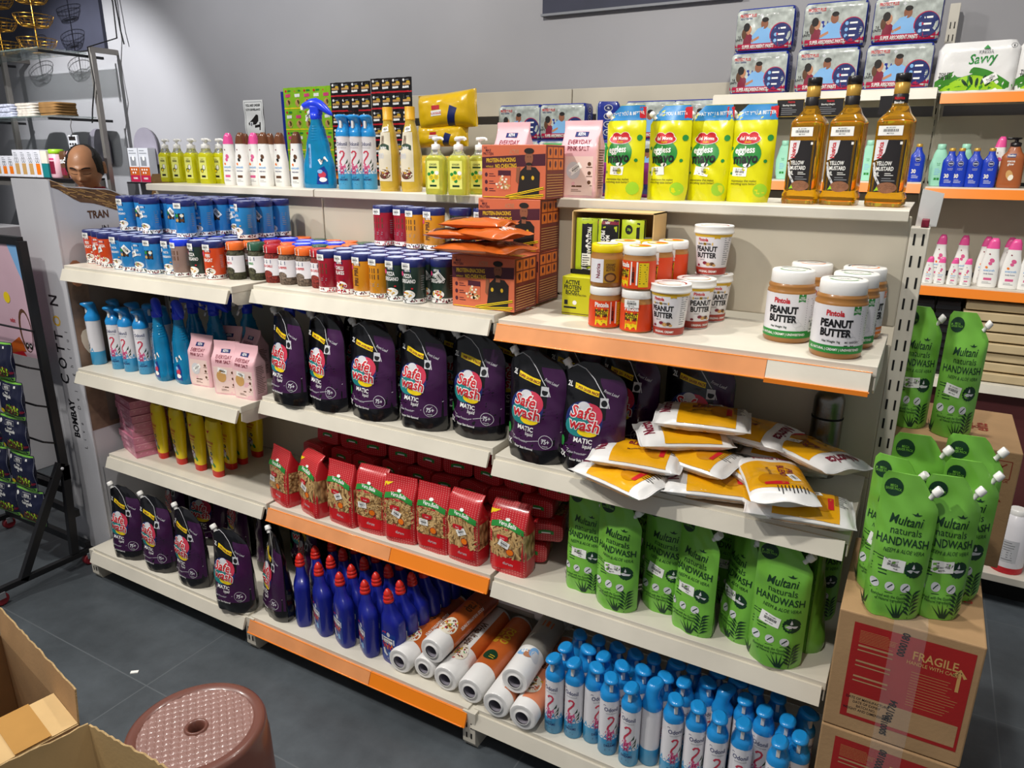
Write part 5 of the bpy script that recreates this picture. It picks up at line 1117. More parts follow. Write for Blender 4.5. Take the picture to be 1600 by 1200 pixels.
# ---- yellow repellent bottles and pink boxes
for i, (x, y) in enumerate([(0.227, -0.279), (0.339, -0.280), (0.454, -0.283), (0.559, -0.289), (0.543, -0.217), (0.540, -0.162), (0.536, -0.083)]):
    put(P_['tube'], x, y, .502, (-.3, -.25, -.2, -.2, -.1, -.2, -.1)[i], f'yellow bottle standing on its red cap, {nth(i, 7)}, third left shelf', 'yellow bottles on their caps', s=(1.5, 1.35, 1.30 if i != 3 else 1.27))
for i, (x, y) in enumerate([(0.227, -0.279), (0.339, -0.280), (0.454, -0.283)]):
    put(P_['tube'], x + .02, y + .06, .502, -.2, f'yellow lotion bottle in the back row, {nth(i, 3)} of three', 'yellow bottles on their caps', s=1.30)
for k in range(8): put(P_['pinkbox'], .098 + j(.004), -.262 + j(.004), .502 + k * .0262 * 1.12, -.30 + j(.03), 'pink flat carton, ' + ('topmost of the stack beside the yellow bottles' if k == 7 else 'lowest of the stack beside the yellow bottles' if k == 0 else f'number {k + 1} from the bottom of the stack beside the yellow bottles'), 'pink cartons in a stack', s=1.12)
# ---- pasta packets
for i, (x, y, k, a) in enumerate([(0.941, -0.316, 0, -.25), (1.085, -0.324, 1, -.3), (1.221, -0.322, 2, -.05), (1.337, -0.314, 3, .05), (1.452, -0.317, 4, .08), (1.573, -0.313, 0, .0), (1.689, -0.318, 5, -.05), (1.831, -0.303, 1, -.02)]):
    put(P_['pasta'][k], x, y, .502 if x < 1.79 else .500, a, f'red pasta packet with clear window standing in front, {nth(i, 8)}', 'pasta packets', s=(1.26 if i != 7 else 1.34, 1.25, 1.16 if i != 0 else 1.08), rx=(-.04, -.03, 0, 0, -.02, -.02, 0, 0)[i])
pn = 0
for ly in range(5):
    for c in range(9 - (ly > 3)):
        x = 1.00 + c * .108 + (ly % 2) * .045 + j(.008); 
        if ly == 4 and c > 7: continue
        y = -.247 + ly * .012 + j(.008); z = .502 + .034 + ly * .0625
        if z > .83: continue
        o = put(P_['pasta'][(c + ly * 2) % 6], x, y, z + (.008 if ly else 0), 0, f'red checked packet lying in the pile, {("lowest", "second", "third", "fourth", "top")[ly]} layer, {nth(c)}', 'pasta packets', s=(1.12, 1.0, 1.12))
        o.rotation_euler = (Matrix.Rotation(j(.22), 3, 'Z') @ Matrix.Rotation(-pi / 2 - .04 + j(.08), 3, 'X') @ Matrix.Rotation(j(.16), 3, 'Y')).to_euler()
# ---- handwash pouches, third right shelf
HG = 'handwash pouches on the third right shelf'
for i, (x, y, a, s_) in enumerate(apart([(2.051, -0.279, -.12, 1.0), (2.158, -0.314, -.1, 1.04), (2.284, -0.268, -.08, 1.03), (2.370, -0.300, -.42, 1.03), (2.451, -0.282, -.8, 1.03), (2.570, -0.336, .0, 1.05), (2.658, -0.223, -1.5, 1.03)], .108, 1.87, 2.63)):
    put(P_['handwash'][i % 3], x, y, .5, a, f'green handwash pouch in the front row of the third right shelf, {nth(i, 7)}', HG, s=s_)
for i, (x, y, a) in enumerate(((2.05, -.16, .1), (2.17, -.13, -.2), (2.29, -.12, .3), (2.40, -.14, -.2), (2.52, -.17, -.1), (2.62, -.10, .3))):
    put(P_['handwash'][(i + 1) % 3], x, y, .5, a, f'shaded green handwash pouch behind the front row, third right shelf, {nth(i, 6)}', HG, s=1.03)
# ---- mayonnaise pouches, oil bottles on the top shelf
for i, (x, y, a) in enumerate([(1.997, 0.010, -.15), (2.105, 0.052, -.08), (2.203, 0.087, -.02), (2.311, 0.093, -.05)]):
    put(P_['mayo'][i], x, y, 1.540, a, f'yellow mayonnaise pouch with blue top band on the top shelf, {nth(i, 4)}', 'mayonnaise pouches', s=1.03, rx=.02)
for i, (x, y, a) in enumerate([(2.444, 0.098, -.15), (2.534, 0.099, -.12), (2.638, 0.083, -.1)]):
    put(P_['oil'][i], x, y, 1.540, a, f'amber mustard oil bottle with black cap, {("leftmost", "middle", "rightmost")[i]} of three on the top shelf', 'oil bottles', s=1.015)
for i, (x, y) in enumerate([(1.181, 0.020), (1.264, 0.027)]):
    put(P_['syrup'], x, y, 1.540, .1, f'tall yellow capped syrup bottle with beige label, {("left", "right")[i]} of two', 'syrup bottles', s=1.07)
for i, (x, y) in enumerate([(1.431, -0.073), (1.506, -0.064), (1.458, -0.051), (1.531, -0.044)]):
    put(P_['cocon'], x, y + (.055 if i > 1 else 0), 1.540, .1, ('pale lemon pump bottle right of the syrup bottles, front left', 'pale lemon pump bottle beside the snack boxes, front right', 'pale lemon pump bottle behind the front left one', 'pale lemon pump bottle behind the front right one')[i], 'pale lemon pump bottles', s=.95)
for i, (x, y) in enumerate([(-0.133, 0.163), (-0.028, 0.143), (0.077, 0.127), (0.180, 0.114), (-0.015, 0.155), (0.093, 0.142), (0.212, 0.144)]):
    put(P_['lemon'], x, y + (.05 if i in (4, 5) else .01 if i == 6 else 0), 1.540, .12, f'bright yellow pump bottle, {"front" if i not in (4, 5) else "back"} row, left end of top shelf, {nth(i if i < 4 else (i - 4 if i < 6 else 4))}', 'bright yellow pump bottles', s=1.0)
for i, (x, y, c) in enumerate([(0.363, 0.075, 0), (0.449, 0.059, 1), (0.483, 0.090, 0), (0.559, 0.068, 1), (0.602, 0.105, 1), (0.737, 0.056, 1)]):
    put(P_['lotion_brown' if c else 'lotion_pink'], x, y, 1.540, .15, f'white lotion bottle with {"brown" if c else "pink"} cap on the top shelf, front row, {nth(i, 6)}', 'lotion bottles on the top shelf', s=.95)
    put(P_['lotion_pink' if i in (4, 5) else 'lotion_brown'], x + .012, y + .07, 1.540, .15, f'white lotion bottle with {"pink" if i in (4, 5) else "brown"} cap on the top shelf, back row, {nth(i, 6)}', 'lotion bottles on the top shelf', s=.95)
# ---- peanut butter jars and tubs
for i, (x, y, k) in enumerate([(2.489, -0.183, 0), (2.604, -0.275, 1)]):
    put(P_['pb'][1 - i], x, y, 1.248, (-.12, .0)[i], ('big peanut butter jar with green band, left of the five on the upper right shelf', 'big peanut butter jar with green band, foremost of the five on the upper right shelf')[i], 'big peanut butter jars', s=1.04)
(x, y), = [(2.604, -0.275)]
put(P_['pb'][1], x + .014, y + .11, 1.248, .1, 'big peanut butter jar directly behind the foremost one', 'big peanut butter jars', s=1.04); put(P_['pb'][2], x + .022, y + .22, 1.248, .6, 'big peanut butter jar with orange band at the back right', 'big peanut butter jars', s=1.04)
(x, y), = [(2.489, -0.183)]
put(P_['pb'][2], x + .02, y + .14, 1.248, .3, 'big peanut butter jar at the back left, behind the green banded left jar', 'big peanut butter jars', s=1.04)
(x, y), = [(2.235, -0.273)]
put(P_['tub'][0], x, y, 1.248, -.02, 'white peanut butter tub with brick red base, front of the lower three', 'peanut butter tubs', s=1.06)
put(P_['tub'][1], x + .03, y + .105, 1.248, .8, 'white peanut butter tub, middle of the lower three', 'peanut butter tubs', s=1.06)
put(P_['tub'][1], x + .045, y + .21, 1.248, .8, 'white peanut butter tub, rearmost of the lower three', 'peanut butter tubs', s=1.06)
put(P_['tub'][0], x + .042, y + .185, 1.248 + .1215, -.02, 'white peanut butter tub standing on top of the other tubs', 'peanut butter tubs', s=1.06)
for i, (x, y) in enumerate([(2.071, -0.275), (2.156, -0.280)]):
    put(P_['sjar'][(1, 2)[i]], x, y, 1.248, (.9, 0)[i], f'small peanut butter jar with white lid in the lower layer, {("left", "right")[i]} of the front two', 'small peanut butter jars', s=1.08)
    put(P_['sjar'][(0, 1)[i]], x, y, 1.248 + .102, (.15, .0)[i], ('small peanut butter jar with yellow lid, front left of the upper layer', 'small peanut butter jar with a white lid and barcode, front of the upper layer')[i], 'small peanut butter jars', s=1.08)
    for q in (1, 2):
        put(P_['sjar'][2], x + .014 * q, y + .083 * q, 1.248, 0, f'small peanut butter jar of the lower layer, {("behind", "far behind")[q - 1]} the {("left", "right")[i]} front jar', 'small peanut butter jars', s=1.08)
        put(P_['sjar'][(2, 2) [i] if not (i == 0 and q == 2) else 0], x + .014 * q, y + .083 * q, 1.248 + .102, .0, f'small peanut butter jar of the upper layer, {("behind", "far behind")[q - 1]} the {("left", "right")[i]} front jar', 'small peanut butter jars', s=1.08)
# ---- snack boxes, two stacks
def pbx(x, y, z, a, lab): put(P_['protbox'], x, y, z, a, lab, 'orange brown snack boxes', s=(1.09, 1.08, 1.15))
HB_ = .1405
pbx(1.728, -.232, 1.2575, 0, 'orange brown snack box of the front stack, snack packets lying on it')
for k, (dx, lab) in enumerate(((0, 'orange brown snack box at the foot of the rear stack, mostly hidden'), (.0, 'orange brown snack box in the middle of the rear stack, packets in front of it'), (.012, 'orange brown snack box on top of the rear stack'))): pbx(1.722 + dx, -.086, 1.257 + k * (HB_ + .001), .02 * k, lab)
for k, (x, y, z, a, tx, ty) in enumerate(((1.70, -.235, 1.420, .1, .0, .02), (1.775, -.225, 1.424, -.3, .05, .12), (1.66, -.22, 1.452, .3, -.04, -.05), (1.765, -.235, 1.462, -.15, .06, .25), (1.70, -.20, 1.480, .2, 0, .05))):
    o = put(P_['orange'][k % 2], x, y - .065, z, 0, f'orange foil snack packet lying on the front snack box, {("lowest", "second lowest", "middle", "second highest and tilted", "topmost")[k]}', 'orange snack packets'); o.rotation_euler = (Matrix.Rotation(a, 3, 'Z') @ Matrix.Rotation(-pi / 2 + tx, 3, 'X') @ Matrix.Rotation(ty, 3, 'Y')).to_euler()
# ---- protein bars: open tray and closed carton
def bartray():
    root = thing('open_bar_carton', 'open carton of green and black protein bars standing on the yellow carton', 'box', (2.03, -.10, 1.248 + .103), 0.0); mb = MB(); W_, D_, H = .225, .10, .165
    box(mb, -W_ / 2, W_ / 2, -.03, D_ / 2, 0, .003, M.card_light); box(mb, -W_ / 2, -W_ / 2 + .003, -D_ / 2, D_ / 2, 0, H, M.card_light); box(mb, W_ / 2 - .003, W_ / 2, -D_ / 2, D_ / 2, 0, H, M.card_light); box(mb, -W_ / 2, W_ / 2, D_ / 2 - .003, D_ / 2, 0, H, M.card); box(mb, -W_ / 2, W_ / 2, -D_ / 2, D_ / 2, H - .003, H, M.card_light); box(mb, -W_ / 2, W_ / 2, -D_ / 2, -D_ / 2 + .003, 0, .012, M.slot_black); mb.build('carton', root); return root
bartray()
def bar_pack(k):
    root = thing('protein_bar', 'bar', 'snack bar'); s = Pouch(.142, const(-.03), const(.03), curve([(0, .001), (.012, .006), (.13, .006), (.142, .001)]), k, .002); mb = MB(); s.body(mb, (M.film_lime if hasattr(M, 'film_lime') else mat('film_lime', srgb('b8cc2a'), .3, crinkle=.2, bscale=30, var=.05, coat=.35)), 10, 20); d = D(mb, s, .0006)
    if k == 0: d.rect(-.012, .016, .004, .138, M.ink); d.text('PROTEIN BAR', .004, .085, .010, M.paper, .0004, .03, 0, -pi / 2); d.rect(-.010, .014, .006, .05, M.paper, .0004); d.scribble(.002, .045, .02, 7, .006, M.ink, .0008); [d.ell(.003, .07 + q * .013, .004, .004, M.paper, .0004, 8, 1) for q in range(3)]
    elif k == 1: d.rect(-.029, .029, .055, .14, M.ink); d.rect(-.029, .029, .128, .136, M.maroon, .0003); d.text('NEW', 0, .1295, .005, M.paper, .0006, .03); d.text('MAX\nPROTEIN', -.004, .088, .011, M.paper, .0004, .04, 0, -pi / 2); d.poly([(-.029, .055), (-.008, .035), (.029, .055)], M.ink); d.ell(-.008, .042, .013, .016, M.maroon, .0006, 12); d.ell(-.004, .036, .010, .008, M.brownprint, .0008, 10); d.text('20', .01, .008, .007, M.ink)
    else: d.ell(-.008, .118, .010, .012, M.ink, 0, 14); d.text('20g', -.008, .116, .006, M.lime, .0004, .02); d.rect(.012, .02, .09, .135, M.ink); d.ell(.0, .075, .014, .012, M.purpleprint, 0, 12); d.scribble(0, .05, .04, 4, .007, M.ink)
    mb.build('wrapper', root); return root
P_['bar'] = [bar_pack(k) for k in range(3)]
for i, (x, k, a) in enumerate(((1.955, 0, .1), (2.015, 1, 0), (2.082, 2, 0), (1.975, 2, .2), (2.075, 1, .1))):
    put(P_['bar'][k], x + (.0 if i < 3 else .0), -.135 if i < 3 else -.105, 1.248 + .107, a, ('protein bar with a black stripe, left in the open carton', 'black and green protein bar in the middle of the open carton', 'yellow green protein bar at the right of the open carton', 'protein bar behind the left one in the open carton', 'protein bar behind the right one in the open carton')[i], 'protein bars in the open carton')
def yellowbox():
    root = thing('yellow_bar_carton', 'yellow closed carton of protein bars under the open carton', 'box', (2.01, -.135, 1.248), 0.0); mb = MB(); W_, D_, H = .185, .13, .102; box(mb, -W_ / 2, W_ / 2, -D_ / 2, D_ / 2, 0, H, mat('box_yellow', srgb('c6c417'), .4, bump=.04, var=.03), .0015); d = D(mb, front_of(-D_ / 2), .0003)
    d.text('ACTIVE\nPROTEIN\nBOOST', -.062, .082, .011, M.ink, 0, .04); d.text('WITH WHEY PROTEIN', -.05, .052, .005, M.ink); d.rect(-.005, .05, .03, .095, M.ink, 0, 0, .05); d.text('MAX\nPROTEIN', .022, .055, .009, M.paper, .0004, .04); d.rect(-.085, -.075, .028, .04, M.ink); d.ell(-.055, .034, .006, .006, M.paper, 0, 12, 1); d.rect(-.086, -.05, .018, .023, M.ink); d.rect(-W_ / 2, W_ / 2, .004, .006, M.brownprint, 0, 0, .05)
    mb.build('carton', root)
yellowbox()
# ---- seasoning cans, lower layer
SK = 1.25
KEY = {'r': ('ragat', 'orange red seasoning can'), 'b': ('blue', 'blue seasoning can'), 'n': ('brown', 'brown can with royal blue lid'), 'z': ('pizza', 'dark green seasoning can'), 's': ('spice', 'glass spice jar'), 'c': ('chilli', 'dark red chilli flakes can'), 'p': ('piri', 'yellow seasoning can')}
LOW = [(-0.013, -0.312, 'r', 0), (0.069, -0.321, 'r', 1), (0.183, -0.346, 'r', 1), (0.268, -0.348, 'b', 0), (0.339, -0.357, 'b', 1), (0.399, -0.355, 'b', 2), (0.477, -0.357, 'b', 3), (0.534, -0.337, 'b', 0), (0.668, -0.350, 'n', 0), (0.719, -0.334, 'z', 0), (0.797, -0.330, 'r', 0), (0.846, -0.299, 's', 0), (0.869, -0.270, 's', 2), (0.951, -0.263, 's', 3), (1.016, -0.266, 's', 1), (1.077, -0.257, 's', 1), (1.139, -0.260, 's', 3), (1.217, -0.291, 'c', 1), (1.282, -0.288, 'c', 0), (1.344, -0.287, 'p', 0), (1.412, -0.292, 'p', 1), (1.476, -0.298, 'z', 0), (1.552, -0.307, 'z', 0), (1.590, -0.262, 'z', 1)]
LOW = apart(LOW, .0664, .042, 1.578, True)
ORD2 = ['', 'first', 'second', 'third', 'fourth', 'fifth', 'sixth', 'seventh', 'eighth', 'ninth', 'tenth']
LOWN = [f'{ORD2[i + 1]} from the left end' if i < 10 else f'{ORD2[i - 9]} right of the blue cans' if i < 17 else f'{ORD2[24 - i]} left of the snack boxes' for i in range(24)]
for i, (x, y, t, v) in enumerate(LOW):
    back_lim = -.04; row = 0
    while y + row * .068 < back_lim:
        key, nm_ = KEY[t]; pl = P_[key]; v2 = (v + row) % len(pl)
        xx = x + .002 * row; tt = t
        if row and t == 's' and R2.random() < .35: tt = 'n'; key, nm_ = KEY['n']; v2 = 0; pl = P_['brown']
        rown = ('front row', 'second row', 'third row', 'fourth row', 'fifth row', 'sixth row', 'seventh row')[row]
        put(pl[v2], xx, y + row * .068, 1.261 if x < .9 else 1.257, j(.25) if row else (.2 if t in 'br' else 0), f'{nm_} in the {rown}, {LOWN[i]}', 'seasoning cans and spice jars', s=SK if tt != 's' else 1.22)
        row += 1
for i, (x, y, v, b_) in enumerate(apart([(0.197, -0.262, 0, 0), (0.269, -0.243, 1, 0), (0.438, -0.295, 2, 0), (0.445, -0.237, 1, 0), (0.608, -0.308, 3, 0), (0.561, -0.213, 1, 0), (0.656, -0.228, 0, 0), (0.635, -0.138, 2, 0), (0.659, -0.095, 1, 0)], .0665, .04, .9, True)):
    for row in range(3 if i < 8 else 1):
        if y + row * .068 > -.04: continue
        put(P_['blue'][(v + row) % 4], x + .006 * row, y + row * .068, 1.261 + .1235, j(.3), f'blue seasoning can of the upper layer, {("front", "second", "third")[row]} row, {nth(i, 9)}', 'blue cans stacked on the condiment shelf', s=SK)
for i, (x, y, t, v) in enumerate(apart([(1.270, -0.099, 'c', 1), (1.323, -0.084, 'c', 1), (1.406, -0.110, 'p', 1), (1.463, -0.111, 'p', 0), (1.501, -0.068, 'z', 1), (1.546, -0.039, 'z', 0)], .0665, .9, 1.578, True)):
    for row in (0,):
        put(P_[KEY[t][0]][v], x, y, 1.257 + .1235, 0, f'upper layer {KEY[t][1]} beside the snack boxes, {nth(i, 6)}', 'cans stacked in the middle bay', s=SK)
# ---- gold and white oil pouches in a heap, flask
NG = 'gold and white pouches in a heap'
NUT = ((2.20, -.300, 0, -.35, 0, 0), (2.36, -.235, 0, .25, 0, 0), (2.44, -.345, 0, 2.5, 0, 0), (2.57, -.255, 0, .15, 0, 0), (2.27, -.13, 0, .1, 0, 0), (2.50, -.13, 0, 3.2, 0, 0),
       (2.19, -.255, 1, .12, .03, 0), (2.34, -.20, 1, -.2, 0, .05), (2.52, -.20, 1, 3.0, .02, -.04), (2.59, -.29, 1, -1.15, 0, .04), (2.455, -.33, .75, 2.35, .18, 0),
       (2.25, -.19, 2, .5, .03, .0), (2.41, -.225, 2, 3.0, -.03, .03), (2.535, -.245, 1.9, 2.55, .1, .05), (2.31, -.16, 3, .2, .02, 0))
for i, (x, y, l, a, tx, ty) in enumerate(NUT):
    o = put(P_['nutri'][i % 3], x, y, .875 + .027 + l * .046, 0, f'gold and white foil pouch in the heap, {("bottom layer", "second layer", "third layer", "very top")[min(3, int(round(l)))]}, {("front left corner", "middle of the left half", "front centre", "right end", "back left", "back right", "left front", "left centre", "right centre, upright edge", "right front, turned sideways", "slipping over the front edge", "left, angled", "centre", "right, tilted forward", "crowning the left side")[i]}', NG, s=.98)
    Rm = Matrix.Rotation(a, 3, 'Z') @ Matrix.Rotation(-pi / 2 + tx, 3, 'X') @ Matrix.Rotation(ty, 3, 'Y'); o.rotation_euler = Rm.to_euler(); o.location = Vector((x, y, .875 + .026 + l * .046)) - Rm @ Vector((0, 0, .073)); 
fl = flask(); put(fl, 2.59, -.045, .875, s=(1.12, 1.0, 1.04))
# ================================================================== WALL SHELVING BEHIND
wu = thing('wall_shelving', 'tall cream wall shelving with slotted uprights behind the gondola', 'shelving')
for i, x in enumerate((-.91, -.01, .89, 1.79, 2.695, 3.60)):
    mb = MB(); hi = 2.02 if i < 3 else 2.30
    box(mb, x - .02, x + .02, 2.035, 2.075, 0, hi, M.steel_white, .002)
    if i > 2:
        for k in range(26):
            for dx in (-.008, .008): box(mb, x + dx - .002, x + dx + .002, 2.0335, 2.037, .95 + k * .05, .976 + k * .05, M.slot_black)
    mb.build('upright', wu)
for i in range(5):
    x = -.91 + i * .9 + (0 if i < 4 else .005)
    for z0, z1 in ((.15, .70), (.73, 1.12), (1.16, 1.50), (1.56, 1.84), (1.885, 2.02)):
        mb = MB(); box(mb, x + .003, x + .897, 2.024, 2.034, z0, z1, M.panel_cream, .002); mb.build('back_panel', wu)
def wshelf(x0, x1, z, d, strip, lab, yb=2.02):
    root = thing('wall_shelf', lab, 'shelf', group='wall shelves'); y = yb - d; mb = MB(); box(mb, x0, x1, y, yb, z - .02, z, M.steel_white, .001); mb.build('tray', root)
    mb = MB(); sm = M.steel_white if not strip else M.strip_orange
    ring = lambda xx: [(xx, y, z - .006), (xx, y - .006, z - .006), (xx, y - .014, z - .044), (xx, y - .006, z - .044)]; loft(mb, [ring(x0), ring(x1)], sm, smooth=False); mb.build('ticket_strip', root)
    for xb in (x0 + .001, x1 - .004):
        mb = MB(); pr = [(y + .01, z - .021), (y + .01, z - .04), (yb - .004, z - .10), (yb - .004, z - .021)]; loft(mb, [[(xb, a, b) for a, b in pr], [(xb + .003, a, b) for a, b in pr]], M.steel_white, smooth=False); mb.build('bracket', root)
wshelf(1.775, 2.685, 1.935, .34, 0, 'top wall shelf with white strip, carrying the blue diaper packs')
wshelf(2.70, 3.59, 1.915, .34, 1, 'top wall shelf with orange strip, carrying the tissue packs')
for i, x in enumerate((-.90, .0, .895, 1.795)): wshelf(x, x + .888, 1.562, .34, 1, f'orange edged wall shelf behind the top of the gondola, {nth(i, 4)} of four')
wshelf(2.70, 3.59, 1.545, .34, 1, 'orange edged wall shelf of the right wall bay, with blue sunscreen bottles')
wshelf(2.70, 3.59, 1.138, .34, 1, 'orange edged wall shelf of the right wall bay, with pink capped lotion bottles')
wshelf(2.70, 3.59, .738, .34, 0, 'white wall shelf below the stacked beige boards')
mb = MB(); box(mb, 2.70, 3.59, 1.75, 1.77, .16, .69, mat('maroon_panel', srgb('5a2a2c'), .5, var=.05)); tag(mb.build('maroon_board'), 'dark maroon board under the white wall shelf', 'board')
root = thing('low_shelf', 'low white shelf on a plinth at the right edge', 'shelf'); mb = MB(); box(mb, 2.92, 3.6, 1.12, 1.62, .10, .13, M.steel_white, .002); mb.build('tray', root); mb = MB(); box(mb, 2.96, 3.6, 1.2, 1.6, 0, .10, M.slot_black); mb.build('plinth', root)

# packs on the top wall shelf
DG = 'adult diaper packs on the wall shelf'
for i, (x, z) in enumerate([(1.963, 1.936), (2.249, 1.929), (2.524, 1.927)]):
    for l in (0, 1):
        put(P_['diaper'][(i + l) % 2], x + l * .008, 1.755, 1.936 + l * .179, -.03 + .02 * i, f'blue and white diaper pack on the top wall shelf, {("lower", "upper")[l]} layer, {("left", "middle", "right")[i]}', DG, s=(.94, 1, 1.0))
for i, (x, z) in enumerate([(2.807, 1.934), (3.085, 1.924)]): put(P_['tissue'], x, 1.76, 1.916, -.05, ('white and green toilet tissue pack right of the diaper packs', 'white and green toilet tissue pack cut off by the right edge')[i], 'toilet tissue packs', s=(.95, 1, .93))
for i, (x, z) in enumerate([(0.703, 1.679), (0.960, 1.680), (1.202, 1.680), (1.444, 1.681), (1.694, 1.681)]):
    for l in (0, 1):
        put(P_['diaper'][(i + l) % 2], x, 1.80 + .01 * l, 1.563 + l * .183, (-.05, .0, -.9, .02, .0)[i] if not (i == 2) else -1.2, f'diaper pack on the middle wall shelf, {("lower", "upper")[l]} one, ' + ('behind the snack boxes', 'behind the pink salt packets', 'its dark blue side showing', 'behind the first mayonnaise pouches', 'behind the third mayonnaise pouch')[i], 'diaper packs on the middle wall shelf', s=((1.0, 1, 1.02) if i != 2 else (.8, 1, 1.02)))
def napkin(seed, main, acc, words, wcol, nm, lab, W_=.2, H=.1, D_=.1):
    root = thing(nm, lab, 'pack'); s = Sec(H, curve([(0, W_ / 2 - .006), (.02, W_ / 2), (H - .02, W_ / 2), (H, W_ / 2 - .01)]), curve([(0, D_ / 2 - .008), (.02, D_ / 2), (H - .02, D_ / 2), (H, D_ / 2 - .01)]), 6, seed, .005, 44); mb = MB(); s.body(mb, main, nz=10); d = D(mb, s, .0007)
    d.region(lambda p, q: (lerp(-W_ * .46, W_ * .46, p), lerp(H * .1, H * .38, q)), acc, 12, 3); d.text(words, 0, H * .55, H * .22, wcol, .0004, .03, .1, .05); mb.build('wrapped_pack', root); return root
mat('film_greenpack', srgb('2aa84a'), .3, crinkle=.2, bscale=26, var=.08, coat=.3); mat('film_magenta', srgb('8a1f8a'), .35, crinkle=.1, bscale=26, var=.08, coat=.2)
def at(o, x, y, z, rz=0): o.location = (x, y, z); o.rotation_euler.z = rz
for i, (x, z) in enumerate([(0.996, 1.688), (1.197, 1.685)]):
    at(napkin(i, M.film_greenpack, M.film_white, 'soft', M.paper, 'wipes_pack', f'green wrapped wipes pack behind the pink salt packet, {("left", "right")[i]}', .17, .16), x, 1.66, 1.563 + .02 * 0)
for i, (x, z) in enumerate([(1.848, 1.549), (1.975, 1.552)]):
    at(napkin(i + 3, M.film_magenta, M.film_blue, 'mamma', M.paper, 'sanitary_pad_pack', f'purple pack seen between mayonnaise pouches, {("left", "right")[i]}', .13, .095, .08), x, .16, 1.541)
for i, (x, z) in enumerate([(1.753, 1.674)]):
    at(napkin(i + 5, M.film_blue, M.film_white, 'protect', M.paper, 'diaper_pack', 'dark blue diaper pack left of the rightmost mayonnaise pouch', .2, .27, .08), x, 1.72, 1.563)
# yellow packs stacked
def deco_y(d, L_, W_): d.rect(-.06, .0, W_ * .35, W_ * .5, M.paper, .0006); d.rect(-.055, -.01, W_ * .52, W_ * .64, M.red, .0006); d.text('NOODLES', -.03, W_ * .39, .012, M.red, .001, .03); d.poly([(.02, .004), (.06, .004), (.09, W_ * .5), (.05, W_ * .6)], M.navy, .0005)
P_['yel'] = [pillow('noodle_packet', .34, .20, .13, (M.film_yellow,), k, deco_y, 'yellow packet') for k in (3, 4)]
for i, (x, z, t, sz) in enumerate(((.24, 1.562, .0, 1.0), (.575, 1.562, .0, .9), (.235, 1.768, -.03, (.98, .9, .62)), (.27, 1.90, -.08, (1.12, 1.1, 1.0)))):
    o = put(P_['yel'][i % 2], x, 1.70, z, 0, f'yellow foil pack on the wall shelf behind the syrup bottles, {("lower left", "lower right", "middle of the stack", "topmost and largest")[i]}', 'yellow foil packs', s=sz); o.rotation_euler = (-.05, t, .05)
# hanging sachet strips
def strips(x0, x1, z0, z1, y, base, pat, cols, rows, lab, backing=None):
    root = thing('sachet_sheet', lab, 'sachets'); mb = MB()
    w_ = (x1 - x0) / cols; h_ = (z1 - z0) / rows
    class Wv:
        def P(s, x, z): return Vector((x, y + .006 * sin((x - x0) / w_ * 2 * pi) + .003 * noise.noise(Vector((x * 20, z * 30, 0))), z))
    s = Wv(); d = D(mb, s, 0)
    d.region(lambda p, q: (lerp(x0, x1, p), lerp(z0, z1, q)), base, cols * 6, rows * 3); mb.add([s.P(lerp(x0, x1, p / 20), z0 + (z1 - z0) * q) + Vector((0, .004, 0)) for q in (0, 1) for p in range(21)], [(p, p + 1, p + 22, p + 21)[::-1] for p in range(20)], base)
    d.off = .0008
    for c in range(cols):
        for r_ in range(rows): pat(d, x0 + (c + .5) * w_, z0 + (r_ + .5) * h_, w_, h_, c * 7 + r_)
    mb.build('sachets', root)
    if backing: mb = MB(); box(mb, x0 - .035, x0 + .004, y + .01, y + .013, z0 + .06, z1 - .02, backing); mb.build('backing_card', root)
mat('sachet_green', srgb('8fc722'), .3, crinkle=.2, bscale=40, var=.06, coat=.3); mat('sachet_black', srgb('1a1416'), .3, crinkle=.2, bscale=40, var=.06, coat=.3)
def pat_g(d, x, z, w_, h_, k): d.ell(x, z - h_ * .22, w_ * .36, h_ * .2, M.tan, .0002, 12, 1); d.ell(x, z - h_ * .2, w_ * .25, h_ * .12, M.brownprint, .0004, 8, 1); d.rect(x - w_ * .36, x + w_ * .3, z + h_ * .05, z + h_ * .2, M.pinkprint if k % 2 else M.paper, .0003); d.ell(x - w_ * .3, z + h_ * .34, w_ * .1, w_ * .1, M.red, .0002, 8, 1); d.rect(x - w_ * .1, x + w_ * .36, z + h_ * .3, z + h_ * .38, M.green); d.rect(x - w_ * .5, x + w_ * .5, z - h_ * .5, z - h_ * .44, M.yellow, .0002)
def pat_b(d, x, z, w_, h_, k): d.rect(x - w_ * .4, x + w_ * .4, z + h_ * .02, z + h_ * .16, M.tan, .0002); d.rect(x - w_ * .4, x + w_ * .3, z - h_ * .16, z - h_ * .03, M.paper, .0002); d.rect(x - w_ * .5, x + w_ * .5, z - h_ * .42, z - h_ * .32, M.red, .0002); d.ell(x - w_ * .3, z + h_ * .34, w_ * .1, w_ * .1, M.paper, .0002, 8, 1); d.rect(x - w_ * .1, x + w_ * .3, z + h_ * .3, z + h_ * .37, M.grey); d.ell(x + w_ * .2, z + h_ * .2, w_ * .2, h_ * .08, M.gold, .0003, 8, 1)
strips(-.955, -.555, 1.56, 2.062, 1.66, M.sachet_green, pat_g, 5, 4, 'green hanging sheet of noodle sachets left of the black ones', M.film_blue)
strips(-.55, -.24, 1.56, 2.075, 1.65, M.sachet_black, pat_b, 4, 6, 'black hanging sheet of snack sachets, left of two'); strips(-.235, .06, 1.56, 2.085, 1.65, M.sachet_black, pat_b, 4, 6, 'black hanging sheet of snack sachets, right of two')
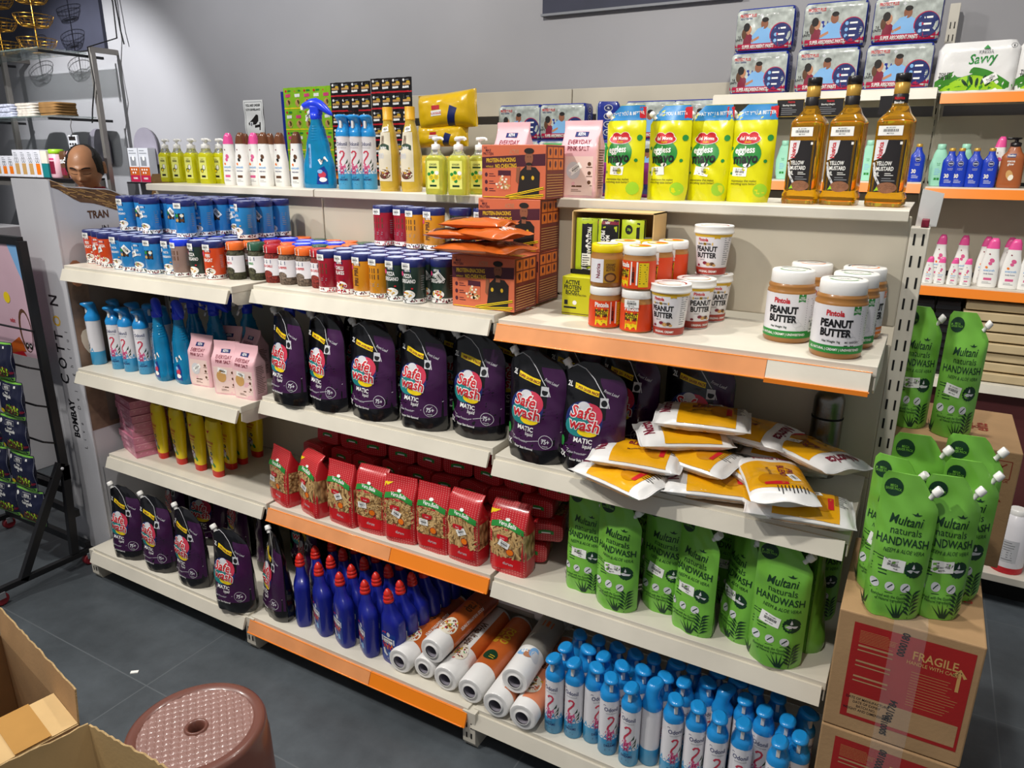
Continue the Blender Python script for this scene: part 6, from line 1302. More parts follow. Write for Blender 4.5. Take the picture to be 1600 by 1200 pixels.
# bottles on the wall shelves
for i, (x, z, k) in enumerate([(2.653, 1.563, 'sun'), (2.777, 1.547, 'sun'), (2.812, 1.548, 'sun'), (2.865, 1.549, 'sun'), (2.919, 1.551, 'sun'), (2.096, 1.554, 'mint'), (2.459, 1.556, 'mint'), (2.592, 1.562, 'mint'), (2.701, 1.564, 'mint'), (2.826, 1.548, 'mint'), (1.932, 1.551, 'mint'), (2.946, 1.551, 'lotion_pink'), (2.994, 1.552, 'cocoa')]):
    zz = 1.563 if x < 2.69 else 1.546; x = x + (.035 if k == 'mint' and i == 8 else 0)
    y = 1.74 + (.07 if k in ('mint',) else .05 if k == 'lotion_pink' else 0)
    if 2.66 < x < 2.73: x = 2.645 if i == 8 else x
    nm_ = {'sun': 'dark blue sunscreen bottle with gold cap', 'mint': 'mint green lotion bottle', 'lotion_pink': 'pink capped lotion bottle behind the blue ones', 'cocoa': 'brown pump lotion bottle'}[k]
    put(P_[k], x, y, zz, -.1, nm_ + (f', {("left of the upright, by the oil bottles", "first right of the upright", "second right of the upright", "third right of the upright", "fourth right of the upright", "behind the left oil bottle", "between the oil bottles", "right of the middle oil bottle", "beside the lone blue bottle", "behind the blue bottles of the right bay", "between pouch and oil bottle", "", "on the upper right wall shelf")[i]}' if k != 'lotion_pink' else ''), 'bottles on the wall shelves' if k in ('sun', 'mint') else None, s=(1.05 if k == 'sun' else 1.0))
for i, (x, k) in enumerate(((3.15, 0), (3.24, 1))):
    mb = MB(); s = Sec(.17, curve([(0, .03), (.01, .033), (.13, .033), (.16, .02), (.17, .018)]), const(.02), 3, n=20); s.body(mb, M.plastic_dark, nz=12); d = D(mb, s, .0004); d.scribble(0, .1, .04, 6, .008, M.gold); tag(mb.build('shampoo_bottle', None, (x, 1.83, 1.546)), f'black shampoo bottle behind the brown pump bottle, {("left", "right")[i]}', 'bottle', 'black shampoo bottles')
for i, (x, z) in enumerate([(2.767, 1.143), (2.812, 1.147), (2.860, 1.148), (2.909, 1.153)]): put(P_['lotion_small'], x, 1.72, 1.139, 0, f'small white bottle with pink cap on the orange edged shelf, {nth(i, 4)}', 'small pink capped bottles', s=1.05)
for i, (x, z) in enumerate([(2.987, 1.151), (3.064, 1.152), (3.128, 1.158)]): put(P_['lotion_pink'], x, 1.74, 1.139, -.05, f'tall white bottle with pink cap at the shelf front, {nth(i, 3)}', 'tall pink capped bottles', s=(1.2, 1, 1.02))
for i in range(7): put(P_['lotion_pink'], 2.80 + i * .085, 1.85 + .01 * (i % 2), 1.139, -.05, f'tall white bottle with pink cap in the back row, {nth(i, 7)}', 'tall pink capped bottles', s=1.0)
# beige boards and black crates under that shelf
mat('beige_board', srgb('c8b48c'), .6, bump=.05, var=.08, vscale=6)
for k in range(8):
    mb = MB(); zz = .742 + k * .043; box(mb, 2.93 + j(.01), 3.58, 1.70 + j(.015), 1.98, zz, zz + .036, M.beige_board, .004); tag(mb.build('beige_board'), f'beige board in the stack right of the green pouches, {("lowest", "second from below", "third from below", "fourth from below", "fifth from below", "sixth from below", "seventh from below", "topmost")[k]}', 'board', 'stacked beige boards')
for k in range(2):
    root = thing('black_crate', f'black plastic crate under the wall shelf, {("left", "right")[k]} one half hidden by pouches', 'crate'); mb = MB(); x0 = 2.72 + k * .1
    box(mb, x0, x0 + .09, 1.72, 1.98, .742, 1.07, M.plastic_dark, .004); mb.build('crate_body', root); mb = MB()
    for q in range(9): box(mb, x0 - .002, x0 + .092, 1.714, 1.722, .76 + q * .034, .776 + q * .034, M.dark_metal)
    mb.build('ribs', root)
# low shelf items
o = napkin(8, M.film_blue, M.film_white, 'wash', M.paper, 'powder_pack', 'blue packet on the low shelf at the right edge', .10, .26, .08); at(o, 3.04, 1.22, .131)
root = thing('white_tin', 'white round tin with red foot at the right edge', 'tin', (3.20, 1.20, .131)); mb = MB(); lathe(mb, [(.055, 0), (.055, .025)], M.red, 24, cap1=False); lathe(mb, [(.055, .025), (.055, .2), (.03, .235)], M.can_white, 24, False, True); d = D(mb, Cyl(.055), .0005); d.rect(-.04, .02, .05, .14, M.silverprint); d.scribble(-.01, .13, .04, 8, .01, M.grey); mb.build('tin_body', root); mb = MB(); lathe(mb, [(.031, .234), (.031, .25), (.026, .255)], M.plastic_white, 18); mb.build('lid', root)
# paper notice on the wall
root = thing('camera_notice', 'white paper notice with a camera drawing taped to the wall', 'notice'); mb = MB(); y = WALL_Y
class Pp:
    def P(s, x, z): return Vector((x, y - .004 - .006 * sin((z - 1.8) * 22 + x * 5) ** 2, z))
d = D(mb, Pp(), 0); d.rect(-1.84, -1.64, 1.76, 2.045, M.paper, 0); d.off = .001
for a in ((-1.828, -1.652, 2.03, 2.033), (-1.828, -1.825, 1.77, 2.033), (-1.655, -1.652, 1.77, 2.033)): d.rect(*a, M.grey)
d.text('YOU ARE UNDER', -1.74, 2.0, .017, M.ink, .0004, .04); d.text('CCTV SURVEILLANCE', -1.74, 1.972, .014, M.ink, .0004, .04)
d.poly([(-1.80, 1.885), (-1.715, 1.945), (-1.695, 1.94), (-1.70, 1.90), (-1.725, 1.875), (-1.765, 1.895), (-1.795, 1.87)][::-1], M.hairdark); d.rect(-1.785, -1.755, 1.86, 1.892, M.paper, .0004); d.ell(-1.77, 1.876, .010, .012, M.grey, .0008, 12); d.line([(-1.735, 1.86), (-1.69, 1.866)], .018, M.hairdark); d.line([(-1.684, 1.835), (-1.684, 1.89)], .012, M.hairdark)
mb.build('sheet', root)

root = thing('folded_paper', 'folded white paper stuck between the top shelf and the right upright', 'paper'); mb = MB(); panel0 = [(2.712, .03, 1.50), (2.755, .05, 1.50), (2.76, .05, 1.575), (2.715, .03, 1.585)]
mb.add(panel0 + [(x, y + .002, z) for x, y, z in panel0], [(0, 1, 2, 3), (7, 6, 5, 4), (0, 4, 5, 1), (1, 5, 6, 2), (2, 6, 7, 3), (3, 7, 4, 0)], M.paper, False); mb.build('sheet', root)
root = thing('red_clip', 'small dark red block on top of the right upright', 'clip'); mb = MB(); box(mb, 2.724, 2.740, .0, .03, 1.501, 1.519, M.maroon, .002); mb.build('block', root)

# ================================================================== CARTONS AND POUCHES AT THE RIGHT
def carton(x0, x1, y0, y1, z0, z1, lab, m=M.card):
    root = thing('cardboard_carton', lab, 'carton', group=None); mb = MB(); box(mb, x0, x1, y0, y1, z0, z1, m, .003)
    t = .0025; zc = z1 + .0006
    box(mb, x0 + .001, x1 - .001, (y0 + y1) / 2 - .0008, (y0 + y1) / 2 + .0008, z1 - .001, z1 + .0012, M.slot_black) if False else None
    mb.build('carton_body', root); return root
def red_print(root, x0, x1, y0, z0, z1):
    mb = MB(); cx = (x0 + x1) / 2; W_, H = x1 - x0, z1 - z0; s = front_of(y0, x0, z0); d = D(mb, s, .0005); R_ = mat('print_red', srgb('a3201f'), .5, bump=.08, bscale=160, var=.06, vscale=12) if not hasattr(M, 'print_red') else M.print_red
    d.rect(W_ * .12, W_ * .95, H * .12, H * .93, R_, 0, 0, .1); d.rect(W_ * .17, W_ * .93, H * .15, H * .33, M.card, .0002, 0, .1)
    d.text('FRAGILE', W_ * .70, H * .76, H * .068, M.tan, .0003, .02); d.text('HANDLE WITH CARE', W_ * .69, H * .715, H * .03, M.tan, .0003, .01)
    d.line([(W_ * .87, H * .60), (W_ * .87, H * .76)], .006, M.tan, .0003); d.line([(W_ * .83, H * .72), (W_ * .87, H * .775), (W_ * .91, H * .72)], .006, M.tan, .0003)
    for k in range(3): d.rect(W_ * .17, W_ * .42, H * (.74 - k * .13), H * (.755 - k * .13), M.card, .0003); d.rect(W_ * .17, W_ * .42, H * (.705 - k * .13), H * (.715 - k * .13), M.card, .0003)
    rr = random.Random(4)
    for k in range(13): d.rect(W_ * .56, W_ * (.8 + .1 * rr.random()), H * (.655 - k * .023), H * (.658 - k * .023), M.tan, .0003)
    for k in range(9): d.rect(W_ * .17, W_ * (.36 + .08 * rr.random()), H * (.87 - k * .012), H * (.8725 - k * .012), M.tan, .0003)
    for k, t in enumerate(('DATE OF MANUFACTURE', 'DATE OF EXPIRY', 'BATCH NO.', 'WEIGHT AND DIMENSIONS')): d.text(t, W_ * .30, H * (.29 - k * .033), H * .022, M.ink, .0004, .01)
    d.text('0000180', W_ * .50, H * .85, H * .05, M.ink, .0006, .03, 0, pi / 2 - .1); d.text('0001784', W_ * .50, H * .28, H * .05, M.ink, .0006, .03, 0, pi / 2 - .1); d.text('S000180', W_ * .47, H * .15, H * .045, M.ink, .0006, .03, 0, pi / 2)
    mb.build('red_print', root)
    mb = MB(); box(mb, cx - .03, cx + .03, y0 - .0012, y0 - .0008, z0 + .003, z1, M.clear_film if hasattr(M, 'clear_film') else mat('clear_film', srgb('ffffff'), .08, var=0, alpha=.05, coat=.3)); box(mb, cx - .03, cx + .03, y0 - .0012, y0 + .05, z1 + .0002, z1 + .0008, M.clear_film); mb.build('packing_tape', root)
CA = carton(2.700, 2.958, -.475, -.13, .482, .765, 'brown carton with red fragile print, upper one, green pouches standing on it'); red_print(CA, 2.700, 2.958, -.475, .482, .765)
mb = MB(); d = D(mb, Flat((2.90, -.25, .7655), (0, 1, 0), (-1, 0, 0)), .0004); d.text('Please Do Not', -.02, .0, .034, M.red, 0, .0); d.text('these cartons', .0, -.038, .024, M.red, 0, .0); mb.build('printed_words', CA)
CB = carton(2.700, 2.955, -.478, -.13, .197, .480, 'brown carton with red fragile print directly below the upper one'); red_print(CB, 2.700, 2.955, -.478, .197, .480)
carton(2.757, 2.955, -.47, -.13, .0, .195, 'lowest brown carton of the right stack')
carton(2.735, 2.93, .03, .35, .0, .683, 'tall brown carton under the printed carton with pictograms')
CC = carton(2.716, 3.015, .035, .36, .685, .99, 'brown carton with red arrow and pictograms, two green pouches on its top')
mb = MB(); d = D(mb, front_of(.035, 2.716, .685), .0005); rp = mat('print_brick', srgb('8a2f20'), .6, var=0)
for k in range(2):
    x0 = .165 + k * .065; z0 = .235
    for a, b in (((x0, z0), (x0 + .052, z0)), ((x0 + .052, z0), (x0 + .052, z0 + .045)), ((x0 + .052, z0 + .045), (x0, z0 + .045)), ((x0, z0 + .045), (x0, z0))): d.line([a, b], .0018, rp)
    if k: d.line([(x0 + .01, z0 + .008), (x0 + .042, z0 + .038)], .003, rp); d.line([(x0 + .042, z0 + .008), (x0 + .01, z0 + .038)], .003, rp); d.arc(x0 + .026, z0 + .024, .008, .012, 0, 6.28, .0015, rp)
    else: d.arc(x0 + .026, z0 + .025, .012, .012, 0, 6.28, .003, rp); d.line([(x0 + .026, z0 + .006), (x0 + .026, z0 + .02)], .002, rp)
d.text('NO HOOK', .262, .226, .007, rp, 0, .02); d.poly([(.243, .155), (.243, .175), (.233, .175), (.2545, .200), (.276, .175), (.266, .175), (.266, .155)][::-1], rp)
for k, t in enumerate(('Pin Code - 396 070 Gujarat, India', 'PIN Code:', 'Umargam Industrial Estate', 'Gujarat, India', 'Western Highway, Khanvel', 'MFG. LIC. NO. GC/1275')): d.text(t, .215, .128 - k * .0135 - (k > 3) * .008, .0062, rp, 0, .01)
mb.build('printed_words', CC); mb = MB(); d = D(mb, Flat((2.95, .2, .9905), (0, 1, 0), (-1, 0, 0)), .0004); d.text('elite', .0, -.0, .035, rp, 0, .02); d.text('naturals', -.0, .032, .016, rp, 0, .01); mb.build('top_words', CC)
mb = MB(); d = D(mb, right_of(2.958, -.13 - .17, .482), .0003); CG = 'handwash pouches on the cartons'
for i, (x, y, a, s_) in enumerate(((2.788, -.43, .0, 1.0), (2.862, -.388, .2, .99), (2.765, -.35, -.3, 1.0), (2.895, -.29, .1, 1.0), (2.80, -.25, .1, 1.08), (2.90, -.20, .05, 1.08))):
    put(P_['handwash'][(0, 1, 2, 1, 0, 2)[i]], x, y, .766, a, ('green handwash pouch at the very front of the right carton', 'green handwash pouch just right behind the foremost one on the carton', 'green handwash pouch at the left edge of the carton, mostly hidden', 'green handwash pouch in the third rank on the carton, right side', 'green handwash pouch at the back left of the carton', 'green handwash pouch at the back right of the carton')[i], CG, s=(s_ * .88, s_, s_))
for i, (x, y, a) in enumerate(((2.765, .125, -.05), (2.862, .10, .0))):
    put(P_['handwash'][(1, 2)[i]], x, y, .991, a, f'green handwash pouch on the higher printed carton, {("left, partly behind the upright", "right")[i]}', CG, s=(.76, 1.0, 1.03))
bpy.data.meshes.remove(bpy.data.meshes.new('unused'))

# ================================================================== FOREGROUND: STOOL, OPEN CARTONS
def stool():
    cx, cy = 1.475, -1.118; root = thing('plastic_stool', 'brown round plastic stool with woven pattern top and centre hole', 'stool', (cx, cy, 0)); mat('stool_brown', srgb('6a4238'), .3, bump=.03, var=.04, coat=.3); mb = MB(); H = .42; R = .150
    pr = [(R - .028, H - .0035), (R - .022, H), (R - .012, H + .001), (R - .004, H - .003), (R, H - .012), (R + .002, H - .05), (R + .004, H - .055), (R + .013, .02), (R + .016, .0), (R + .010, .0), (R - .004, H - .06), (R - .02, H - .012)]
    n = 64; rings = []
    for r_, z in pr: rings.append([(r_ * cos(2 * pi * k / n), r_ * sin(2 * pi * k / n), z) for k in range(n)])
    vs = [p for rg in rings for p in rg]; fs = []
    for i in range(len(rings) - 1):
        for k in range(n):
            if 6 <= i <= 9 and (k % 16) in (5, 6, 7, 8, 9, 10, 11) and i in (6, 9): 
                pass
            a, b = i * n + k, i * n + (k + 1) % n; fs.append((a + n, b + n, b, a))
    mb.add(vs, fs, M.stool_brown); mb.build('rim_and_skirt', root)
    # woven top: real relief
    mb = MB(); m_ = 66; vs, fs = [], []; a0 = .9; Rt = R - .026; hr = .021; cell = .0165
    def hgt(x, y):
        u, v = (x * cos(a0) + y * sin(a0)) / cell, (-x * sin(a0) + y * cos(a0)) / cell; iu, iv = math.floor(u), math.floor(v); fu, fv = u - iu, v - iv
        if (iu + iv) % 2: fu, fv = fv, fu
        return .0034 * (sin(pi * fu) ** .6) * (1 - .9 * abs(2 * fv - 1) ** 4) - .0012
    for i in range(m_ * 2 + 1):
        rr_ = lerp(hr, Rt, i / (m_ * 2))
        for k in range(260): t = 2 * pi * k / 260; x, y = rr_ * cos(t), rr_ * sin(t); vs.append((x, y, H - .004 + (hgt(x, y) if hr + .006 < rr_ < Rt - .002 else -.0005)))
    for i in range(m_ * 2):
        for k in range(260): a, b = i * 260 + k, i * 260 + (k + 1) % 260; fs.append((a, a + 260, b + 260, b))
    mb.add(vs, fs, mat('stool_top', srgb('8d6d66'), .26, var=.05, coat=.2)); mb.build('woven_seat', root)
    mb = MB(); n = 32; rings = [[(r_ * cos(2 * pi * k / n), r_ * sin(2 * pi * k / n), z) for k in range(n)] for r_, z in ((.026, H - .004), (.024, H + .0005), (.021, H + .001), (.017, H - .003), (.0155, H - .03))]; loft(mb, rings, M.stool_brown, False, False); mb.v = mb.v; mb.build('centre_hole_ring', root)
stool()
def panel(mb, p, m=M.card_light, t=.004, e=M.card_edge):
    """thick board from four corner points"""
    p = [Vector(q) for q in p]; n = (p[1] - p[0]).cross(p[3] - p[0]).normalized() * t; a = [tuple(q) for q in p]; b = [tuple(q - n) for q in p]
    mb.add(a, [(0, 1, 2, 3)], m, False); mb.add(b, [(3, 2, 1, 0)], m, False)
    mb.add(a + b, [(0, 4, 5, 1), (1, 5, 6, 2), (2, 6, 7, 3), (3, 7, 4, 0)], e, False); return mb
def rag(mb, a, b, c, d_, m=M.card_light, nseg=14, amp=.004, t=.004, seed=0):
    """board whose edge a-b is torn"""
    rr = random.Random(seed); a, b, c, d_ = map(Vector, (a, b, c, d_)); up_ = (a - d_).normalized(); n = (b - a).cross(d_ - a).normalized() * t
    top = [a.lerp(b, i / nseg) + up_ * rr.uniform(-amp, amp) for i in range(nseg + 1)]; bot = [d_.lerp(c, i / nseg) for i in range(nseg + 1)]
    vs = [tuple(p) for p in top + bot] + [tuple(p + n) for p in top + bot]; k = nseg + 1; o = 2 * k
    fs = [(i + 1, i, k + i, k + i + 1) for i in range(nseg)]; gs = [(o + i, o + i + 1, o + k + i + 1, o + k + i) for i in range(nseg)]; es = [(i, i + 1, o + i + 1, o + i) for i in range(nseg)] + [(0, o, o + k, k), (nseg, k + nseg, o + k + nseg, o + nseg), ]
    mb.add(vs, fs, m, False); mb.add(vs, gs, m, False); mb.add(vs, es, M.card_edge, False); return mb
def open_carton():
    root = thing('open_cardboard_carton', 'open brown carton with upright torn flap and purple print at bottom left', 'carton'); h = .36
    Rc = Vector((1.165, -1.212, h)); ub = Vector((-.93, .16, 0)).normalized(); vf = Vector((-.16, -.93, 0)).normalized()  # to the back-left corner, to the front
    L1, L2 = .52, .34; B = Rc + ub * L1; Fc = Rc + vf * L2; G = B + vf * L2; z0 = Vector((0, 0, -h + .002))
    mb = MB()
    for a, b in ((Rc, B), (B, G), (G, Fc), (Fc, Rc)): panel(mb, [a, b, b + z0, a + z0], M.card)
    panel(mb, [Rc + z0, B + z0, G + z0, Fc + z0], M.card); mb.build('carton_body', root)
    up1 = Vector((-.005, .012, .085)); mb = MB(); rag(mb, B + up1, Rc + up1 - ub * -.005, Rc, B, M.card, 30, .003, seed=1); mb.build('upright_flap', root)
    inn = -vf * 0 + ub * .145 + Vector((0, 0, .004)); mb = MB(); panel(mb, [Rc + Vector((0, 0, .002)), Rc + ub * .14 + Vector((0, 0, .012)) - vf * 0, Fc + ub * .14 + Vector((0, 0, .012)), Fc + Vector((0, 0, .002))], M.card_light)
    a = Rc + ub * .012 + vf * .0; tp = Vector((0, 0, .006))
    panel(mb, [Rc + vf * .055 + tp, Rc + ub * .14 + vf * .055 + tp + Vector((0, 0, .0105)), Rc + ub * .14 + vf * .13 + tp + Vector((0, 0, .0105)), Rc + vf * .13 + tp], M.tape, .0004, M.tape); mb.build('folded_flap', root)
    mb = MB(); s = Flat(Rc + Vector((.001, 0, -.0)), vf, Vector((0, 0, 1))); d = D(mb, Flat(Rc + z0 + vf * .0, -vf, (0, 0, 1)), .001)
    for k in range(3): d.rect(-.18 + k * .035, -.165 + k * .035, h - .034, h - .003, M.film_blue)
    d.text('E', -.128, h - .030, .022, M.film_blue, 0, .05); d.rect(-.11, -.09, h - .034, h - .003, M.film_blue); mb.build('printed_mark', root)
    mb = MB(); panel(mb, [B + Vector((0, 0, .002)), B + vf * .14 + ub * -.14 + Vector((0, 0, -.03)), G + ub * -.2, G], M.card_light); mb.build('inner_flap', root)
open_carton()
def open_carton2():
    root = thing('open_cardboard_carton', 'empty light cardboard carton nearest the camera, only its torn far corner showing', 'carton'); h = .545
    P = Vector((1.413, -1.307, h)); a1 = Vector((-.235, -.215, -.0)).normalized(); a2 = Vector((.27, -.0, 0)).normalized(); a1 = Vector((-.12, -.99, 0)).normalized() * .5 + Vector((-.35, 0, 0)); a1 = Vector((-.29, -.957, 0)).normalized(); a2 = Vector((1, .028, 0)).normalized()
    L1, L2 = .34, .30; z0 = Vector((0, 0, -h + .002)); Q1 = P + a1 * L1; Q2 = P + a2 * L2; mb = MB()
    rag(mb, Q1, P, P + z0, Q1 + z0, M.card_light, 20, .003, seed=5); rag(mb, P, Q2, Q2 + z0, P + z0, M.card_light, 30, .004, seed=7)
    X = Q1 + a2 * L2; panel(mb, [P + z0, Q2 + z0, X + z0, Q1 + z0], M.card_light); mb.build('carton_walls', root)
open_carton2()
root = thing('paper_scrap', 'tiny white paper scrap on the dark floor', 'litter', (.66, -.78, 0)); mb = MB(); box(mb, -.012, .012, -.006, .006, .0005, .004, M.paper, 0, Matrix.Rotation(.7, 4, 'Z')); mb.build('scrap', root)
# ================================================================== PRINTED BOARDS AT THE LEFT END
root = thing('display_board', 'tall white printed cardboard display with torn brown top, at the left end of the gondola', 'display board')
mat('board_white', srgb('c9c9ce'), .5, bump=.03, var=.05, vscale=2.5); mat('board_brown', srgb('6e4f36'), .6, bump=.3, bscale=60, var=.25, vscale=30)
mb = MB(); box(mb, -.270, -.028, -.402, -.396, .0, 1.562, M.board_white, .001); d = D(mb, front_of(-.402), .0006)
for t, z, h, m in (('N', 1.115, .055, M.ink), ('O', 1.035, .05, M.gold), ('T', .975, .055, M.ink), ('T', .925, .055, M.ink), ('O', .865, .055, M.ink), ('C', .80, .055, M.ink)):
    d.text(t, -.105 - (1.115 - z) * .05, z, h, m, 0, .02, 0, pi / 2)
d.text('BOMBAY', -.115, .635, .036, M.ink, 0, .05, 0, pi / 2)
for k, t in enumerate('Live Delightful'): d.text(t, -.075, .52 + k * .034, .02, M.ink, 0, .0, 0, pi / 2)
mb.build('front_sheet', root)
mb = MB(); x = -.030; topz = curve([(-.40, 1.562), (-.33, 1.535), (-.2, 1.525), (-.05, 1.47), (.1, 1.49), (.36, 1.46)])
ys = [-.396 + .03 * k for k in range(26)]
for sx, sg in ((x, 1), (x - .005, -1)):
    vs = [(sx, y, 0) for y in ys] + [(sx, y, topz(y) + .005 * noise.noise(Vector((y * 30, 0, 0)))) for y in ys]; n = len(ys)
    mb.add(vs, [((i, i + 1, n + i + 1, n + i) if sg > 0 else (i + 1, i, n + i, n + i + 1)) for i in range(n - 1)], M.board_white, False)
mb.add([(x, y, topz(y) + .005 * noise.noise(Vector((y * 30, 0, 0)))) for y in ys] + [(x - .005, y, topz(y) + .005 * noise.noise(Vector((y * 30, 0, 0)))) for y in ys], [(i, i + 1, n + i + 1, n + i) for i in range(n - 1)], M.card_edge, False)
s = right_of(x, 0, 0); d = D(mb, s, .0007)
lowz = curve([(-.40, 1.535), (-.28, 1.475), (-.1, 1.43), (.1, 1.41), (.36, 1.38)])
d.region(lambda p, q: (lerp(-.395, .35, p), lerp(lowz(lerp(-.395, .35, p)), topz(lerp(-.395, .35, p)) - .004, q)), M.board_brown, 30, 4)
rr = random.Random(3)
for k in range(90):
    y = rr.uniform(-.38, .3); z = lerp(lowz(y), topz(y), rr.uniform(.08, .92)); l = rr.uniform(.01, .03); d.line([(y - l, z + .010 * rr.random()), (y, z), (y + l, z - .008)], .0022, M.tan, .0004)
d.text('TRAN', -.235, 1.418, .028, M.brownprint, .0004, .04, 0, 0, 1.0); d.text('IN', -.215, 1.365, .026, M.ink, .0004, .0); d.text('HOM', -.235, 1.312, .026, M.ink, .0004, .06)
if True:
    bp = mat('board_photo', srgb('8d7360'), .55, var=.3, vscale=9); d.region(lambda p, q: (lerp(-.398, -.02, p), lerp(.60, 1.22, q)), bp, 8, 8, -.0002); bp2 = mat('board_photo2', srgb('6d625a'), .6, var=.2, vscale=6)
    d.region(lambda p, q: (lerp(-.32, -.005, p), lerp(.62, 1.2, q)), bp2, 6, 6, .0002); d.ell(-.355, 1.22, .03, .05, M.skin, .0002, 14); d.ell(-.34, .95, .035, .06, M.cream, .0003, 14, 2, .4)
d.line([(-.41 + .03, .0), (-.41 + .03, .44)], .003, M.grey); d.text('OMBAY', -.17, .36, .05, M.ink, 0, .04); d.text('the display', -.17, .32, .014, M.grey, 0, .01)
mb.build('side_sheet', root)
# ================================================================== BLACK RACK WITH HANGING PACKETS
root = thing('wire_rack', 'black metal A-frame rack on red casters, cut off by the left edge of the photo', 'rack'); BM = M.dark_metal
def rb(nm, *ab, w_=.022, h_=.03):
    mb = MB(); bar(mb, ab[0], ab[1], w_, h_, BM, .001); mb.build(nm, root)
X = -.13
rb('upright', (X, -.478, .40), (X, -.478, 1.345)); rb('upright', (X - .62, -.478, .40), (X - .62, -.478, 1.345))
rb('front_leg', (X, -.488, .475), (X, -.705, .06)); rb('rear_leg', (X, -.475, .46), (X, -.50, .075)); rb('front_leg', (X - .62, -.488, .475), (X - .62, -.705, .06)); rb('rear_leg', (X - .62, -.475, .46), (X - .62, -.50, .075))
rb('base_bar', (X, -.80, .062), (X, -.425, .062), h_=.022); rb('base_bar', (X - .62, -.80, .062), (X - .62, -.425, .062), h_=.022); rb('cross_bar', (X - .62, -.44, .085), (X, -.44, .085)); rb('cross_bar', (X - .62, -.44, .24), (X, -.46, .24)); rb('cross_bar', (X - .62, -.50, .36), (X, -.485, .36)); rb('cross_bar', (X - .62, -.48, 1.345), (X, -.48, 1.345))
for k in range(5): mb = MB(); tube(mb, [(X - .62, -.535, 1.03 - k * .15), (X, -.535, 1.03 - k * .15)], .004, BM, 6); tube(mb, [(X, -.535, 1.03 - k * .15), (X, -.49, 1.01 - k * .15)], .004, BM, 6); mb.build('hanging_rod', root)
for k, (x, y) in enumerate(((X, -.79), (X, -.445), (X - .62, -.79), (X - .62, -.445))):
    mb = MB(); lathe(mb, [(.022, -.012), (.026, -.008), (.026, .008), (.022, .012)], mat('caster_red', srgb('8f2630'), .4, var=.1) if not hasattr(M, 'caster_red') else M.caster_red, 18); mb.xf(Matrix.Translation((x, y, .026)) @ Matrix.Rotation(pi / 2, 4, 'Y')); w_ = mb.build('caster', root); mb = MB(); box(mb, x - .016, x + .016, y - .012, y + .012, .03, .055, M.grey); mb.build('fork', w_)
for z in (.475, ): mb = MB(); lathe(mb, [(.006, 0), (.006, .004), (.003, .006)], M.silverprint, 10); mb.xf(Matrix.Translation((X + .013, -.492, z - .02)) @ Matrix.Rotation(pi / 2, 4, 'Y')); mb.build('bolt', root)
mb = MB(); box(mb, X - .60, X - .012, -.486, -.482, .90, 1.335, mat('poster_pink', srgb('d9b6c4'), .3, var=.06, vscale=4), 0); d = D(mb, front_of(-.486, X - .012, .9), .0006)
d.poly([(-.17, .43), (-.075, .43), (-.03, .33), (-.012, .30), (-.012, .432), (-.17, .432)][::-1], M.sky); d.ell(-.055, .105, .042, .085, M.brownprint, .0004, 20); d.ell(-.05, .1, .034, .076, M.poster_pink, .0008, 20); d.ell(-.062, .045, .011, .013, M.hairdark, .001, 12); d.ell(-.038, .045, .011, .013, M.hairdark, .001, 12); d.ell(-.061, .047, .004, .005, M.paper, .0014, 8, 1); d.ell(-.037, .047, .004, .005, M.paper, .0014, 8, 1)
d.ell(-.145, .225, .022, .022, M.yellow, .0004, 14); d.text('ndst', -.135, .13, .018, M.red, .0004, .02); d.poly([(-.2, .03), (-.11, .075), (-.09, .05), (-.08, .02), (-.2, .0)][::-1], M.film_orange, .0008); d.poly([(-.19, .0), (-.1, .02), (-.08, .0)][::-1], M.red, .001); mb.build('poster', root)
def deco_guac(d, L_, W_):
    d.rect(-L_ * .49, L_ * .49, .002, .016, M.film_green, .0004); d.rect(-L_ * .49, L_ * .49, W_ - .008, W_ - .002, M.film_green, .0004)
    d.text('KEYA', .0, W_ * .78, .012, M.paper, .0006, .03)
    for a in ((-.024, W_ * .76), ): d.line([(-.026, W_ * .755), (.026, W_ * .755), (.026, W_ * .885), (-.026, W_ * .885), (-.026, W_ * .755)], .0012, M.paper, .0006)
    d.text('Instant', 0, W_ * .655, .010, M.paper, .0006, .03); d.text('Guacamole', 0, W_ * .555, .0145, M.paper, .0006, .04, 0, 0, .9); d.text('Mix', 0, W_ * .49, .008, M.paper, .0006, .03)
    d.ell(-.055, W_ * .84, .009, .009, M.paper, .0006, 10, 1); d.rect(.05, .058, W_ * .84, W_ * .9, M.paper, .0006); rr = random.Random(4)
    d.ell(.02, W_ * .22, .055, .022, M.brownprint, .0005, 18, 2, .1)
    for k in range(60): d.ell(.022 + rr.gauss(0, .022), W_ * .25 + rr.gauss(0, .008), .006, .004, rr.choice((M.green, M.tan, M.lime, M.brownprint, M.darkgreen, M.maroon)), .0010 + .0012 * rr.random(), 6, 1, rr.uniform(0, 3))
    d.ell(-.055, .022, .013, .009, M.yellow, .0012, 12, 1)
P_['guac'] = [pillow('guacamole_packet', .172, .150, .034, (M.film_navy,), k, deco_guac, 'navy packet') for k in (1, 2)]
for i, (u_, z, yy, a) in enumerate(((-.245, .925, -.572, .02), (-.215, .775, -.572, -.05), (-.25, .625, -.572, .03), (-.235, .475, -.575, -.02), (-.222, .325, -.578, .05))):
    put(P_['guac'][i % 2], u_, yy, z - .02, a, f'navy guacamole mix packet hanging on the black rack, {("topmost", "second from the top", "middle", "second from the bottom", "lowest")[i]}, front rank', 'navy packets on the rack', rx=-.06)
    put(P_['guac'][(i + 1) % 2], u_ - .19, yy, z - .02, a, f'navy guacamole packet cut by the photo edge, {("topmost", "second from the top", "middle", "second from the bottom", "lowest")[i]}, on the black rack', 'navy packets on the rack', rx=-.06)
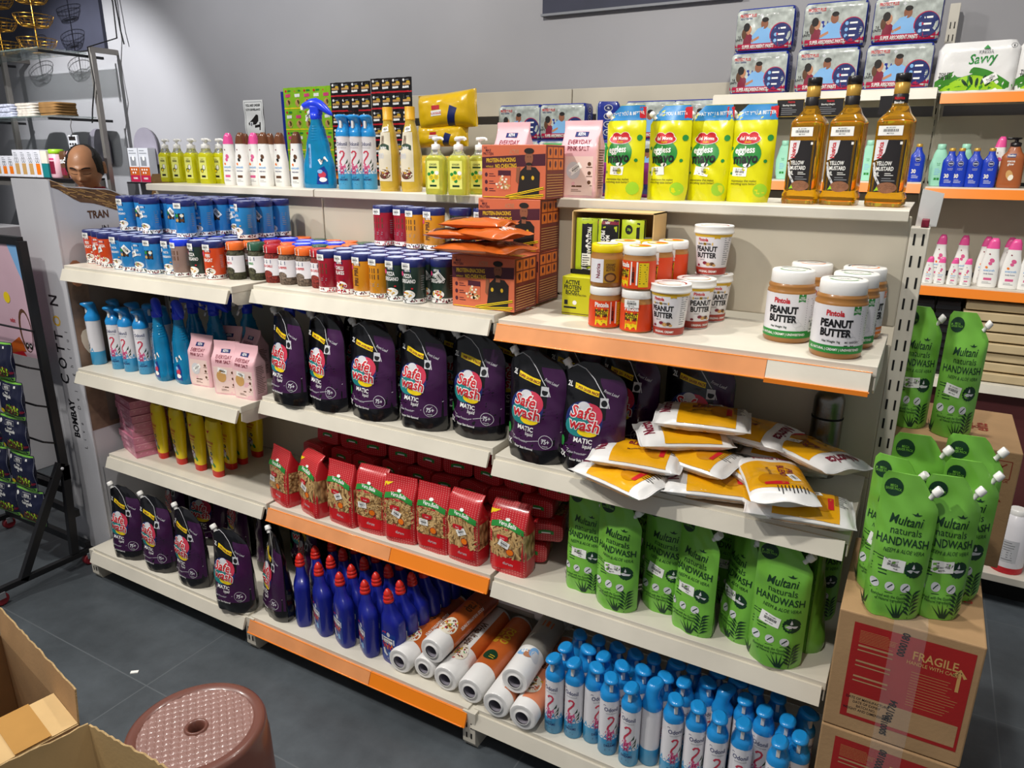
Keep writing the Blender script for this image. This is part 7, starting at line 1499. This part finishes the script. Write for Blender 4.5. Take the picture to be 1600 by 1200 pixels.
# ================================================================== WALL FIXTURE WITH GLASS SHELVES
mat('glass_edge', srgb('a8c8c0'), .03, var=0, trans=.8, ior=1.3, alpha=.45); mat('brass', srgb('c9973a'), .25, metal=1, var=.05); mat('post_metal', srgb('8f8a84'), .4, metal=.6, var=.05)
root = thing('glass_shelf_unit', 'steel wall fixture with glass shelves in the upper left corner', 'shelving')
for x in (-3.26, -4.55):
    mb = MB(); box(mb, x - .02, x + .02, 1.88, 1.92, 0, 2.47, M.post_metal, .003); mb.build('upright', root)
    mb = MB(); box(mb, x - .015, x + .015, 1.92, WALL_Y, 2.43, 2.47, M.post_metal, .003); mb.build('wall_arm', root)
    for z in (2.395, 1.915): mb = MB(); box(mb, x - .055, x - .035, 1.50, 2.02, z - .006, z + .014, M.dark_metal, .002); mb.build('shelf_arm', root)
for z, y0 in ((2.415, 1.50), (1.935, 1.55)): mb = MB(); box(mb, -4.9, -3.29, y0, 1.878, z, z + .010, M.glass_edge, .001); mb.build('glass_shelf', root)
mb = MB(); box(mb, -4.9, -3.30, 1.60, 1.878, 1.45, 1.468, M.plastic_dark, .002); mb.build('black_shelf', root); mb = MB(); box(mb, -4.9, -3.30, 1.62, 1.878, 1.395, 1.449, M.post_metal); mb.build('support_rail', root)
mb = MB(); box(mb, -3.2, -2.80, 2.0, 2.11, 1.425, 1.437, M.plastic_dark, .001); tag(mb.build('wall_ledge'), 'small dark ledge on the wall with two red and white cartons', 'ledge')
def basket():
    root = thing('tiered_wire_basket', 'basket', 'basket'); mb = MB(); tube(mb, [(0, 0, 0), (0, 0, .62)], .006, M.brass, 8); tube(mb, [(.05, 0, .003), (0, 0, .006), (-.05, 0, .003)], .004, M.brass, 6); mb.build('pole', root)
    for z in (.03, .20, .37):
        mb = MB(); R = .14
        for r_, h in ((R, .075), (R * .93, .05), (R * .7, .0)): tube(mb, [(r_ * cos(2 * pi * k / 28), r_ * sin(2 * pi * k / 28), z + h) for k in range(28)], .0028, M.brass, 5, True)
        for k in range(20): t = 2 * pi * k / 20; tube(mb, [(R * cos(t), R * sin(t), z + .075), (R * .92 * cos(t), R * .92 * sin(t), z + .04), (R * .7 * cos(t), R * .7 * sin(t), z), (.006 * cos(t), .006 * sin(t), z)], .0018, M.brass, 4)
        mb.build('bowl', root)
    return root
P_['basket'] = basket()
for i, x in enumerate((-4.62, -4.16, -3.70)): put(P_['basket'], x, 1.68 + .03 * i, 2.426, .3 * i, f'three tier gold wire basket stand on the top glass shelf, {nth(i, 3)}', 'gold wire basket stands')
def cloth(name, x, z0, cols, lab, n=5, w_=.26):
    for k in range(n):
        mb = MB(); s = Sec(.02, curve([(0, w_ / 2 - .008), (.01, w_ / 2), (.02, w_ / 2 - .008)]), const(.10), 5, k, .004, 36); s.body(mb, cols[k % len(cols)], nz=6); mb.xf(Matrix.Translation((x + j(.008), 1.70 + j(.005), z0 + k * .0205))); tag(mb.build(name), f'{lab}, {("lowest", "second", "third", "fourth", "topmost")[k]} of the folded stack', 'cloth', 'folded cloths on the glass shelf')
mat('cloth_brown', srgb('8a6434'), .85, bump=.4, bscale=150, var=.15); mat('cloth_pale', srgb('c9beb0'), .85, bump=.4, bscale=150, var=.12, vscale=30); mat('cloth_grey', srgb('b4b6c6'), .85, bump=.4, bscale=150, var=.2, vscale=40)
cloth('folded_cloth', -3.50, 1.946, (M.cloth_brown,), 'brown folded cloth beside the upright'); cloth('folded_cloth', -3.82, 1.946, (M.cloth_pale,), 'pale patterned folded cloth in the middle', 5, .28); cloth('folded_cloth', -4.13, 1.946, (M.cloth_grey,), 'grey striped folded cloth', 5, .24)
def carded(x, w_, h, m2, lab, scissors=True):
    root = thing('small_carton', lab, 'box', group='small cartons on the black shelf'); mb = MB(); box(mb, x, x + w_, 1.66, 1.74, 1.469, 1.469 + h, M.can_white, .001); d = D(mb, front_of(1.66, x + w_ / 2, 1.469), .0008); d.rect(-w_ * .3, w_ * .3, .02, h * .5, m2); d.arc(-w_ * .14, h * .62, w_ * .13, h * .09, 0, 6.28, .004, M.hairdark); d.arc(w_ * .14, h * .62, w_ * .13, h * .09, 0, 6.28, .004, M.hairdark); d.scribble(0, h * .9, w_ * .6, 3, .014, M.grey); mb.build('carton', root)
x = -4.62
for i, (w_, h, m2) in enumerate(((.10, .17, M.tan), (.10, .17, M.tan), (.10, .17, M.orange), (.10, .17, M.orange), (.105, .22, M.tan), (.105, .22, M.tan), (.105, .22, M.tan), (.105, .22, M.orange))): carded(x, w_ - .004, h, m2, f'small white carton with orange tool print on the black shelf, {nth(i, 8)}'); x += w_
root = thing('green_carton', 'small green and beige carton beside the white ones', 'box'); mb = MB(); box(mb, -3.80, -3.71, 1.66, 1.74, 1.469, 1.58, M.teal, .001); box(mb, -3.80, -3.71, 1.66, 1.74, 1.5805, 1.68, M.cream, .001); mb.build('carton', root)
root = thing('clear_jar', 'clear jar of brown snacks with lime lid on the black shelf', 'jar', (-3.63, 1.70, 1.469)); mb = MB(); lathe(mb, [(.055, 0), (.06, .01), (.06, .18), (.05, .19)], M.film_pink, 22); d = D(mb, Cyl(.06), .001); d.rect(-.04, .035, .03, .13, M.maroon); d.rect(-.04, .035, .14, .155, M.pinkprint); mb.build('jar_body', root); mb = MB(); lathe(mb, [(.056, .19), (.058, .192), (.058, .22), (.05, .225)], M.lime, 22); mb.build('lid', root)
for i, x in enumerate((-3.52, -3.42)):
    at(napkin(20 + i, (M.brownprint, M.film_pink)[i], M.maroon, 'snack', M.paper, 'snack_pouch', ('brown snack pouch behind the head of the man', 'pale pink snack pouch above the head of the man')[i], .09, .21, .05), x, 1.70, 1.469)
for i, x in enumerate((-3.09, -2.955)):
    root = thing('red_white_carton', f'red and white carton on the small wall ledge, {("left", "right")[i]}', 'box', (x, 2.05, 1.438), group='cartons on the wall ledge'); mb = MB(); box(mb, -.064, .064, -.035, .035, 0, .27, M.silverprint, .001); d = D(mb, front_of(-.035), .001); d.rect(-.063, .063, .002, .055, M.maroonband); d.rect(-.063, .063, .055, .12, M.film_orange)
    for q in range(5): d.ell(-.035 + (q % 3) * .03 + (q // 3) * .012, .10 - (q // 3) * .025, .008, .008, M.paper, .001, 8, 1)
    d.rect(-.04, .03, .13, .2, M.grey); d.ell(0, .19, .015, .02, M.paper, .001, 10, 1); d.text('RUBBER', 0, .024, .014, M.paper, .001, .03); d.scribble(0, .25, .1, 2, .02, M.grey); mb.build('carton', root)
root = thing('card_terminal', 'grey handheld calculator hanging from a hook above the man', 'calculator'); mb = MB(); box(mb, -3.36, -3.24, 1.655, 1.675, 1.66, 1.80, M.silverprint, .006); d = D(mb, front_of(1.655, -3.30, 1.66), .001); d.rect(-.045, .045, .10, .13, M.hairdark); [d.rect(-.045 + c * .034, -.022 + c * .034, .012 + r_ * .026, .028 + r_ * .026, M.hairdark) for c in range(3) for r_ in range(3)]; mb.build('casing', root); mb = MB(); tube(mb, [(-3.30, 1.665, 1.80), (-3.31, 1.665, 1.87), (-3.29, 1.665, 1.90), (-3.30, 1.665, 1.93)], .003, M.post_metal, 6); mb.build('hook', root)
for i, x in enumerate((-3.66, -3.02)):
    mb = MB(); s = Flat((x, 2.09, 1.70), (1, 0, 0), (0, 0, 1)); pl = [(-.15, -.12), (.15, -.12)] + [(.15 * cos(pi * k / 12), .02 + .15 * sin(pi * k / 12)) for k in range(13)]; a = [tuple(s.P(*p)) for p in pl]; b = [(p[0], p[1] + .012, p[2]) for p in a]; loft(mb, [a, b], M.grey_core, smooth=False); tag(mb.build('rounded_board'), f'grey rounded board against the wall, {("left of the man", "above the red and white cartons")[i]}', 'board', 'grey rounded boards')
mb = MB(); tube(mb, [(-3.20, 2.08, 3.1), (-3.17, 2.08, 2.8), (-3.18, 2.08, 2.55), (-3.24, 1.86, 2.46), (-3.22, 1.86, 2.2), (-3.30, 1.86, 2.0), (-3.33, 1.86, 1.9)], .006, M.slot_black, 6); tag(mb.build('black_cable'), 'black cable running down over the steel upright of the glass shelf unit', 'cable', 'black cables'); mb = MB(); tube(mb, [(-3.15, 2.08, 3.1), (-3.14, 2.08, 2.85), (-3.12, 2.08, 2.6), (-3.10, 2.08, 2.5)], .006, M.slot_black, 6); tag(mb.build('black_cable'), 'short black cable hanging on the wall beside the longer one', 'cable', 'black cables')
# counter behind the boards, red and blue packs at the left edge, brown paper bag
root = thing('shop_counter', 'white shop counter at the left edge behind the display board', 'counter'); mb = MB(); box(mb, -2.6, -1.30, -.25, .15, 0, 1.30, M.board_white, .004); mb.build('counter_body', root)
at(napkin(31, mat('film_wine', srgb('7a1024'), .35, crinkle=.1, bscale=30, var=.06), M.maroon, 'snack', M.paper, 'red_pack', 'dark red pack at the left edge above the counter', .2, .13, .1), -1.62, .10, 1.43); at(napkin(32, M.film_navy, M.sky, 'blue', M.paper, 'blue_pack', 'blue and clear pack on the counter, under the dark red pack', .2, .125, .12), -1.62, .09, 1.301)
root = thing('brown_paper_bag', 'crumpled brown paper bag left of the top shelf', 'bag', (-.16, .14, 1.33)); mat('kraft', srgb('7a5a30'), .8, bump=.5, bscale=40, var=.15, vscale=14); s = Sec(.27, curve([(0, .10), (.05, .11), (.2, .09), (.27, .075)]), curve([(0, .05), (.1, .06), (.24, .03), (.27, .02)]), 4, 3, .02, 40); mb = MB(); s.body(mb, M.kraft, nz=20); mb.build('paper', root)
root.location = (-.19, .20, 1.30)
mb = MB(); box(mb, -.31, -.05, .12, .34, 0, 1.298, M.card, .004); tag(mb.build('tall_carton'), 'tall brown carton under the paper bag behind the gondola end', 'carton')

# ================================================================== MAN BEHIND THE DISPLAY
def man():
    cx, cy, cz = -1.03, .35, 1.585
    root = thing('person', 'man with receding dark hair and a dark red collar looking down behind the display board', 'person')
    mat('man_skin', srgb('c28a64'), .42, bump=.05, bscale=200, var=.05, vscale=20, coat=.05); mat('man_hair', srgb('17120f'), .55, bump=.6, bscale=260, var=.2); mat('man_shirt', srgb('5c1420'), .8, bump=.1, bscale=200, var=.08)
    vx = CAM_LOC.x - cx; vy = CAM_LOC.y - cy; hz = atan2(vx, -vy) - .30          # turned a little away from the camera
    Hm = Matrix.Translation((cx, cy, cz)) @ Matrix.Rotation(hz, 4, 'Z') @ Matrix.Rotation(radians(15), 4, 'X')
    def g(x, z, cx_, cz_, sx, sz): return math.exp(-((x - cx_) / sx) ** 2 - ((z - cz_) / sz) ** 2)
    def pt(th, ph, grow=0, feat=True):
        dx, dy, dz = sin(ph) * sin(th), -sin(ph) * cos(th), cos(ph)        # th 0 = face
        a, b, c = .078, .097, .112
        if dz < 0: a *= 1 - .30 * (-dz) ** 1.5; b *= 1 - .18 * (-dz) ** 1.2; c = .118
        x, y, z = a * dx, b * dy, c * dz
        if dy < 0 and feat:
            o = 0
            o += .026 * g(x, z, 0, -.030, .011, .012) + .013 * g(x, z, 0, -.008, .007, .02) + .010 * g(x, z, .012, -.036, .007, .007) + .010 * g(x, z, -.012, -.036, .007, .007)
            o += .008 * g(x, z, 0, .022, .045, .009) - .012 * g(x, z, .029, .004, .015, .011) - .012 * g(x, z, -.029, .004, .015, .011)
            o += .007 * g(x, z, .029, .002, .010, .007) + .007 * g(x, z, -.029, .002, .010, .007)
            o += .008 * g(x, z, 0, -.057, .019, .0045) + .008 * g(x, z, 0, -.068, .017, .005) - .005 * g(x, z, 0, -.0625, .02, .0022) + .010 * g(x, z, 0, -.094, .018, .012) - .004 * g(x, z, 0, -.08, .02, .006)
            o += .006 * g(x, z, .045, -.03, .018, .02) + .006 * g(x, z, -.045, -.03, .018, .02)
            y -= o * min(1, -dy * 2)
        r_ = Vector((x, y, z)); n_ = Vector((dx / a, dy / b, dz / c)).normalized(); return r_ + n_ * grow
    # body and head as one surface: skin-modified skeleton joined with the head mesh
    mb = MB(); NT, NP = 96, 72; vs = [tuple(pt(2 * pi * i / NT, pi * k / NP)) for k in range(NP + 1) for i in range(NT)]
    fs = [(k * NT + i, (k + 1) * NT + i, (k + 1) * NT + (i + 1) % NT, k * NT + (i + 1) % NT) for k in range(NP) for i in range(NT)]
    mb.add(vs, fs, M.man_skin)
    for sg in (-1, 1):                                                       # ears
        rg = []
        for q, (r1, r2, off) in enumerate(((.013, .022, .0), (.018, .030, .008), (.0185, .032, .015), (.013, .025, .016), (.007, .014, .011))):
            rg.append([(sg * (.074 + off), .010 + r1 * cos(2 * pi * k / 18) + off * .4, -.006 + r2 * sin(2 * pi * k / 18) * (1 + .15 * sin(2 * pi * k / 18))) for k in range(18)])
        if sg > 0: rg = [r_[::-1] for r_ in rg]
        loft(mb, rg, M.man_skin, False, True)
    mb.xf(Hm); hv, hf = mb.v, mb.f
    sk = bpy.data.meshes.new('sk'); fwd = Vector((sin(hz + .1), -cos(hz + .1), 0)); sd = Vector((cos(hz), sin(hz), 0)); B0 = Vector((cx, cy, 0)) - fwd * .05
    nk = Vector((cx, cy, cz - .055)) - fwd * .035
    J = [(B0 + Vector((0, 0, .93)), .15), (B0 + Vector((0, 0, 1.12)), .135), (B0 + Vector((0, 0, 1.30)), .15), (B0 + Vector((0, 0, 1.41)), .10), (B0 + Vector((0, 0, 1.47)) + fwd * .01, .056), (nk, .055)]
    E = [(0, 1), (1, 2), (2, 3), (3, 4), (4, 5)]
    for sg in (-1, 1):
        b = len(J); J += [(B0 + sd * sg * .19 + Vector((0, 0, 1.36)), .062), (B0 + sd * sg * .24 + Vector((0, 0, 1.10)), .045), (B0 + sd * sg * .17 + fwd * .26 + Vector((0, 0, 1.08)), .030), (B0 + sd * sg * .155 + fwd * .31 + Vector((0, 0, 1.075)), .030), (B0 + sd * sg * .15 + fwd * .36 + Vector((0, 0, 1.07)), .032)]
        E += [(3, b), (b, b + 1), (b + 1, b + 2), (b + 2, b + 3), (b + 3, b + 4)]
        for q in range(4):
            o = sd * (q - 1.5) * .02; L_ = (.030, .036, .034, .026)[q]; c = len(J); P0 = J[b + 4][0]
            J += [(P0 + o + fwd * .04, .0085), (P0 + o + fwd * (.04 + L_) - Vector((0, 0, .012)), .008), (P0 + o + fwd * (.04 + L_ * 1.6) - Vector((0, 0, .035)), .007)]; E += [(b + 4, c), (c, c + 1), (c + 1, c + 2)]
        c = len(J); P0 = J[b + 3][0]; J += [(P0 - sd * sg * .035 + fwd * .02, .010), (P0 - sd * sg * .045 + fwd * .055, .0085)]; E += [(b + 3, c), (c, c + 1)]
        c = len(J); J += [(B0 + sd * sg * .10 + Vector((0, 0, .86)), .095), (B0 + sd * sg * .11 + Vector((0, 0, .50)) + fwd * .02, .062), (B0 + sd * sg * .12 + Vector((0, 0, .09)), .045), (B0 + sd * sg * .13 + Vector((0, 0, .045)) + fwd * .13, .038)]; E += [(0, c), (c, c + 1), (c + 1, c + 2), (c + 2, c + 3)]
    sk.from_pydata([tuple(p) for p, r_ in J], E, []); so = bpy.data.objects.new('sk', sk); COL.objects.link(so); md = so.modifiers.new('s', 'SKIN'); 
    for v, (p, r_) in zip(sk.skin_vertices[0].data, J): v.radius = (r_, r_)
    sk.skin_vertices[0].data[0].use_root = True; sb = so.modifiers.new('b', 'SUBSURF'); sb.levels = 2; sb.render_levels = 2
    dg = bpy.context.evaluated_depsgraph_get(); me = bpy.data.meshes.new_from_object(so.evaluated_get(dg)); bpy.data.objects.remove(so)
    bv = [tuple(v.co) for v in me.vertices]; bf = [tuple(p.vertices) for p in me.polygons]; bpy.data.meshes.remove(me)
    mm = MB(); mm.add(hv, hf, M.man_skin)
    wr = [J[9][0], J[9 + 0][0]]
    skinf, shirtf = [], []
    hands = [J[i][0] for i in range(len(J)) if J[i][1] < .033]
    for f in bf:
        c = sum((Vector(bv[i]) for i in f), Vector()) / len(f)
        (skinf if c.z > 1.44 or any((c - h).length < .035 for h in hands) else shirtf).append(f)
    o0 = len(mm.v); mm.v += bv
    for lst, m_ in ((skinf, M.man_skin), (shirtf, M.man_shirt)):
        k = mm.mi(m_)
        for f in lst: mm.f.append(tuple(i + o0 for i in f)); mm.m.append(k); mm.sm.append(True)
    mm.build('body', root)
    # hair: shell round the sides and back, thin over the crown
    mb = MB(); vs = []; NT2, NP2 = 80, 40
    def edge(th):                                                            # lowest polar angle of hair for this direction
        a = abs((th + pi) % (2 * pi) - pi); return lerp(1.15, .25, min(1, max(0, (a - .75) / 1.2)))
    t0, t1 = 1.02, 2 * pi - 1.02
    for k in range(NP2 + 1):
        for i in range(NT2 + 1):
            th = lerp(t0, t1, i / NT2); a = min(th, 2 * pi - th); lo = edge(th); hi = lerp(1.62, 2.15, min(1, (a - 1.0) / 1.2)); ph = lerp(lo, hi, k / NP2)
            gw = .007 * min(1, k / 4, (NP2 - k) / 4 + .15, i / 4 + .1, (NT2 - i) / 4 + .1) + .0015 * noise.noise(Vector((th * 9, ph * 14, 0))); vs.append(tuple(pt(th, ph, gw, False)))
    fs = [(k * (NT2 + 1) + i, (k + 1) * (NT2 + 1) + i, (k + 1) * (NT2 + 1) + i + 1, k * (NT2 + 1) + i + 1) for k in range(NP2) for i in range(NT2)]
    mb.add(vs, fs, M.man_hair); mb.xf(Hm); mb.build('hair', root)
    for sg in (-1, 1):                                                       # brows and closed lids
        mb = MB()
        for (zz, w_, n_, m_, gr) in ((.021, .0055, 8, M.man_hair, .0022), (-.004, .0018, 8, M.man_hair, .0012)):
            vs = []
            for q in range(n_ + 1):
                x = sg * lerp(.012, .046, q / n_); z0 = zz + (.004 * sin(pi * q / n_) if zz > 0 else -.003 * sin(pi * q / n_))
                for dz in (-w_ / 2, w_ / 2):
                    ph = math.acos(max(-1, min(1, (z0 + dz) / .113))); s_ = x / (.078 * sin(ph)); th = math.asin(max(-1, min(1, s_))); vs.append(tuple(pt(th, ph, gr)))
            mb.add(vs, [(2 * q, 2 * q + 2, 2 * q + 3, 2 * q + 1) if sg > 0 else (2 * q + 1, 2 * q + 3, 2 * q + 2, 2 * q) for q in range(n_)], m_)
        mb.xf(Hm); mb.build('eyebrow', root)
    mb = MB(); n_ = 24; c0 = Vector(J[4][0]); rgs = []
    for r_, dz in ((.066, -.012), (.072, .022), (.066, .034), (.061, .03)): rgs.append([tuple(c0 + Vector((r_ * cos(2 * pi * k / n_), r_ * sin(2 * pi * k / n_), dz - .012 + .012 * (sd.x * cos(2 * pi * k / n_) + sd.y * sin(2 * pi * k / n_)) * 0))) for k in range(n_)])
    loft(mb, rgs, mat('collar_red', srgb('9c2230'), .8, var=.05), False, False); mb.build('shirt_collar', root)
man()
